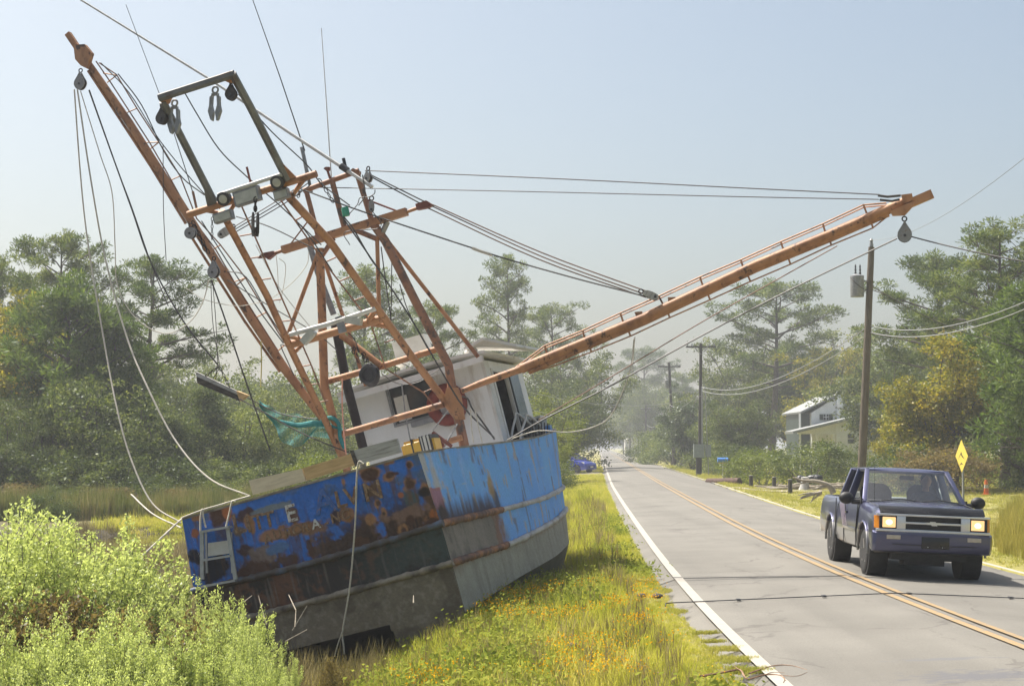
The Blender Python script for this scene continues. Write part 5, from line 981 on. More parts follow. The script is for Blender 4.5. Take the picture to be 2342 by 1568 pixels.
# flood lamps
for (x, y, pl, w_, mt) in [(275, 385, FA, .17, 'darkmetal'), (648, 270, FA, .17, 'darkmetal')]:
    q = BU(*Z3(x, y), FA[0] - .12, FA[1]); g = Geo(); g.lathe([(0, .1), (.09, .09), (.105, 0), (.105, -.03), (.085, -.035)], q, (.1, 1, .35), 14); fl = g.build('flood_lamp', M['darkmetal'], boat); g = Geo(); g.lathe([(.0, -.031), (.083, -.031), (.0, -.05)], q, (.1, 1, .35), 14); g.build('lens', M['lens'], fl)
for (x, y, sx, sy) in [(440, 368, .40, .22), (275, 510, .3, .14), (680, 355, .22, .14)]:
    q = BU(*Z3(x, y), FA[0] - .14, FA[1]); g = Geo(); g.box(q, (sx, .12, sy)); fl = g.build('flood_lamp', M['galv'], boat, 0); g = Geo(); g.box(q + Vector((0, -.065, -.01)), (sx * .86, .01, sy * .75)); g.build('lens', M['lens'], fl, 0)
for (x, y, a) in [(865, 1345, 30), (1180, 1235, -25)]:
    q = BU(*Z3(x, y), FA[0] - .2, FA[1]); g = Geo(); g.box(q, (.26, .12, .11), Matrix.Rotation(R(-a), 3, 'Y')); g.build('flood_lamp', M['lens'], boat, 0)
q = BU(*Z3(1090, 1260), FA[0] - .16, FA[1]); g = Geo(); g.box(q, (.12, .06, .26)); g.build('bracket', M['galv'], boat, 0)
q = BU(*Z3(1122, 475), 4.65); g = Geo(); g.lathe([(0, -.08), (.062, -.075), (.066, .0), (.06, .07), (0, .085)], q, (.05, 0, 1), 12); g.build('navigation_lamp', M['green'], boat)
# whips and antennas
def whip(pts, pl, r0, r1, mat='whip'):
    q = [BU(*p, *pl) for p in pts]; g = Geo(); k = len(q); g.tube(q, [r0 + (r1 - r0) * i / (k - 1) for i in range(k)], 6); return g.build('antenna', M[mat], boat, 60)
whip([(852, 428), (660, 302), (478, 180), (185, 0), (100, -56)], (4.55, 0), .032, .012); whip([(697, 345), (640, 175), (578, 0), (560, -55)], (5.4, 0), .012, .005, 'cable'); bt('antenna_base', [(690, 337), (697, 368), (702, 395)], (5.4, 0), .035, 'galv'); bt('antenna_base', [(702, 390), (712, 440)], (5.4, 0), .03, 'grey_rig')
whip([(758, 410), (747, 240), (735, 65)], (5.2, 0), .012, .006); whip([(450, 475), (441, 440), (397, 302), (365, 216), (288, 11)], (3.5, 0), .010, .005, 'cable'); bt('antenna_base', [(450, 478), (441, 438)], (3.5, 0), .022, 'orange_dull'); bt('antenna_base', [Z3(435, 165), Z3(475, 330)], (1.3, 0), .018, 'redrust'); bt('antenna_base', [ZT(835, 40), ZT(870, 190)], (4.6, 0), .03, 'darkmetal'); bt('clamp', [ZT(795, 150), ZT(900, 220)], (4.55, 0), .055, 'darkmetal')
# stays and running wires
wire('stay_wire', [(835, 390), (1300, 410), (1700, 430), (2012, 445)], FB, .009); wire('stay_wire', [(705, 428), (1200, 438), (1700, 450), (2010, 456)], FB, .008)
bt('shackle_chain', [(2008, 447), (2030, 450), (2060, 447)], (4.7, 0), .02, 'cable', 6); bt('shackle_chain', [(2012, 457), (2040, 460), (2058, 456)], (4.7, 0), .018, 'cable', 6)
for a, b in [((848, 400), (985, 468)), ((848, 404), (970, 470))]: wire('topping_lift', [a, b], FB, .011)
for i, (a, m_, b) in enumerate([((985, 466), (1240, 578), (1490, 670)), ((985, 470), (1240, 587), (1484, 676)), ((975, 474), (1230, 592), (1478, 680))]): wire('topping_lift', [a, m_, b], FB, .010, 'cable_rust')
wire('running_line', [(691, 433), (790, 470), (892, 505), (1083, 568), (1172, 596), (1330, 640), (1482, 679)], (4.7, 0), .012); bt('splice', [(1080, 567), (1095, 573), (1125, 583)], (4.7, 0), .024, 'rope', 6)
for i in range(3): wire('topping_lift', [(520 + i * 3, 528 + i * 5), (640 + i * 4, 455 + i * 6), (705 + i * 2, 410 + i * 7)], (3.6, 0), .009)
wire('running_line', [(2052, 545), (1800, 666), (1600, 770), (1400, 880), (1250, 955), (1160, 1006)], (4.3, 0), .012); wire('running_line', [(1915, 562), (1740, 660), (1590, 745), (1400, 860), (1232, 960)], (4.5, 0), .009, 'cable_rust')
wire('running_line', [(1452, 770), (1450, 800), (1446, 850)], (4.5, 0), .007, 'rope'); wire('running_line', [Z3(1085, 490), Z3(1300, 800), Z3(1560, 1190), Z3(1780, 1568), (1060, 930), (1130, 1000)], (4.4, 0), .013)
wire('running_line', [Z3(1110, 510), Z3(1180, 600), Z3(1290, 790), Z3(1340, 860)], (4.5, 0), .012); wire('running_line', [Z3(1370, 720), Z3(1400, 950), Z3(1440, 1230)], (4.7, 0), .01); wire('running_line', [Z3(1445, 740), Z3(1440, 1150), Z3(1430, 1250)], (5.2, 0), .009); wire('running_line', [Z3(1500, 980), Z3(1560, 1170), Z3(1700, 1440)], (5.2, 0), .009)
wire('running_line', [(424, 215), (450, 260), (500, 340), (560, 400), (640, 470), (700, 530), (760, 620)], (2.0, 0), .010); wire('running_line', [(545, 215), (620, 300), (700, 375), (735, 420), (800, 470)], (2.5, 0), .010); wire('running_line', [(560, 400), (640, 470), (735, 560)], (2.4, 0), .009)
wire('running_line', [(540, 495), (620, 520), (740, 580)], (3.0, 0), .009); wire('running_line', [(520, 640), (600, 690), (720, 760), (770, 800)], (3.8, 0), .008); wire('running_line', [(585, 560), (640, 660), (720, 760)], (3.8, 0), .006, 'rope'); wire('running_line', [(850, 480), (870, 520), (790, 530), (800, 560)], (4.5, 0), .007)
wire('running_line', [Z3(865, 760), Z3(850, 850), Z3(740, 980), Z3(590, 1085), Z3(480, 1115), Z3(360, 1130), Z3(150, 1090), Z3(0, 1000)], (4.2, 0), .006, 'rope'); wire('running_line', [Z3(660, 800), Z3(705, 850), Z3(690, 1000), Z3(660, 1110)], (4.4, 0), .006, 'rope'); wire('running_line', [Z3(640, 780), Z3(650, 900), Z3(655, 1040)], (4.4, 0), .006, 'rope')
wire('running_line', [Z3(300, 890), Z3(430, 930), Z3(580, 1180), Z3(720, 1400), Z4(250, 180), Z4(300, 300), Z4(345, 400)], (4.3, 0), .009); wire('running_line', [Z3(120, 540), Z3(330, 870), Z3(520, 1160), Z3(690, 1390)], (4.5, 0), .010); wire('running_line', [Z2(490, 470), Z2(640, 670), Z2(780, 960), Z2(900, 1130), Z2(1040, 1240)], (3.6, 0), .010); wire('running_line', [Z2(380, 400), Z2(560, 590), Z2(760, 900), Z2(1000, 1190), Z2(1140, 1330)], (4.2, 0), .009)
wire('running_line', [ZT(1300, 500), ZT(1290, 560), ZT(1200, 610), ZT(1080, 620), ZT(1040, 720), ZT(920, 860)], (4.6, 0), .008); wire('running_line', [Z8(420, 360), Z8(600, 480), Z8(780, 510), Z8(980, 460), Z8(1130, 360), Z8(1230, 300)], (5.4, 0), .008); wire('running_line', [Z8(1560, 680), Z8(1640, 720), Z8(1700, 850), Z8(1830, 1020), Z8(2020, 1290)], (4.5, 0), .014); wire('running_line', [Z8(700, 500), Z8(750, 900), Z8(800, 1180), Z8(830, 1330)], (5.0, 0), .012, 'galv'); wire('running_line', [Z8(1000, 350), Z8(640, 200), Z8(620, 400)], (5.2, 0), .007); wire('running_line', [Z8(1490, 1070), Z8(1290, 1410)], (4.3, 0), .015, 'galv'); wire('running_line', [Z8(1360, 880), Z8(1140, 1160)], (4.3, 0), .012, 'galv'); wire('running_line', [Z8(1680, 870), Z8(1690, 1100), Z8(1720, 1340)], (4.2, 0), .01, 'rope'); wire('running_line', [Z8(1740, 870), Z8(1800, 1150), Z8(1845, 1340)], (4.2, 0), .01, 'rope')
wire('running_line', [Z4(690, 420), Z4(690, 640), Z4(710, 900), Z4(718, 960)], (4.4, 0), .012, 'rope_pink'); wire('running_line', [(597, 780), (598, 830), (596, 885)], (4.6, 0), .011, 'rope_yellow')
wire('running_line', [(483, 640), (520, 745), (565, 880), (618, 1030)], (4.5, 0), .014); wire('running_line', [Z4(800, 200), Z4(770, 130), Z4(690, 60)], (4.4, 0), .008); wire('running_line', [(820, 470), (835, 445), (829, 400)], (4.5, 0), .01)
# chains
def chain(name, a, b, pl, link=.05, parent=None, mat='blackrust'):
    a, b = BU(*a, *pl), BU(*b, *pl); n = max(3, int((b - a).length / (link * 1.45))); g = Geo(); d = (b - a).normalized(); o_ = d.orthogonal().normalized(); p = d.cross(o_)
    for i in range(n):
        c = a.lerp(b, (i + .5) / n); ax = o_ if i % 2 else p; sd_ = d.cross(ax); pts = [c + d * link * .85 * math.cos(t) + sd_ * link * .45 * math.sin(t) for t in [k * math.pi / 4 for k in range(9)]]; g.tube(pts, link * .16, 4, False)
    return g.build(name, M[mat], parent or boat)
chain('chain', (584, 452), (584, 482), (1.0, 0), .055); chain('chain', ZL(315, 540), ZL(310, 840), (3.2, 0), .04); chain('chain', ZT(470, 340), ZT(690, 690), (4.3, 0), .06); chain('chain', ZT(200, 500), ZT(170, 600), (4.3, 0), .05); chain('chain', (440, 505), (478, 580), (4.7, 0), .06)
chain('chain', ZL(70, 640), ZL(230, 990), (4.62, 0), .07)
# ---------- things that hang from the rig
def world(q): return BM @ Vector(q)
def block(name, u, v, pl, w_, h_, mat, label, cat='pulley', shape='tear', yaw=0.0, group=None, tilt=0.0):
    c = world(BU(u, v, *pl)); r = thing(name, label, cat, Matrix.Translation(c) @ Matrix.Rotation(R(yaw), 4, 'Z') @ Matrix.Rotation(R(tilt), 4, 'Y'), group)
    def outline(k=1.0):
        pts = []
        for i in range(20):
            a = 2 * math.pi * i / 20; x, z = math.sin(a), math.cos(a)
            if shape == 'tear': x *= (.28 + .72 * sstep(1.0, -.35, z)); pts.append(Vector((x * w_ / 2 * k, 0, z * h_ / 2 * k)))
            elif shape == 'oval': pts.append(Vector((x * w_ / 2 * k * (1 - .12 * z * z), 0, math.copysign(abs(z) ** .7, z) * h_ / 2 * k)))
            else: pts.append(Vector((x * w_ / 2 * k, 0, z * h_ / 2 * k)))
        return pts
    for s in (-1, 1):
        g = Geo(); g.prism([q + Vector((0, s * .035 - .009, 0)) for q in outline()], (0, .018, 0)); g.build('cheek', M[mat], r, 0)
    rr_ = w_ * .46; cz = -h_ / 2 + w_ * .46; g = Geo(); g.lathe([(0, -.022), (rr_, -.022), (rr_ * .86, 0), (rr_, .022), (0, .022)], (0, 0, cz), (0, 1, 0), 18); g.build('sheave', M['blackrust'], r)
    g = Geo(); g.tube([(0, -.055, cz), (0, .055, cz)], .022, 8); g.build('pin', M['darkmetal'], r); g = Geo(); g.torus((0, 0, h_ / 2 + .035), .035, .011, (0, 1, 0), 12, 6); g.build('shackle', M['blackrust'], r); return r
block('pulley_block', 2069, 530, FB, .23, .33, 'block', 'grey teardrop pulley block hanging from the lowered boom tip', yaw=-10)
block('pulley_block', 184, 186, FB, .23, .31, 'block', 'grey teardrop pulley block hanging from the raised boom tip', yaw=-20)
block('pulley_block', 371, 266, (FA[0] - .1, FA[1]), .18, .24, 'blockdark', 'black teardrop pulley block under the lower gallows corner', yaw=-25); block('pulley_block', 529, 211, (FA[0] - .1, FA[1]), .17, .24, 'blockdark', 'black teardrop pulley block under the upper gallows corner', yaw=-15)
block('pulley_block', 584, 513, (1.0, 0), .16, .36, 'blockdark', 'long black pulley block on a chain below the flood lamp', shape='oval', yaw=-70); block('pulley_block', 489, 616, (4.5, 0), .22, .30, 'block', 'grey pulley block lashed against the raised boom', yaw=-25)
block('pulley_block', 436, 533, (4.5, 0), .20, .20, 'block', 'round grey pulley disc on the raised boom below the gallows', shape='round', yaw=-15); block('pulley_block', 842, 404, (4.6, 0), .15, .2, 'block', 'small grey pulley block at the mast head above the crossarm', yaw=-40); block('pulley_block', 514, 531, (3.6, 0), .13, .26, 'wood_grey', 'wooden tackle block with frayed line beside the raised boom', shape='oval', tilt=55); block('pulley_block', 1488, 675, (4.75, 0), .12, .26, 'wood_grey', 'wooden tackle block lying on the lowered boom', shape='oval', tilt=-68); block('pulley_block', ZT(1250, 745)[0], ZT(1250, 745)[1], (4.6, 0), .09, .2, 'block', 'narrow grey block on a line beside the mast leg', shape='oval')
def fork_block(u, v, label):
    c = world(BU(u, v, FA[0] - .1, FA[1])); r = thing('fork_hook', label, 'hook', Matrix.Translation(c) @ Matrix.Rotation(R(-20), 4, 'Z')); g = Geo(); g.torus((0, 0, .2), .045, .016, (0, 1, 0), 14, 6); g.build('eye', M['galv'], r)
    for s in (-1, 1):
        g = Geo(); g.prism([Vector(q) for q in [(s * .035, -.03, .13), (s * .075, -.03, .1), (s * .08, -.03, -.02), (s * .10, -.03, -.10), (s * .06, -.03, -.22), (s * .035, -.03, -.24), (s * .015, -.03, -.12), (s * .045, -.03, -.02)]], (0, .06, 0)); g.build('cheek', M['galv'], r, 0)
    g = Geo(); g.box((0, 0, .135), (.1, .05, .03)); g.build('bridge', M['galv'], r, 0)
fork_block(399, 268, 'galvanised forked roller hook under the lower gallows corner'); fork_block(492, 238, 'galvanised forked roller hook hanging near the middle of the gallows bar')
# trawl board with its bridle
r = thing('trawl_board', 'dark weathered wooden trawl board hanging from chains over the marsh', 'trawl board', BM)
def pprism(name, pts, pl, th, mat, parent): 
    q = [BU(*p, *pl) for p in pts]; g = Geo(); g.prism(q, (0, th, 0)); return g.build(name, M[mat], parent, 0)
pprism('plank', [(447, 849), (540, 893), (543, 902), (449, 860)], (4.7, 0), .06, 'wood_grey', r); pprism('plank', [(449, 861), (543, 903), (546, 910), (450, 869)], (4.7, 0), .06, 'wood_dark', r); pprism('plank', [(450, 870), (546, 911), (548, 917), (452, 877)], (4.69, 0), .06, 'wood_dark', r); pprism('shoe', [(540, 893), (566, 903), (549, 917), (546, 910)], (4.66, 0), .1, 'wood_tan', r)
for a, b in [((500, 838), (470, 860)), ((500, 838), (490, 868)), ((502, 838), (525, 885))]: chain('chain', a, b, (4.66, 0), .045, r)
wire('bridle', [(486, 640), (494, 740), (498, 838)], (4.6, 0), .007); wire('bridle', [(482, 640), (487, 740), (503, 838)], (4.7, 0), .007)
# teal net
r = thing('fishing_net', 'torn teal net bundle slung between the trawl board and the boom foot', 'net', BM)
top = [(590, 915), (630, 938), (680, 950), (735, 958), (778, 968)]; bot = [(596, 924), (636, 995), (668, 1024), (718, 1000), (785, 1000)]
def ns(a, b):
    k = min(int(a * 4), 3); f_ = a * 4 - k; t = [top[k][i] + (top[k + 1][i] - top[k][i]) * f_ for i in (0, 1)]; w_ = [bot[k][i] + (bot[k + 1][i] - bot[k][i]) * f_ for i in (0, 1)]
    u, v = t[0] + (w_[0] - t[0]) * b, t[1] + (w_[1] - t[1]) * b; return BU(u + 4 * math.sin(a * 17 + b * 5), v + 3 * math.sin(a * 23), 4.9 + .28 * math.sin(a * 9) * b + .10 * math.sin(a * 31 + b * 9))
g = Geo(); A_, B_ = 58, 26
for i in range(A_ + 1): g.tube([ns(i / A_, j / 16) for j in range(17)], .0030, 3, False)
for j in range(B_ + 1): g.tube([ns(i / 40, j / B_) for i in range(41)], .0030, 3, False)
g.build('mesh', M['net'], r, 60)
g = Geo(); g.tube(spline([BU(*p, 4.75) for p in [(640, 962), (680, 972), (720, 968), (752, 972), (776, 980)]], 5), [.02 + .03 * math.sin(i * .16) for i in range(21)], 8); g.build('bunched_twine', M['net'], r)
g = Geo(); g.tube(spline([BU(*p, 4.7) for p in [(735, 962), (758, 955), (775, 970), (778, 1000), (788, 1025)]], 5), .035, 8); g.build('bunched_twine', M['net'], r)
wire('running_line', [(548, 912), (600, 940), (680, 985), (760, 1020), (800, 1035)], (4.6, 0), .011); wire('running_line', [(560, 905), (640, 945), (740, 960)], (4.8, 0), .01)
# loose ropes
def rope(pts, label, r=.014, mat='rope', boatpl=None, D=None, name='rope'):
    q = [world(BU(p[0], p[1], *boatpl)) if boatpl else P(p[0], p[1], D if not isinstance(D, list) else D[i]) for i, p in enumerate(pts)]; g = Geo(); g.tube(spline(q, 8), r, 6); return g.build(name, M[mat], None, 60, label=label, cat='rope')
TPp = (3.9, 0)
rope([(170, 205), (184, 400), (201, 555), (240, 790), (268, 935), (300, 1050), (348, 1150), (414, 1195)], 'long pale rope falling from the raised boom tip to the stern corner', .012, 'rope', None, [26.5, 26.3, 26, 25.5, 25, 24.6, 24.2, 23.9]); rope([(177, 205), (206, 400), (240, 588), (290, 770), (335, 880), (400, 1005), (478, 1093), (572, 1134)], 'pale rope sagging from the raised boom tip to the timber boards', .013, 'rope', None, [26.5, 26.2, 26, 25.5, 25, 24.5, 24, 23.6])
rope([(184, 208), (228, 350), (256, 440), (263, 560), (268, 650), (300, 715), (345, 752), (388, 762), (432, 738), (462, 695), (478, 640)], 'thin pale rope hanging in a deep loop from the raised boom', .009, 'rope', (4.6, 0)); rope([(204, 206), (255, 350), (302, 480), (345, 600), (420, 735), (500, 836)], 'dark wire rope running from the raised boom tip to the trawl board', .013, 'cable', (4.65, 0)); rope([(203, 207), (258, 360), (300, 470), (347, 606), (385, 700)], 'second dark wire beside the line to the trawl board', .008, 'cable', (4.75, 0)); rope([(373, 330), (374, 480), (380, 596)], 'grey line hanging from the raised boom above the leaning pine', .007, 'cable', (4.7, 0))
rope([(415, 1186), (370, 1228), (310, 1285), (285, 1308)], 'pale mooring rope running from the stern corner into the bushes', .013, 'rope', None, [23.8, 22.6, 21.5, 21]); rope([(414, 1206), (350, 1175), (300, 1130)], 'short pale rope end behind the stern corner', .012, 'rope', None, [24.0, 25, 26])
rope([(572, 1134), (542, 1142), (500, 1155), (462, 1166), (415, 1184)], 'pale rope lying along the top edge of the stern', .013, 'rope', (-.03, 0)); rope([(832, 1060), (818, 1066), (812, 1200), (800, 1340), (784, 1440), (786, 1475), (788, 1495)], 'white rope hanging down the middle of the stern', .013, 'rope', (-.10, 0)); rope([(784, 1440), (772, 1475), (765, 1500)], 'frayed end of the white rope by the dark opening', .009, 'rope', (-.16, 0))
rope([(1160, 1006), (1230, 985), (1300, 988), (1360, 975), (1400, 945), (1440, 850), (1450, 775)], 'pale rope sagging from the gunwale up to the lowered boom', .010, 'rope', None, [27.5, 27.6, 27.6, 27.5, 27.3, 27, 26.8])
# right-hand wire from the boom block to an anchor out in the field
g = Geo(); g.tube(sag(world(BU(2084, 541, *FB)), P(2700, 640, 22.5), .1), .011, 5); g.build('anchor_wire', M['cable'], None, 60, label='dark wire leading from the boom tip pulley toward the field', cat='wire')
# ---------- things lying on the stern rail
def board(pts, y0, th, mat, label, name='timber_board', cat='board'):
    q = [BU(*p, y0) for p in pts]; g = Geo(); g.prism(q, (0, th, 0)); o = g.build(name, M[mat], None, 0, label=label, cat=cat); o.matrix_world = BM.copy(); return o
board([(569, 1098), (690, 1071), (699, 1099), (578, 1130)], .0, .05, 'wood_pale', 'pale cream board standing on the stern rail'); board([(692, 1070), (806, 1036), (814, 1062), (701, 1098)], .004, .055, 'wood_tan', 'tan board next to the pale cream board on the stern rail')
board([(806, 1030), (907, 1002), (916, 1034), (818, 1062)], .002, .06, 'wood_grey', 'grey weathered plank on the stern rail left of the yellow crate'); board([(800, 1031), (807, 1029), (819, 1062), (812, 1066)], -.03, .05, 'wood_dark', 'dark block wedged between the tan board and the grey plank')
g = Geo(); qy = [BU(*Z8(660, 1330), .35), BU(*Z8(1000, 1250), .35), BU(*Z8(1110, 1240), .6), BU(*Z8(1185, 1415), .6), BU(*Z8(1040, 1480), .35), BU(*Z8(700, 1510), .35)]
r = thing('yellow_crate', 'yellow plastic crate with dark straps behind the stern rail', 'crate', BM); a, b, c, d = BU(*Z8(660, 1330), 1.3), BU(*Z8(1130, 1235), 1.3), BU(*Z8(1190, 1480), 1.3), BU(*Z8(700, 1560), 1.3)
g = Geo(); zc_ = (a.z + b.z) / 2; g.box(((a.x + b.x) / 2, 1.5, zc_ - .3), (b.x - a.x, .4, .6)); bmx = g.build('body', M['yellow'], r, 0); bm_ = bmesh.new(); bm_.from_mesh(bmx.data); bmesh.ops.bevel(bm_, geom=bm_.edges[:], offset=.05, segments=3, affect='EDGES'); bm_.to_mesh(bmx.data); bm_.free()
for t in (.36, .62, .70, .82, .92): g = Geo(); g.box((a.x + (b.x - a.x) * t, 1.5, zc_ - .295), (.018, .42, .62)); g.build('strap', M['darkmetal'], r, 0)
g = Geo(); g.box((a.x + (b.x - a.x) * .76, 1.5, zc_ - .297), (.13, .408, .606)); g.build('label_panel', M['offwhite'], r, 0)
# small stepladder tied to the stern
r = thing('stepladder', 'short aluminium stepladder tied by rope to the stern', 'ladder', BM); yl = -.16
def LQ(x, y, d=0): return BU(*ZA(x, y), yl + d)
for a, b in [((330, 880), (335, 1480)), ((655, 800), (760, 1480))]: g = Geo(); g.beam(LQ(*a), LQ(*b), .055, .03); g.build('side_rail', M['alu'], r, 0)
for a, b, w_ in [((318, 862), (690, 798), .14), ((335, 1225), (700, 1165), .08), ((330, 1560), (760, 1480), .08)]:
    g = Geo(); p0, p1 = LQ(*a), LQ(*b); g.prism([p0 + Vector((0, -w_ / 2, 0)), p1 + Vector((0, -w_ / 2, 0)), p1 + Vector((0, w_ / 2, .0)), p0 + Vector((0, w_ / 2, 0))], (0, 0, -.03)); g.build('step', M['alu'], r, 0)
g = Geo(); g.prism([LQ(405, 1020, .09), LQ(655, 985, .09), LQ(690, 1150, .09), LQ(405, 1190, .09)], (0, .02, 0)); g.build('back_panel', M['offwhite'], r, 0)
for a, b in [((380, 860), (395, 1400)), ((700, 880), (720, 1400))]: g = Geo(); g.beam(LQ(*a, .12), LQ(*b, .13), .03, .02); g.build('rear_leg', M['alu'], r, 0)
rope([ZA(310, 890), ZA(312, 700), ZA(335, 590), ZA(350, 700), ZA(380, 820)], 'pale rope loop tying one side of the stepladder', .013, 'rope', (-.15, 0)); rope([ZA(628, 840), ZA(670, 680), ZA(712, 500), ZA(740, 482), ZA(755, 490)], 'pale rope tying the other side of the stepladder', .013, 'rope', (-.15, 0))
# ---------------------------------------------------------------- pickup truck (x right, y forward, z up; origin on the road under the front axle)
def truck_paint():
    m, n, o = nodes('two_tone_truck_paint'); L = n.links.new; tc = N(n, 'ShaderNodeTexCoord'); sx = N(n, 'ShaderNodeSeparateXYZ'); L(tc.outputs['Object'], sx.inputs[0])
    r = ramp(n, [(.0, (.20, .19, .185)), (.60, (.30, .295, .30)), (.64, (.30, .295, .30)), (.648, (.06, .064, .13)), (1.0, (.07, .075, .15))]); mr = N(n, 'ShaderNodeMapRange'); mr.inputs['From Min'].default_value = 0; mr.inputs['From Max'].default_value = 1.0; L(sx.outputs[2], mr.inputs[0]); L(mr.outputs[0], r.inputs[0])
    t = N(n, 'ShaderNodeTexNoise', Scale=9.0, Detail=7.0, Roughness=.7); L(tc.outputs['Object'], t.inputs['Vector']); dr = ramp(n, [(.45, 0.0), (.75, 1.0)]); L(t.outputs['Fac'], dr.inputs[0])
    lowm = N(n, 'ShaderNodeMapRange'); lowm.inputs['From Min'].default_value = .75; lowm.inputs['From Max'].default_value = .3; lowm.inputs['To Max'].default_value = .6; L(sx.outputs[2], lowm.inputs[0]); mm = N(n, 'ShaderNodeMath', operation='MULTIPLY'); L(dr.outputs[0], mm.inputs[0]); L(lowm.outputs[0], mm.inputs[1])
    mx = N(n, 'ShaderNodeMix', data_type='RGBA'); L(mm.outputs[0], mx.inputs[0]); L(r.outputs[0], mx.inputs[6]); mx.inputs[7].default_value = (.22, .19, .15, 1)
    b = N(n, 'ShaderNodeBsdfPrincipled', Roughness=.42, Metallic=.6); b.inputs['Coat Weight'].default_value = .8; b.inputs['Coat Roughness'].default_value = .08; L(mx.outputs[2], b.inputs['Base Color']); L(b.outputs[0], o.inputs[0]); return m
M['tpaint'] = truck_paint()
M['tpurple'] = pm('purple_blue_metallic', [(.3, (.07, .075, .15)), (.7, (.085, .09, .175))], 3, .42, .65, coat=.8)
M['chrome'] = pm('bright_grille_chrome', [(.3, (.62, .62, .62)), (.7, (.74, .74, .74))], 5, .28, .6)
M['tglass'] = glassmat('tinted_window_glass', (.90, .95, .92), .15); M['tglass2'] = glassmat('side_window_glass', (.45, .52, .50), .05)
M['headlit'] = emit('lit_headlamp', (1.0, .60, .26), .8); M['headhot'] = emit('lit_headlamp_bulb', (1.0, .82, .5), 1.6); M['amber'] = pm('amber_lens', [(.3, (.55, .18, .01)), (.7, (.65, .24, .02))], 8, .2); M['clearlens'] = pm('clear_lens', [(.3, (.42, .36, .28)), (.7, (.55, .48, .38))], 20, .2)
M['tyre'] = pm('tyre_rubber', [(.3, (.016, .016, .017)), (.7, (.035, .034, .033))], 14, .8, bump=.3); M['rim'] = pm('alloy_rim', [(.3, (.42, .40, .38)), (.7, (.58, .56, .54))], 8, .4, .5); M['intr'] = pm('dark_interior', [(.3, (.02, .022, .025)), (.7, (.05, .052, .055))], 8, .8); M['skin'] = pm('skin', [(.3, (.30, .17, .11)), (.7, (.38, .22, .15))], 8, .6); M['shirt'] = pm('dark_shirt', [(.3, (.03, .035, .05)), (.7, (.05, .06, .08))], 12, .85)
M['decal'] = pm('pink_stripe_decal', [(.3, (.25, .19, .26)), (.7, (.31, .25, .31))], 6, .35); M['shield'] = pm('smoked_plastic', [(.3, (.012, .012, .014)), (.7, (.02, .02, .022))], 4, .22)
TX = 6.11; TD = 25.72; tyaw = 180 - 1.6
tro = -math.atan(.042)                                      # the lane falls away from the crown
TM = Matrix.Translation((TX, TD, float(roadz(TX, TD)) + .012)) @ Matrix.Rotation(R(tyaw), 4, 'Z') @ Matrix.Rotation(tro, 4, 'Y')
tk = thing('pickup_truck', 'purple blue pickup truck with silver lower sides and headlamps lit on the road', 'truck', TM)
def bevel(o, w_=.012, seg=2, ang=30):
    bm = bmesh.new(); bm.from_mesh(o.data); es = [e for e in bm.edges if len(e.link_faces) == 2 and e.calc_face_angle(0) > R(ang)]; bmesh.ops.bevel(bm, geom=es, offset=w_, segments=seg, affect='EDGES', profile=.5); bm.to_mesh(o.data); bm.free(); o.data.shade_smooth(); o.data.set_sharp_from_angle(angle=R(40)); return o
def bx(name, c, s, mat, parent, bv=.0, Mx=None):
    g = Geo(); g.box(c, s, Mx); o = g.build(name, M[mat], parent, 0)
    if bv: bevel(o, bv)
    return o
def body_sec(y, zb, zt, hw, crown, topw):
    """closed half-mirrored section at y"""
    half = [(0, zb), (hw - .10, zb), (hw - .03, zb + .05), (hw - .005, zb + .22 * (zt - zb)), (hw, zb + .42 * (zt - zb)), (hw - .012, zb + .62 * (zt - zb)), (hw - .03, zb + .82 * (zt - zb)), (hw - .055, zt - .05), (hw - .085, zt - .012), (hw - .13, zt + .002), (topw * .6, zt + crown * .7), (0, zt + crown)]
    return [Vector((x, y, z)) for x, z in half] + [Vector((-x, y, z)) for x, z in half[-2:0:-1]]
def cut(o, cutters):
    for c in cutters:
        md = o.modifiers.new('cut', 'BOOLEAN'); md.operation = 'DIFFERENCE'; md.solver = 'EXACT'; md.object = c
    dg = bpy.context.evaluated_depsgraph_get(); me = bpy.data.meshes.new_from_object(o.evaluated_get(dg)); o.modifiers.clear(); o.data = me
    for c in cutters: bpy.data.objects.remove(c)
    me.shade_smooth(); me.set_sharp_from_angle(angle=R(32)); return o
# front clip + cab lower body
yst = [(.80, .42, .86, .80, .02), (.76, .38, .93, .83, .03), (.66, .36, .975, .845, .04), (.40, .34, 1.005, .857, .045), (.0, .34, 1.03, .862, .05), (-.35, .34, 1.05, .862, .04), (-.52, .34, 1.06, .862, .02), (-.8, .34, 1.06, .862, 0), (-1.6, .34, 1.06, .862, 0), (-2.2, .34, 1.06, .862, 0), (-2.53, .34, 1.06, .86, 0)]
g = Geo(); g.loft([body_sec(y, zb, zt, hw, cr, hw - .13) for y, zb, zt, hw, cr in yst])
def cyl(y, z, r, x0, x1):
    g = Geo(); g.lathe([(r, x0), (r, x1)], (0, y, z), (1, 0, 0), 28); return obj('cutter', g.mesh('cutter', M['intr'], 0), tk)
tb = g.build('body', M['tpaint'], tk, 32)
bpy.context.view_layer.update()
cut(tb, [cyl(0, .36, .405, .45, 1.2), cyl(0, .36, .405, -1.2, -.45)])
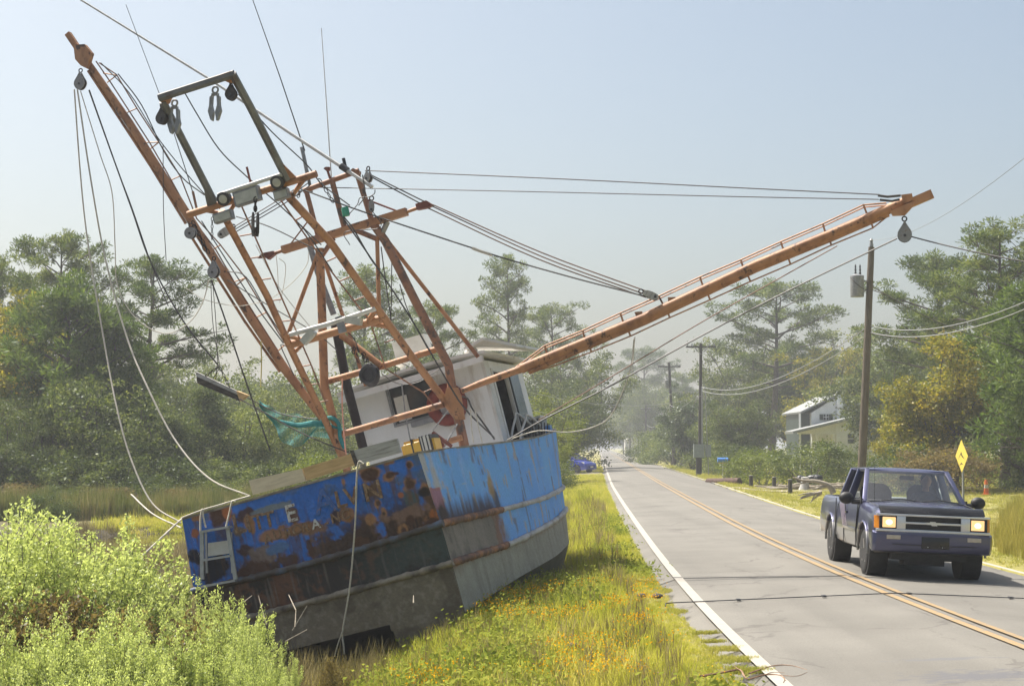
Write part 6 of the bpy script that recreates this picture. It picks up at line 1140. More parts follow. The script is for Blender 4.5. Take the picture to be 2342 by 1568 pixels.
# bed
g = Geo(); g.loft([body_sec(y, .40, 1.065, hw, 0, .7) for y, hw in ((-2.56, .86), (-3.0, .862), (-4.2, .862), (-4.33, .85))]); bed = g.build('cargo_bed', M['tpaint'], tk, 32); bpy.context.view_layer.update()
g = Geo(); g.box((0, -3.45, .95), (1.44, 1.66, .7)); cb = obj('cutter', g.mesh('cutter', M['intr'], 0), tk); bpy.context.view_layer.update(); cut(bed, [cyl(-3.12, .36, .405, .5, 1.2), cyl(-3.12, .36, .405, -1.2, -.5), cb])
bx('rear_bumper', (0, -4.40, .50), (1.66, .12, .16), 'chrome', tk, .02)
# wheel arch lips
for yy in (0, -3.12):
    for s in (1, -1):
        g = Geo(); g.tube([Vector((s * .863, yy + .415 * math.cos(a), .36 + .415 * math.sin(a))) for a in np.linspace(R(-5), R(185), 22)], .019, 6); g.build('arch_flare', M['tpaint'], tk, 60)
        g = Geo(); g.lathe([(.40, 0), (.405, .28)], (s * .55, yy, .36), (s, 0, 0), 24); g.build('wheel_well', M['black'], tk, 60)
# wheels
def wheel(x, y, s):
    g = Geo(); g.lathe([(.19, -.10), (.29, -.112), (.322, -.095), (.33, -.06), (.328, -.02), (.32, -.018), (.32, -.006), (.328, -.004), (.33, .06), (.322, .095), (.29, .112), (.19, .10)], (x, y, .33), (s, 0, 0), 36); t = g.build('tyre', M['tyre'], tk, 40)
    g = Geo(); g.lathe([(.20, .09), (.195, .04), (.17, .01), (.05, .035), (.045, .06), (0, .062)], (x, y, .33), (s, 0, 0), 24); rm = g.build('rim', M['rim'], t, 40)
    g = Geo()
    for k in range(5):
        a = k * 2 * math.pi / 5 + .3; g.beam((x + s * .075, y + .05 * math.cos(a), .33 + .05 * math.sin(a)), (x + s * .085, y + .19 * math.cos(a), .33 + .19 * math.sin(a)), .055, .03)
    g.build('spokes', M['rim'], t, 0)
for y in (0, -3.12):
    for s in (1, -1): wheel(s * .745, y, s)
bx('underbody', (0, -1.7, .33), (1.1, 4.6, .14), 'black', tk); bx('axle', (0, -3.12, .33), (1.4, .12, .12), 'black', tk); bx('crossmember', (.05, .35, .25), (.6, .3, .14), 'black', tk)
# doors
for s in (1, -1):
    g = Geo(); 
    def dsec(a, b):
        y = -.60 - 1.10 * a; zb, zt, hw = .38, 1.045, .862; f_ = b; pr = [(hw - .02, zb), (hw - .004, zb + .2 * (zt - zb)), (hw + .001, zb + .42 * (zt - zb)), (hw - .010, zb + .62 * (zt - zb)), (hw - .028, zb + .82 * (zt - zb)), (hw - .052, zt - .03)]
        k = min(int(f_ * 5), 4); t = f_ * 5 - k; return Vector((s * (pr[k][0] + (pr[k + 1][0] - pr[k][0]) * t + .007), y, pr[k][1] + (pr[k + 1][1] - pr[k][1]) * t))
    g.sheet(dsec, 6, 10); dr_ = g.build('door', M['tpaint'], tk, 60); g = Geo(); g.tube([(s * .868, -.597, .38), (s * .872, -.597, .66), (s * .845, -.597, 1.03)], .006, 4); g.tube([(s * .868, -1.703, .38), (s * .872, -1.703, .66), (s * .845, -1.703, 1.03)], .006, 4); g.build('door_gap', M['black'], dr_)
    bx('door_handle', (s * .862, -1.56, .86), (.03, .13, .035), 'shield', tk, .006)
    g = Geo(); g.box((s * .867, -2.545, .72), (.012, .028, .66)); g.build('bed_gap', M['black'], tk, 0)
    # stripe decals
    for k in range(4):
        y0 = -1.75 + k * .115; g = Geo(); g.prism([(s * .880, y0, .645), (s * .880, y0 + .03, .645), (s * .8555, y0 - .45, .985), (s * .8555, y0 - .49, .985)], (s * .002, 0, 0)); g.build('stripe_decal', M['decal'], tk, 0)
    bx('side_trim', (s * .872, -1.2, .625), (.022, 1.15, .055), 'chrome' if False else 'tpaint', tk, .006)
# cab top: roof, pillars, glass
ZR = 1.535; wb, wt = .775, .615
def gh(x, y): pass
y_b0, y_t0, y_b1, y_t1 = -.50, -1.20, -2.52, -2.36
g = Geo(); nX, nY = 16, 14
def roofp(a, b, dz=0):
    x = (a * 2 - 1) * (wt + .02); y = y_t0 + .05 + (y_t1 - y_t0 - .07) * b; ex = 1 - abs(a * 2 - 1) ** 4; ey = 1 - abs(b * 2 - 1) ** 6; return Vector((x, y + .05 * (1 - abs(a * 2 - 1) ** 2) * (1 if b < .5 else -.4), ZR + .055 * min(ex, 1) ** .6 * ey ** .5 + dz))
g.sheet(roofp, nX, nY); g.sheet(lambda a, b: roofp(a, b, 0) * 1 + Vector((0, 0, -.03 - (roofp(a, b).z - ZR))), nX, nY); ro = g.build('roof', M['tpurple'], tk, 60)
for s in (1, -1):
    def pil(name, pts, w_, h_, mt='tpurple'):
        g = Geo()
        for a, b in zip(pts[:-1], pts[1:]): g.beam(a, b, w_, h_)
        o = g.build(name, M[mt], tk, 0); bevel(o, .008); return o
    pil('pillar', [(s * (wb - .02), y_b0 - .04, 1.045), (s * wt, y_t0 + .02, ZR + .005)], .06, .075); pil('pillar', [(s * (wb + .005), -1.72, 1.045), (s * (wt + .005), -1.70, ZR)], .11, .05); pil('pillar', [(s * wb, y_b1 + .03, 1.045), (s * wt, y_t1 + .03, ZR)], .12, .07); pil('roof_rail', [(s * wt, y_t0 + .03, ZR + .005), (s * wt, y_t1 + .03, ZR + .005)], .06, .06)
    g = Geo(); g.add([(s * (wb + .004), -2.44, 1.06), (s * (wb + .004), -1.76, 1.06), (s * (wt + .008), -1.74, ZR - .03), (s * (wt + .008), -2.34, ZR - .03)], [(0, 1, 2, 3)]); g.build('quarter_window', M['tglass2'], tk, 0)
    # mirrors
    g = Geo(); g.ball((s * 1.01, -.70, 1.10), (.115, .085, .095), 16, 10); mi_ = g.build('door_mirror', M['black'], tk, 60); g = Geo(); g.tube([(s * .80, -.68, 1.05), (s * .93, -.70, 1.05)], [.045, .04], 8); g.build('mirror_arm', M['black'], mi_)
    g = Geo(); g.box((s * .80, -.64, 1.08), (.02, .18, .09)); g.build('sail_panel', M['black'], tk, 0)
bx('cowl', (0, -.53, 1.065), (1.46, .16, .02), 'black', tk); bx('headliner_bar', (0, y_t0 + .02, ZR - .005), (1.18, .06, .06), 'tpurple', tk, .01); bx('rear_header', (0, y_t1 + .01, ZR - .01), (1.18, .06, .06), 'tpurple', tk, .01)
g = Geo(); g.sheet(lambda a, b: Vector(((a * 2 - 1) * ((wb - .035) * (1 - b) + (wt - .02) * b), (y_b0 + .02) * (1 - b) + (y_t0 + .055) * b + .06 * (1 - (a * 2 - 1) ** 2), 1.06 * (1 - b) + (ZR + .0) * b)), 12, 6); g.build('windscreen', M['tglass'], tk, 60)
g = Geo(); g.add([(-(wb - .06), y_b1 + .02, 1.06), (wb - .06, y_b1 + .02, 1.06), (wt - .05, y_t1 + .01, ZR - .03), (-(wt - .05), y_t1 + .01, ZR - .03)], [(0, 1, 2, 3)]); g.build('rear_window', M['tglass'], tk, 0)
bx('dashboard', (0, -.86, 1.055), (1.42, .5, .06), 'intr', tk, .02); bx('cab_floor', (0, -1.75, 1.063), (1.44, 1.3, .006), 'intr', tk)
for x in (.37, -.37):
    g = Geo(); pr = [(-.24, 1.0), (-.25, 1.2), (-.2, 1.29), (-.12, 1.33), (.12, 1.33), (.2, 1.29), (.25, 1.2), (.24, 1.0)]; g.prism([(x + a, -1.62 - (z - 1.0) * .3, z) for a, z in pr], (0, -.12, 0)); st = g.build('seat', M['intr'], tk, 0); bevel(st, .03, 3)
# driver (truck's left side)
dx = -.37
def person_mesh():
    me = bpy.data.meshes.new('person'); J = [((0, 0, 0), .15), ((0, -.02, .2), .15), ((0, -.01, .38), .155), ((0, 0, .46), .09), ((0, .01, .52), .055), ((.17, 0, .42), .075), ((.25, .12, .25), .055), ((.16, .38, .24), .042), ((-.17, 0, .42), .075), ((-.25, .12, .25), .055), ((-.12, .40, .26), .042)]
    E = [(0, 1), (1, 2), (2, 3), (3, 4), (2, 5), (5, 6), (6, 7), (2, 8), (8, 9), (9, 10)]; me.from_pydata([q for q, r in J], E, []); o = bpy.data.objects.new('person', me); COL.objects.link(o); sk = o.modifiers.new('s', 'SKIN'); o.modifiers.new('u', 'SUBSURF').levels = 2
    for i, (q, r) in enumerate(J): me.skin_vertices[0].data[i].radius = (r, r * .8)
    me.skin_vertices[0].data[0].use_root = True; bpy.context.view_layer.update(); dg = bpy.context.evaluated_depsgraph_get(); me2 = bpy.data.meshes.new_from_object(o.evaluated_get(dg)); bpy.data.objects.remove(o); me2.materials.clear(); me2.materials.append(M['shirt']); me2.shade_smooth(); return me2
dv = obj('person', person_mesh(), None, label='driver in a dark shirt holding the steering wheel of the pickup', cat='person'); dv.matrix_world = TM @ Matrix.Translation((dx, -1.50, .74))
g = Geo(); g.ball((0, .03, .66), (.078, .095, .118), 18, 14); g.ball((0, .125, .645), (.013, .02, .02), 8, 6); g.ball((.078, .02, .655), (.012, .02, .03), 8, 6); g.ball((-.078, .02, .655), (.012, .02, .03), 8, 6); g.tube([(0, .01, .50), (0, .02, .6)], [.055, .05], 10); g.build('head', M['skin'], dv, 60)
g = Geo(); g.ball((0, .01, .695), (.086, .10, .095), 16, 10); g.build('hair', M['intr'], dv, 60)
for s in (1, -1):
    g = Geo(); hx, hy, hz_ = s * .13, .41, .25
    g.ball((hx, hy, hz_), (.035, .045, .022), 10, 8)
    for k in range(4): g.tube([(hx - s * .03 + s * .02 * k, hy + .03, hz_), (hx - s * .03 + s * .02 * k, hy + .065, hz_ + .01), (hx - s * .03 + s * .02 * k, hy + .07, hz_ - .03)], .0085, 6)
    g.tube([(hx - s * .03, hy - .01, hz_), (hx - s * .055, hy + .02, hz_ + .015), (hx - s * .05, hy + .045, hz_ + .01)], .009, 6); g.build('hand', M['skin'], dv, 60)
g = Geo(); g.torus((dx, -1.04, 1.03), .18, .014, (0, 1, .5), 26, 8); g.tube([(dx, -1.04, 1.03), (dx, -.88, .98)], .03, 8); g.beam((dx - .17, -1.04, 1.03), (dx + .17, -1.04, 1.03), .03, .02); g.build('steering_wheel', M['intr'], tk, 60)
bx('rear_view_mirror', (.0, -1.16, 1.44), (.22, .03, .065), 'intr', tk, .012); bx('windscreen_sticker', (.02, -.66, 1.105), (.09, .004, .07), 'offwhite', tk, 0, Matrix.Rotation(R(-54), 3, 'X'))
for x0, x1 in ((.52, -.06), (-.06, -.66)):
    g = Geo(); g.tube([(x0, -.47 + .04, 1.085), ((x0 + x1) / 2, -.46 + .03, 1.125), (x1, -.43, 1.09)], .009, 5); g.build('wiper', M['black'], tk)
g = Geo(); g.tube([(.63, -.42, 1.06), (.635, -.46, 1.9)], [.004, .0015], 5); g.build('antenna', M['black'], tk)
# nose
bx('grille_backing', (0, .79, .80), (1.46, .03, .24), 'black', tk)
def sl(x0, x1, z0, z1, y, d, mt, nm, p=tk, bv=.006): return bx(nm, ((x0 + x1) / 2, y, (z0 + z1) / 2), (abs(x1 - x0), d, abs(z1 - z0)), mt, p, bv)
gr = sl(-.82, .82, .905, .935, .81, .07, 'chrome', 'grille_frame'); sl(-.82, .82, .675, .715, .81, .07, 'chrome', 'grille_bar', gr); sl(-.46, .46, .795, .825, .825, .04, 'chrome', 'grille_bar', gr)
for s in (1, -1):
    sl(s * .40, s * .53, .716, .904, .812, .06, 'chrome', 'grille_post', gr); sl(s * .525, s * .78, .718, .902, .815, .05, 'black', 'lamp_bezel'); hl = sl(s * .545, s * .735, .735, .885, .835, .02, 'headlit', 'headlamp'); 
    g = Geo(); g.ball((s * .64, .846, .81), (.05, .012, .04), 10, 6); g.build('bulb', M['headhot'], hl)
    g = Geo(); g.prism([(s * .782, .83, .72), (s * .835, .76, .72), (s * .835, .74, .90), (s * .782, .82, .90)], (0, -.05, 0)); g.build('corner_lamp', M['amber'], tk, 0)
for k in range(3): 
    for zz in (.735, .845): sl(-.40, .40, zz + k * .02, zz + k * .02 + .006, .808, .02, 'darkmetal', 'grille_slat', gr, 0)
g = Geo(); g.prism([(x * .062, .85, .81 + z * .03) for x, z in [(-1.9, -.3), (-1.5, .6), (-.55, .6), (-.4, 1), (.9, 1), (.75, .6), (1.9, .6), (1.5, -.5), (.55, -.5), (.4, -1), (-.9, -1), (-.75, -.5), (-1.95, -.5)]], (0, .012, 0)); g.build('emblem', M['chrome'], tk, 0)
g = Geo(); g.loft([[Vector((x, y + dy, z)) for y, z in ((.84, .68), (.90, .655), (.905, .56), (.89, .47), (.85, .40), (.78, .38), (.74, .45), (.74, .66))] for x, dy in ((-.86, -.10), (-.82, -.04), (-.6, 0), (0, .02), (.6, 0), (.82, -.04), (.86, -.10))]); bmp = g.build('front_bumper', M['tpurple'], tk, 40)
for s in (1, -1): bx('turn_lamp', (s * .58, .902, .60), (.20, .02, .06), 'clearlens', bmp, .006)
bx('plate_bracket', (-.02, .915, .535), (.40, .03, .17), 'shield', bmp, .006); bx('bumper_groove', (0, .914, .495), (1.2, .012, .008), 'black', bmp)
for x in (-.12, .09): g = Geo(); g.ball((x, .932, .475), .008, 8, 6); g.build('plate_bolt', M['chrome'], bmp)
g = Geo(); g.sheet(lambda a, b: Vector(((a * 2 - 1) * .76, .80 + .03 * b - .30 * (1 - b) * .55 - .06 * (a * 2 - 1) ** 4, 1.045 - .10 * b ** 1.6 + .012 * math.sin(b * 3.1))), 20, 8); g.sheet(lambda a, b: Vector(((a * 2 - 1) * .755, .79 + .03 * b - .30 * (1 - b) * .55 - .06 * (a * 2 - 1) ** 4, 1.03 - .10 * b ** 1.6)), 20, 8); g.build('hood_deflector', M['shield'], tk, 60)
for s in (1, -1):
    g = Geo(); g.tube([(s * .70, .60, 1.0), (s * .72, .3, 1.028), (s * .73, 0, 1.05), (s * .735, -.45, 1.075)], .005, 4); g.build('hood_gap', M['black'], tk)
# cargo behind the cab
r = thing('cargo_bucket', 'white plastic bucket standing in the pickup bed', 'bucket', TM @ Matrix.Translation((.45, -2.85, .62))); g = Geo(); g.lathe([(0, 0), (.13, 0), (.15, .5), (.158, .5), (.158, .54), (0, .54)], (0, 0, 0), (0, 0, 1), 20); g.build('tub', M['offwhite'], r); g = Geo(); g.torus((0, 0, .4), .15, .008, (0, 0, 1), 20, 6); g.build('band', M['galv'], r)
g = Geo(); g.box((-.1, -3.1, .96), (1.2, .5, .26)); tbx = g.build('tool_box', M['alu'], None, 0, label='low aluminium tool box across the pickup bed', cat='tool box'); tbx.matrix_world = TM.copy(); bevel(tbx, .02)
# ---------------------------------------------------------------- small blue car by the side track
CD = 131.0; cX = (1338 - CX) / F * CD; czz = max(gz(cX, CD), -.34) + .05
CMx = Matrix.Translation((cX - .15, CD, czz)) @ Matrix.Rotation(R(-128), 4, 'Z')
car = thing('hatchback_car', 'small bright blue hatchback waiting at the side track', 'car', CMx); M['cblue'] = pm('bright_blue_car_paint', [(.3, (.03, .05, .40)), (.7, (.04, .07, .48))], 3, .25, .3, coat=.9)
def csec(y, zb, zt, hw, tw): half = [(0, zb), (hw - .06, zb), (hw, zb + .14), (hw + .01, (zb + zt) / 2), (hw - .05, zt - .04), (tw, zt), (0, zt + .03)]; return [Vector((x, y, z)) for x, z in half] + [Vector((-x, y, z)) for x, z in half[-2:0:-1]]
g = Geo(); g.loft([csec(y, zb, zt, hw, tw) for y, zb, zt, hw, tw in ((.80, .32, .60, .66, .5), (.70, .24, .74, .78, .6), (.35, .2, .86, .84, .66), (-.25, .2, .98, .85, .68), (-1.2, .2, 1.02, .85, .7), (-2.6, .22, 1.04, .85, .7), (-3.05, .25, 1.02, .82, .66), (-3.2, .35, .85, .74, .6))]); cbd = g.build('body', M['cblue'], car, 40); bpy.context.view_layer.update(); 
def ccyl(y, x0, x1):
    g = Geo(); g.lathe([(.34, x0), (.34, x1)], (0, y, .31), (1, 0, 0), 20); return obj('cutter', g.mesh('cutter', M['intr'], 0), car)
cc = [ccyl(0, .5, 1), ccyl(0, -1, -.5), ccyl(-2.5, .5, 1), ccyl(-2.5, -1, -.5)]; bpy.context.view_layer.update(); cut(cbd, cc)
g = Geo(); g.loft([[Vector((x, y, z)) for x, z in ((-.70 * k, zb), (-.56 * k, zt), (.56 * k, zt), (.70 * k, zb))] for y, zb, zt, k in ((-.22, 1.0, 1.03, 1), (-1.15, 1.02, 1.47, .98), (-2.2, 1.03, 1.52, .98), (-2.75, 1.04, 1.42, .95), (-3.05, 1.03, 1.08, .9))]); g.build('glass', M['winglass'], car, 30)
g = Geo(); g.sheet(lambda a, b: Vector(((a * 2 - 1) * .57, -1.12 - 1.68 * b, 1.485 + .055 * math.sin(math.pi * min(1, b * .9 + .1)) - .02 * (a * 2 - 1) ** 2)), 6, 6); g.build('roof', M['cblue'], car, 60)
for s in (1, -1):
    for a, b in (((.70, -.25, 1.0), (.57, -1.15, 1.48)), ((.71, -1.6, 1.02), (.58, -1.65, 1.5)), ((.68, -3.0, 1.02), (.55, -2.75, 1.46))): g = Geo(); g.beam((s * a[0], a[1], a[2]), (s * b[0], b[1], b[2]), .07, .05); g.build('pillar', M['cblue'], car, 0)
    g = Geo(); g.prism([(s * .50, .755, .62), (s * .74, .66, .66), (s * .80, .38, .82), (s * .66, .50, .80)], (0, .02, .02)); g.build('headlight', M['lens'], car, 0); g = Geo(); g.ball((s * .93, -.42, 1.03), (.09, .07, .07), 8, 6); g.build('door_mirror', M['cblue'], car)
    for y in (0, -2.5): g = Geo(); g.lathe([(.17, -.09), (.27, -.1), (.31, -.06), (.31, .06), (.27, .1), (.17, .09)], (s * .76, y, .31), (s, 0, 0), 20); ty_ = g.build('tyre', M['tyre'], car); g = Geo(); g.lathe([(.18, .07), (.04, .05), (0, .06)], (s * .76, y, .31), (s, 0, 0), 14); g.build('rim', M['rim'], ty_)
bx('grille', (0, .77, .45), (.9, .06, .14), 'black', car); bx('plate_bracket', (0, .815, .46), (.34, .02, .1), 'offwhite', car)
# ---------------------------------------------------------------- utility poles and wires
def pole(u, D, vtop, lean_u=0, mat='polefar', r=.15, label='', arm=None, trans=None, base_u=None, name='utility_pole'):
    b = P(base_u if base_u is not None else u, 1070, D); b.z = gz(b.x, D) - .3; t = P(u, vtop, D); rt = thing(name, label, 'utility pole', (b.x, b.y, b.z)); d = t - b
    g = Geo(); g.tube([Vector((0, 0, 0)), d * .5, d], [r, r * .85, r * .68], 12); g.build('post', M[mat], rt, 60)
    if arm:
        za, w_ = arm; c = d * ((P(u, za, D).z - b.z) / d.z); g = Geo(); g.box(c, (w_, .1, .12)); g.build('crossarm', M[mat], rt, 0)
        for s in (-1, 1):
            g = Geo(); g.tube([c + Vector((s * w_ * .22, -.08, -.02)), c + Vector((0, -.1, -.55))], .02, 4); g.build('arm_brace', M['galv'], rt)
            for k in (.45, .30): g = Geo(); g.lathe([(0, 0), (.05, .0), (.06, .05), (.04, .1), (.06, .14), (.03, .2), (0, .21)], c + Vector((s * w_ * k, 0, .06)), (0, 0, 1), 8); g.build('insulator', M['galv'], rt)
    if trans:
        zt, dx, rr_, hh = trans; c = d * ((P(u, zt, D).z - b.z) / d.z) + Vector((dx, -.05, 0)); g = Geo(); g.lathe([(0, -hh / 2), (rr_ * .96, -hh / 2), (rr_, -hh / 2 + .05), (rr_, hh / 2 - .08), (rr_ * 1.04, hh / 2 - .07), (rr_ * 1.02, hh / 2), (rr_ * .3, hh / 2 + .07), (0, hh / 2 + .08)], c, (0, 0, 1), 20); tf = g.build('transformer', M['galv'], rt, 40)
        for k in (-.08, .09): g = Geo(); g.lathe([(.03, 0), (.045, .1), (.025, .13), (.042, .2), (.022, .25), (.035, .32), (.01, .40)], c + Vector((k + .03, 0, hh / 2 + .03)), (0, 0, 1), 8); g.build('bushing', M['darkmetal'], tf)
        for k in (.25, -.2): g = Geo(); g.beam(c + Vector((rr_ * .9 * (1 if dx < 0 else -1), 0, k * hh)), c + Vector((-dx * .95, .05, k * hh)), .06, .06); g.build('bracket', M['galv'], tf, 0)
        g = Geo(); g.tube(spline([c + Vector((-rr_, -.02, hh * .45)), c + Vector((-rr_ * .6, -rr_, hh * .2)), c + Vector((rr_ * .5, -rr_ * 1.0, -hh * .1)), c + Vector((-dx, -.1, -hh * .25))], 5), .012, 5); g.build('lead_wire', M['cable'], tf)
    return rt, b, d
p1 = pole(1993, 63, 565, mat='pole', r=.17, base_u=1965, label='tall leaning brown utility pole with a grey transformer beside the road', trans=(655, -.48, .25, .78)); g = Geo(); g.lathe([(0, 0), (.07, 0), (.08, .12), (.05, .2), (.07, .28), (.02, .34)], p1[2] + Vector((0, 0, -.02)), (0, 0, 1), 10); g.build('top_insulator', M['galv'], p1[0])
p2 = pole(1603, 120, 785, label='dark utility pole with a crossarm and meter box past the mailbox', arm=(793, 2.1), base_u=1600); p3 = pole(1530, 172, 828, label='dark utility pole with a crossarm and small transformer near the far driveway', arm=(838, 2.3), trans=(878, -.35, .22, .8), base_u=1543, r=.19); p4 = pole(1477, 262, 925, label='distant thin utility pole with pale fittings beside the road', base_u=1477, arm=(935, 1.5), r=.16); p5 = pole(1441, 330, 950, label='farthest utility pole with a long crossarm over the hazy road', base_u=1441, arm=(957, 4.2), r=.17); p6 = pole(1459, 300, 960, label='bare thin utility pole without a crossarm far down the road', base_u=1461, r=.14)
bx2 = Geo(); c = Vector((p2[1].x, p2[1].y - .28, .0))
def wbox(name, c, s, mat, parent=None, **kw): g = Geo(); g.box(c, s); return g.build(name, M[mat], parent, 0, **kw)
z0 = gz(p2[1].x, 119.6); rt = thing('meter_box', 'grey green electric meter box fixed low on the crossarm pole', 'meter box', (p2[1].x, 119.5, z0)); wbox('cabinet', (-.1, 0, 1.75), (.75, .3, .95), 'grnbox', rt); wbox('cabinet', (.55, .02, 1.75), (.4, .26, .85), 'grnbox', rt); wbox('conduit', (-.12, .02, .65), (.34, .2, 1.3), 'polefar', rt); wbox('conduit', (.15, .04, 4.2), (.09, .09, 4.1), 'galv', rt)
g = Geo(); g.tube([P(1612, 880, 119), Vector((P(1621, 1080, 119).x, 119, z0 - .1))], .03, 5); gw = g.build('guy_wire', M['galv'], None, 60, label='pale guy wire slanting down beside the crossarm pole', cat='wire'); 
wires = []
def wirething(a, b, s, label, r=.013, mat='galv', group=None): g = Geo(); g.tube(sag(a, b, s, 18), r, 4, False); return g.build('overhead_wire', M[mat], None, 60, label=label, cat='wire', group=group)
A1 = P(1980, 750, 63); A2 = P(1979, 768, 63); B1 = P(1604, 884, 120); B2 = P(1604, 893, 120)
wirething(A1, B1, 1.0, 'upper sagging service wire between the leaning pole and the crossarm pole', .02); wirething(A2, B2, 1.0, 'lower sagging service wire between the leaning pole and the crossarm pole', .02); wirething(B1, P(1532, 925, 172), .8, 'grey wire between the crossarm pole and the far driveway pole', .02); wirething(P(1532, 925, 172), P(1478, 970, 262), 1.2, 'grey wire between the far driveway pole and the distant poles', .025)
wirething(P(1990, 745, 63), P(2420, 655, 40), .5, 'upper wire from the leaning pole toward the right hand trees', .014); wirething(P(1990, 760, 63), P(2420, 672, 40), .5, 'lower wire from the leaning pole toward the right hand trees', .014); wirething(P(1996, 655, 63), P(2420, 800, 75), .6, 'dark twisted service wire from the transformer to the trees', .02, 'cable'); wirething(P(1993, 548, 63), P(2500, 230, 22), .5, 'thin high wire rising from the leaning pole top', .006); wirething(P(1150, 880, 75), P(1604, 905, 120), .8, 'thin wire crossing behind the boom toward the crossarm pole', .012); wirething(P(1150, 912, 75), P(1440, 960, 200), .8, 'thin wire behind the bow leading down the road', .014)
# ---------------------------------------------------------------- white house
HD = 140.0; hx0 = P(1820, 1000, HD).x; M['clap'] = pm('white_clapboard', [(.3, (.80, .81, .82)), (.7, (.88, .89, .90))], 1.5, .6); M['roofm'] = pm('grey_shingle_roof', [(.3, (.20, .21, .21)), (.7, (.30, .31, .31))], 3, .8, bump=.4); M['shut'] = pm('dark_green_shutter', [(.3, (.02, .035, .03)), (.7, (.035, .055, .048))], 4, .5)
def HP(u, v): q = P(u, v, HD); return Vector((q.x, 0, q.z))
hz0 = gz(20, HD) - .1; house = thing('white_house', 'white clapboard house with a tall chimney behind the bushes', 'house', (0, HD, 0))
def Hz(x, y): return ((1880 + x * .1467) / 1.0675, (900 + y * .1467) / 1.0675)
pk = HP(*Hz(1090, 480)); el_ = HP(*Hz(690, 730)); bl_ = HP(*Hz(690, 960)); er_x = 2 * pk.x - el_.x
g = Geo(); g.prism([(el_.x, 0, hz0), (el_.x, 0, el_.z), (pk.x, 0, pk.z), (er_x, 0, el_.z), (er_x, 0, hz0)], (0, 9, 0)); hw_ = g.build('wall', M['clap'], house, 0)
g = Geo()
for k in range(26):
    zc = hz0 + 3.0 + k * .17; hwid = (er_x - el_.x) / 2 if zc < el_.z else (er_x - el_.x) / 2 * (pk.z - zc) / (pk.z - el_.z)
    if hwid > .2: g.box((pk.x, -.012, zc), (hwid * 2, .02, .012))
g.build('clapboard_line', M['clap'], hw_, 0)
ov = .5; lx = HP(*Hz(500, 745)).x
g = Geo(); g.prism([(lx, -.4, HP(*Hz(500, 745)).z), (pk.x, -.4, pk.z + .12), (pk.x, -.4, pk.z + .28), (lx - .05, -.4, HP(*Hz(500, 745)).z + .15)], (0, 9.8, 0)); g.build('roof', M['roofm'], house, 0); g = Geo(); rx_ = 2 * pk.x - lx; g.prism([(rx_, -.4, HP(*Hz(500, 745)).z), (pk.x + .003, -.4, pk.z + .12), (pk.x + .003, -.4, pk.z + .28), (rx_ + .05, -.4, HP(*Hz(500, 745)).z + .15)], (0, 9.8, 0)); g.build('roof', M['roofm'], house, 0)
cl_ = HP(*Hz(1095, 315)); cr_ = HP(*Hz(1205, 780)); g = Geo(); g.box(((cl_.x + cr_.x) / 2, -.35, (cl_.z + hz0) / 2), (cr_.x - cl_.x, .6, cl_.z - hz0)); ch = g.build('chimney', M['clap'], house, 0); g = Geo(); g.box(((cl_.x + cr_.x) / 2, -.35, cl_.z + .03), (cr_.x - cl_.x + .1, .7, .12)); g.build('cap', M['concrete'], ch, 0)
for (x0, x1, y0, y1, sh) in [(888, 972, 755, 850, True)]:
    a, b = HP(*Hz(x0, y0)), HP(*Hz(x1, y1)); wn = wbox('window', ((a.x + b.x) / 2, -.03, (a.z + b.z) / 2), (b.x - a.x, .06, a.z - b.z), 'winglass', house); wbox('sash', ((a.x + b.x) / 2, -.07, (a.z + b.z) / 2), (b.x - a.x, .03, .05), 'clap', wn); wbox('mullion', ((a.x + b.x) / 2, -.07, (a.z + b.z) / 2), (.05, .032, a.z - b.z), 'clap', wn)
    for s0, s1 in ((822, 882), (978, 1040)): c0, c1 = HP(*Hz(s0, y0)), HP(*Hz(s1, y1)); wbox('shutter', ((c0.x + c1.x) / 2, -.05, (a.z + b.z) / 2), (c1.x - c0.x, .06, a.z - b.z), 'shut', house)
# porch posts on the left side, upper storey
for k in range(4): a, b = HP(*Hz(515 + k * 54, 765)), HP(*Hz(515 + k * 54, 975)); wbox('porch_post', (a.x, .5 + k * .6, (a.z + b.z) / 2), (.14, .14, a.z - b.z + .4), 'clap', house)
wbox('porch_wall', (lx + 1.4, 4.6, (el_.z + hz0) / 2), (2.4, 7.6, el_.z - hz0 - .1), 'shut', house)
# low wing in front
wl, wr = HP(*Hz(250, 1085)), HP(*Hz(1460, 780)); g = Geo(); g.prism([(wl.x, -4.2, wl.z), (wr.x + 2, -4.2, wr.z + .4), (wr.x + 2, -4.2, wr.z + .62), (wl.x - .05, -4.2, wl.z + .2)], (0, 4.1, 0)); g.build('wing_roof', M['roofm'], house, 0); ww = HP(*Hz(960, 1000)); g = Geo(); g.prism([(ww.x, -3.8, hz0), (ww.x, -3.8, HP(*Hz(960, 930)).z + .1), (wr.x + 1.8, -3.8, wr.z + .25), (wr.x + 1.8, -3.8, hz0)], (0, 3.7, 0)); g.build('wing_wall', M['clap'], house, 0); g = Geo(); g.prism([(wl.x + .4, -3.7, wl.z - .02), (wl.x + .4, -3.7, wl.z + .1), (ww.x, -3.7, HP(*Hz(960, 930)).z + .1), (ww.x, -3.7, wl.z - .02)], (0, .1, 0)); g.build('wing_gable', M['clap'], house, 0)
for k in (0, 1, 2): wbox('wing_post', (wl.x + .6 + k * 1.35, -3.7, (wl.z + hz0) / 2), (.14, .14, wl.z - hz0), 'clap', house)
a, b = HP(*Hz(1140, 1090)), HP(*Hz(1250, 1240)); wn = wbox('window', ((a.x + b.x) / 2, -3.83, (a.z + b.z) / 2), (b.x - a.x, .06, a.z - b.z), 'winglass', house); wbox('sash', ((a.x + b.x) / 2, -3.87, (a.z + b.z) / 2), (b.x - a.x, .03, .06), 'clap', wn)
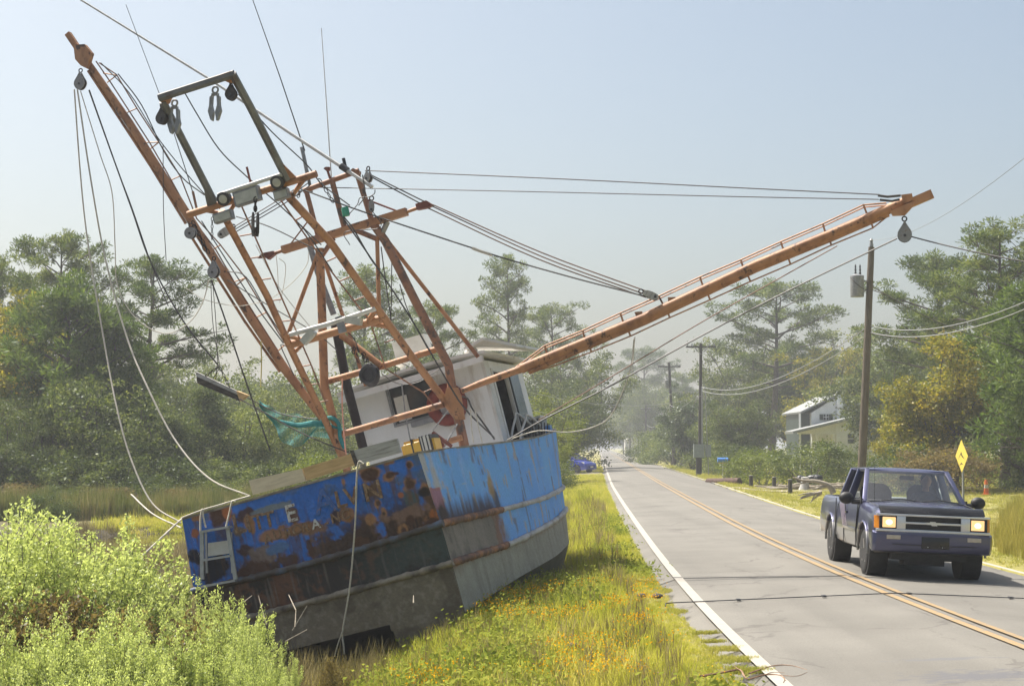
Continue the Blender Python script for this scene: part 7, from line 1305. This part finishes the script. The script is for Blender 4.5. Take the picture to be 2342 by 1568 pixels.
# ---------------------------------------------------------------- roadside things on the right
def at_ground(u, D): x = (u - CX) / F * D; return Vector((x, D, gz(x, D)))
b = at_ground(1655, 99); rt = thing('mailbox', 'blue topped mailbox on a wooden post beside the fallen log', 'mailbox', b)
def Zm(x, y): return ((1680 + x * .1708) / 1.0675, (1060 + y * .1708) / 1.0675)
g = Geo(); g.loft([[Vector((x, .22 * math.cos(a) * .9, 1.28 + (.17 * math.sin(a) if math.sin(a) > 0 else .10 * math.sin(a)))) for a in np.linspace(0, 2 * math.pi, 14, endpoint=False)] for x in (-.38, .22)]); g.build('box', M['blue'], rt, 40); wbox('post', (.0, 0, .5), (.2, .2, 1.3), 'wood_grey', rt); wbox('post', (.27, .02, .62), (.13, .13, 1.5), 'wood_dark', rt); wbox('shelf', (-.08, 0, 1.14), (.5, .3, .05), 'wood_tan', rt)
a_, b_2 = at_ground(1617, 96.5), at_ground(1690, 95); g = Geo(); g.tube([a_ + Vector((0, 0, .2)), a_.lerp(b_2, .5) + Vector((0, 0, .19)), b_2 + Vector((0, 0, .2))], [.23, .24, .25], 14); g.build('log', M['log'], None, 40, label='thick brown log lying in front of the mailbox', cat='log')
for (u, D, h, lab) in [(1716, 90, .62, 'dark wooden stub post next to the mailbox log'), (1769, 90, .66, 'dark wooden stub post in the middle of the row on the lawn'), (1805, 82, .66, 'dark wooden stub post next to the fallen dead branch')]:
    b = at_ground(u, D); rt = thing('stub_post', lab, 'post', b); g = Geo(); g.tube([(0, 0, -.2), (0, 0, h)], [.115, .105], 10); g.build('post', M['polefar'], rt, 40); g = Geo(); g.lathe([(.108, 0), (.1, .02), (0, .025)], (0, 0, h), (0, 0, 1), 10); g.build('top', M['wood_grey'], rt, 40)
# yellow diamond sign
sg = at_ground(2197, 54); rt = thing('warning_sign', 'yellow diamond warning sign with a black curve symbol on a steel post', 'sign', Matrix.Translation(sg) @ Matrix.Rotation(R(-83), 4, 'Z')); h0 = P(2195, 1005, 54).z - sg.z; h1 = P(2197, 1080, 54).z - sg.z; hc = (h0 + h1) / 2; hd = (h0 - h1) / 2
g = Geo(); g.prism([(-hd, 0, hc), (0, 0, hc - hd), (hd, 0, hc), (0, 0, hc + hd)], (0, .006, 0)); o = g.build('panel', M['signyellow'], rt, 0); g = Geo(); g.box((0, .035, h1 * .55), (.07, .05, h1 * 1.3)); g.build('post', M['galv'], rt, 0)
g = Geo(); g.prism([(-.30, -.003, hc - .12), (-.05, -.003, hc + .06), (.02, -.003, hc - .02), (.26, -.003, hc - .10), (.06, -.003, hc + .03), (-.02, -.003, hc + .14)], (0, .002, 0)); g.build('symbol', M['signback'], rt, 0); g = Geo(); g.prism([(-.2, -.003, hc - .30), (-.02, -.003, hc - .2), (.16, -.003, hc - .28), (.0, -.003, hc - .25)], (0, .002, 0)); g.build('symbol', M['signback'], rt, 0); g = Geo(); k = .93; 
# orange drum far right
b = at_ground(2252, 76); rt = thing('traffic_marker', 'small orange and white traffic marker by the dark tree trunk', 'marker', b); g = Geo(); g.lathe([(.2, 0), (.2, .04), (.12, .05), (.1, .3)], (0, 0, 0), (0, 0, 1), 12); g.build('base', M['orangecone'], rt); g = Geo(); g.lathe([(.1, .30), (.085, .45)], (0, 0, 0), (0, 0, 1), 12); g.build('band', M['offwhite'], rt); g = Geo(); g.lathe([(.085, .45), (.06, .66), (0, .67)], (0, 0, 0), (0, 0, 1), 12); g.build('top', M['orangecone'], rt)
# fallen branches, stump and black plastic on the lawn
def ground_branch(name, paths, D, mat, label, cat='branch'):
    g = Geo()
    for pts, r0, r1 in paths:
        q = [P(u, v, D + (p[2] if len(p) > 2 else 0)) for p in pts for u, v in [p[:2]]]; s = spline(q, 5); g.tube(s, [r0 + (r1 - r0) * i / (len(s) - 1) for i in range(len(s))], 6)
    return g.build(name, M[mat], None, 60, label=label, cat=cat)
Zq = lambda x, y: Zm(x, y)
ground_branch('dead_branch', [([Zq(2080, 840), Zq(2030, 750), Zq(1940, 700), Zq(1800, 665), Zq(1650, 660), Zq(1500, 610)], .09, .02), ([Zq(2000, 735), Zq(1880, 765), Zq(1770, 780)], .05, .015), ([Zq(1680, 680), Zq(1600, 700), Zq(1510, 715)], .03, .01)], 47, 'deadwood', 'bleached dead branch arching over the lawn behind the pickup')
ground_branch('dead_branch', [([Zq(1910, 830), Zq(1800, 850), Zq(1600, 920)], .06, .015), ([Zq(1880, 830), Zq(1720, 860), Zq(1610, 900)], .04, .012), ([Zq(1850, 840), Zq(1700, 840), Zq(1570, 870)], .035, .01), ([Zq(1900, 840), Zq(1820, 900), Zq(1750, 970)], .035, .01), ([Zq(1820, 850), Zq(1790, 900), Zq(1760, 950)], .02, .008)], 46, 'deadwood', 'spread of thin bleached twigs lying on the grass beside the pickup bed')
b = GP(*Zq(1660, 790), -.3); g = Geo(); g.lathe([(.34, -.1), (.24, .15), (.2, .45), (.22, .62), (.1, .66), (0, .6)], b, (.1, 0, 1), 10); g.build('stump', M['wood_grey'], None, 40, label='grey broken tree stump under the black plastic heap', cat='stump')
g = Geo(); rs = random.Random(8); c = P(*Zq(1800, 640), b.y + .3)
for k in range(9): g.ball(c + Vector((rs.uniform(-.75, .75), rs.uniform(-.2, .2), rs.uniform(-.12, .14))), (rs.uniform(.2, .45), .25, rs.uniform(.1, .22)), 10, 6)
g.build('plastic_heap', M['tarp'], None, 60, label='crumpled black plastic heap on the lawn beside the dead branch', cat='plastic')
g = Geo(); b = GP(*Zq(1270, 750), -.3); rs = random.Random(4)
for k in range(7): g.tube([b + Vector((rs.uniform(-.3, .3), rs.uniform(-.2, .2), .02)), b + Vector((rs.uniform(-.4, .4), rs.uniform(-.2, .2), rs.uniform(.1, .35)))], [.05, .02], 5)
g.build('stick_pile', M['deadwood'], None, 60, label='small pile of broken sticks on the mown grass', cat='sticks')
# brush and logs at the edge of the bushes
g = Geo(); rs = random.Random(14)
for k in range(26): 
    q = at_ground(rs.uniform(1770, 2000), 88 + rs.uniform(-1.5, 1.5)); a = rs.uniform(-.5, .5); l = rs.uniform(.5, 1.8); g.tube([q + Vector((-l * math.cos(a), l * math.sin(a) * .5, rs.uniform(.05, .3))), q + Vector((l * math.cos(a), -l * math.sin(a) * .5, rs.uniform(.05, .5)))], [rs.uniform(.04, .1), .03], 5)
g.build('brush_heap', M['deadwood'], None, 60, label='long heap of cut branches along the foot of the dark bushes', cat='brush heap')
# root ball of a fallen tree at the right edge
rt = thing('root_ball', 'upturned root ball of a fallen tree at the edge of the field', 'root ball', at_ground(2335, 88)); g = Geo(); rs = random.Random(6)
def lump(a, b): 
    th, ph = a * 2 * math.pi, b * math.pi; d = Vector((math.sin(ph) * math.cos(th), math.sin(ph) * math.sin(th), math.cos(ph))); return Vector((d.x * 1.0, d.y * .5, 1.1 + d.z * 1.15)) * (1 + .25 * mnoise.noise(d * 2.5))
g.sheet(lump, 20, 12); g.build('soil', M['log'], rt, 60); g = Geo()
for k in range(60): a = rs.uniform(0, 6.28); r0 = rs.uniform(.3, 1); g.tube([(math.cos(a) * r0, -.4, 1.1 + math.sin(a) * r0), (math.cos(a) * (r0 + rs.uniform(.3, .8)), -.6 + rs.uniform(-.3, .2), 1.1 + math.sin(a) * (r0 + rs.uniform(.2, .7)))], [.05, .01], 4)
g.build('roots', M['deadwood'], rt, 60)
# thin dark line across the road, a tube with small blocks along it
g = Geo(); xs = np.linspace(2.05, 9.0, 60); pts = [Vector((x, 21.95 + .10 * math.sin((x - 2) * .45) + .06 * (x > 7) * (x - 7), float(roadz(x, 22)) + .022)) for x in xs]; pts = [Vector((1.93, 21.6, float(roadz(2, 22)) + .015)), Vector((1.95, 21.8, float(roadz(2, 22)) + .03))] + pts; g.tube(pts, .007, 6); hs = g.build('dark_line', M['darkmetal'], None, 60, label='thin dark line with small bumps across the road', cat='hose')
for x in (2.9, 4.0, 5.1, 6.4): g = Geo(); g.box((x, 21.95 + .10 * math.sin((x - 2) * .45), float(roadz(x, 22)) + .024), (.05, .10, .022)); g.build('line_block', M['darkmetal'], hs, 0)
# sticks, rock and litter on the near verge
def Zs(x, y): return ((1300 + x * .2989) / 1.0675, (1400 + y * .2989) / 1.0675)
def gpath(pts, z=-.1, dz=.03): return [GP(*Zs(x, y), z) + Vector((0, 0, dz)) for x, y in pts]
def stick(paths, mat, label, z=-.1): 
    g = Geo()
    for pts, r0, r1 in paths: s = spline(gpath(pts, z), 5); g.tube(s, [r0 + (r1 - r0) * i / (len(s) - 1) for i in range(len(s))], 5)
    return g.build('fallen_stick', M[mat], None, 60, label=label, cat='stick')
stick([([(1370, 865), (1560, 830), (1690, 810), (1730, 860), (1770, 885), (1900, 850), (2020, 855), (2070, 900)], .012, .003), ([(1770, 840), (1880, 800), (2000, 772), (2120, 775), (2245, 810)], .008, .002), ([(1690, 810), (1650, 785), (1600, 800)], .005, .002), ([(2000, 850), (2150, 862), (2245, 830)], .003, .0015), ([(2020, 855), (2060, 880), (2050, 915)], .004, .002), ([(1900, 850), (1960, 830), (2060, 835)], .004, .0015)], 'brownwood', 'brown forked stick lying over the white edge line', -.12)
stick([([(775, 788), (920, 782), (990, 820), (1080, 850)], .01, .006)], 'brownwood', 'bent brown twig lying in the verge grass', -.15); stick([([(190, 780), (240, 830), (290, 870)], .007, .004)], 'deadwood', 'short pale twig in the grass near the boat', -.25)
b = GP(*Zs(330, 635), -.25) + Vector((0, 0, .05)); g = Geo(); g.sheet(lambda a, c_: b + Vector((math.sin(c_ * math.pi) * math.cos(a * 6.283) * .07, math.sin(c_ * math.pi) * math.sin(a * 6.283) * .06, math.cos(c_ * math.pi) * .05)) * 1.0, 9, 6); g.build('stone', M['polefar'], None, 40, label='dark broken chunk lying in the verge grass', cat='stone')
b = GP(*Zs(1020, 205), -.12) + Vector((0, 0, .04)); g = Geo(); g.ball(b, (.08, .07, .035), 9, 6); g.ball(b + Vector((-.2, .1, .0)), (.07, .06, .03), 9, 6); g.build('dirt_clod', M['polefar'], None, 40, label='dark dirt clods beside the end of the dark line at the pavement edge', cat='dirt clod')
# dead reeds and pale sticks in front of the stern
g = Geo()
for a, b in [((515, 1010), (560, 1170)), ((680, 1005), (720, 1090)), ((720, 1090), (715, 1180)), ((780, 1065), (700, 1200)), ((780, 1195), (660, 1260)), ((480, 1010), (440, 1040)), ((1360, 1010), (1360, 1050))]:
    f2 = lambda x, y: ((400 + x * .4483) / 1.0675, (1000 + y * .4483) / 1.0675); g.tube([P(*f2(*a), 22.4), P(*f2(*b), 22.1)], [.006, .009], 4)
g.build('dead_stalks', M['deadwood'], None, 60, label='bare pale stalks standing in front of the stern', cat='stalks')
# far yard things
b = at_ground(1562, 186); rt = thing('trash_bin', 'grey wheeled trash bin at the far driveway', 'bin', b); wbox('body', (0, 0, .55), (.62, .6, 1.1), 'galv', rt); wbox('lid', (0, -.02, 1.14), (.66, .66, .08), 'concrete', rt)
b = at_ground(1447, 335); rt = thing('white_shed', 'small white shed beside the road far in the haze', 'shed', b); wbox('wall', (0, 0, 1.6), (3.2, 3, 3.2), 'white', rt); g = Geo(); g.prism([(-1.8, -1.7, 3.2), (0, -1.7, 4.1), (1.8, -1.7, 3.2)], (0, 3.4, 0)); g.build('roof', M['white'], rt, 0)
b = P(1335, 935, 22)
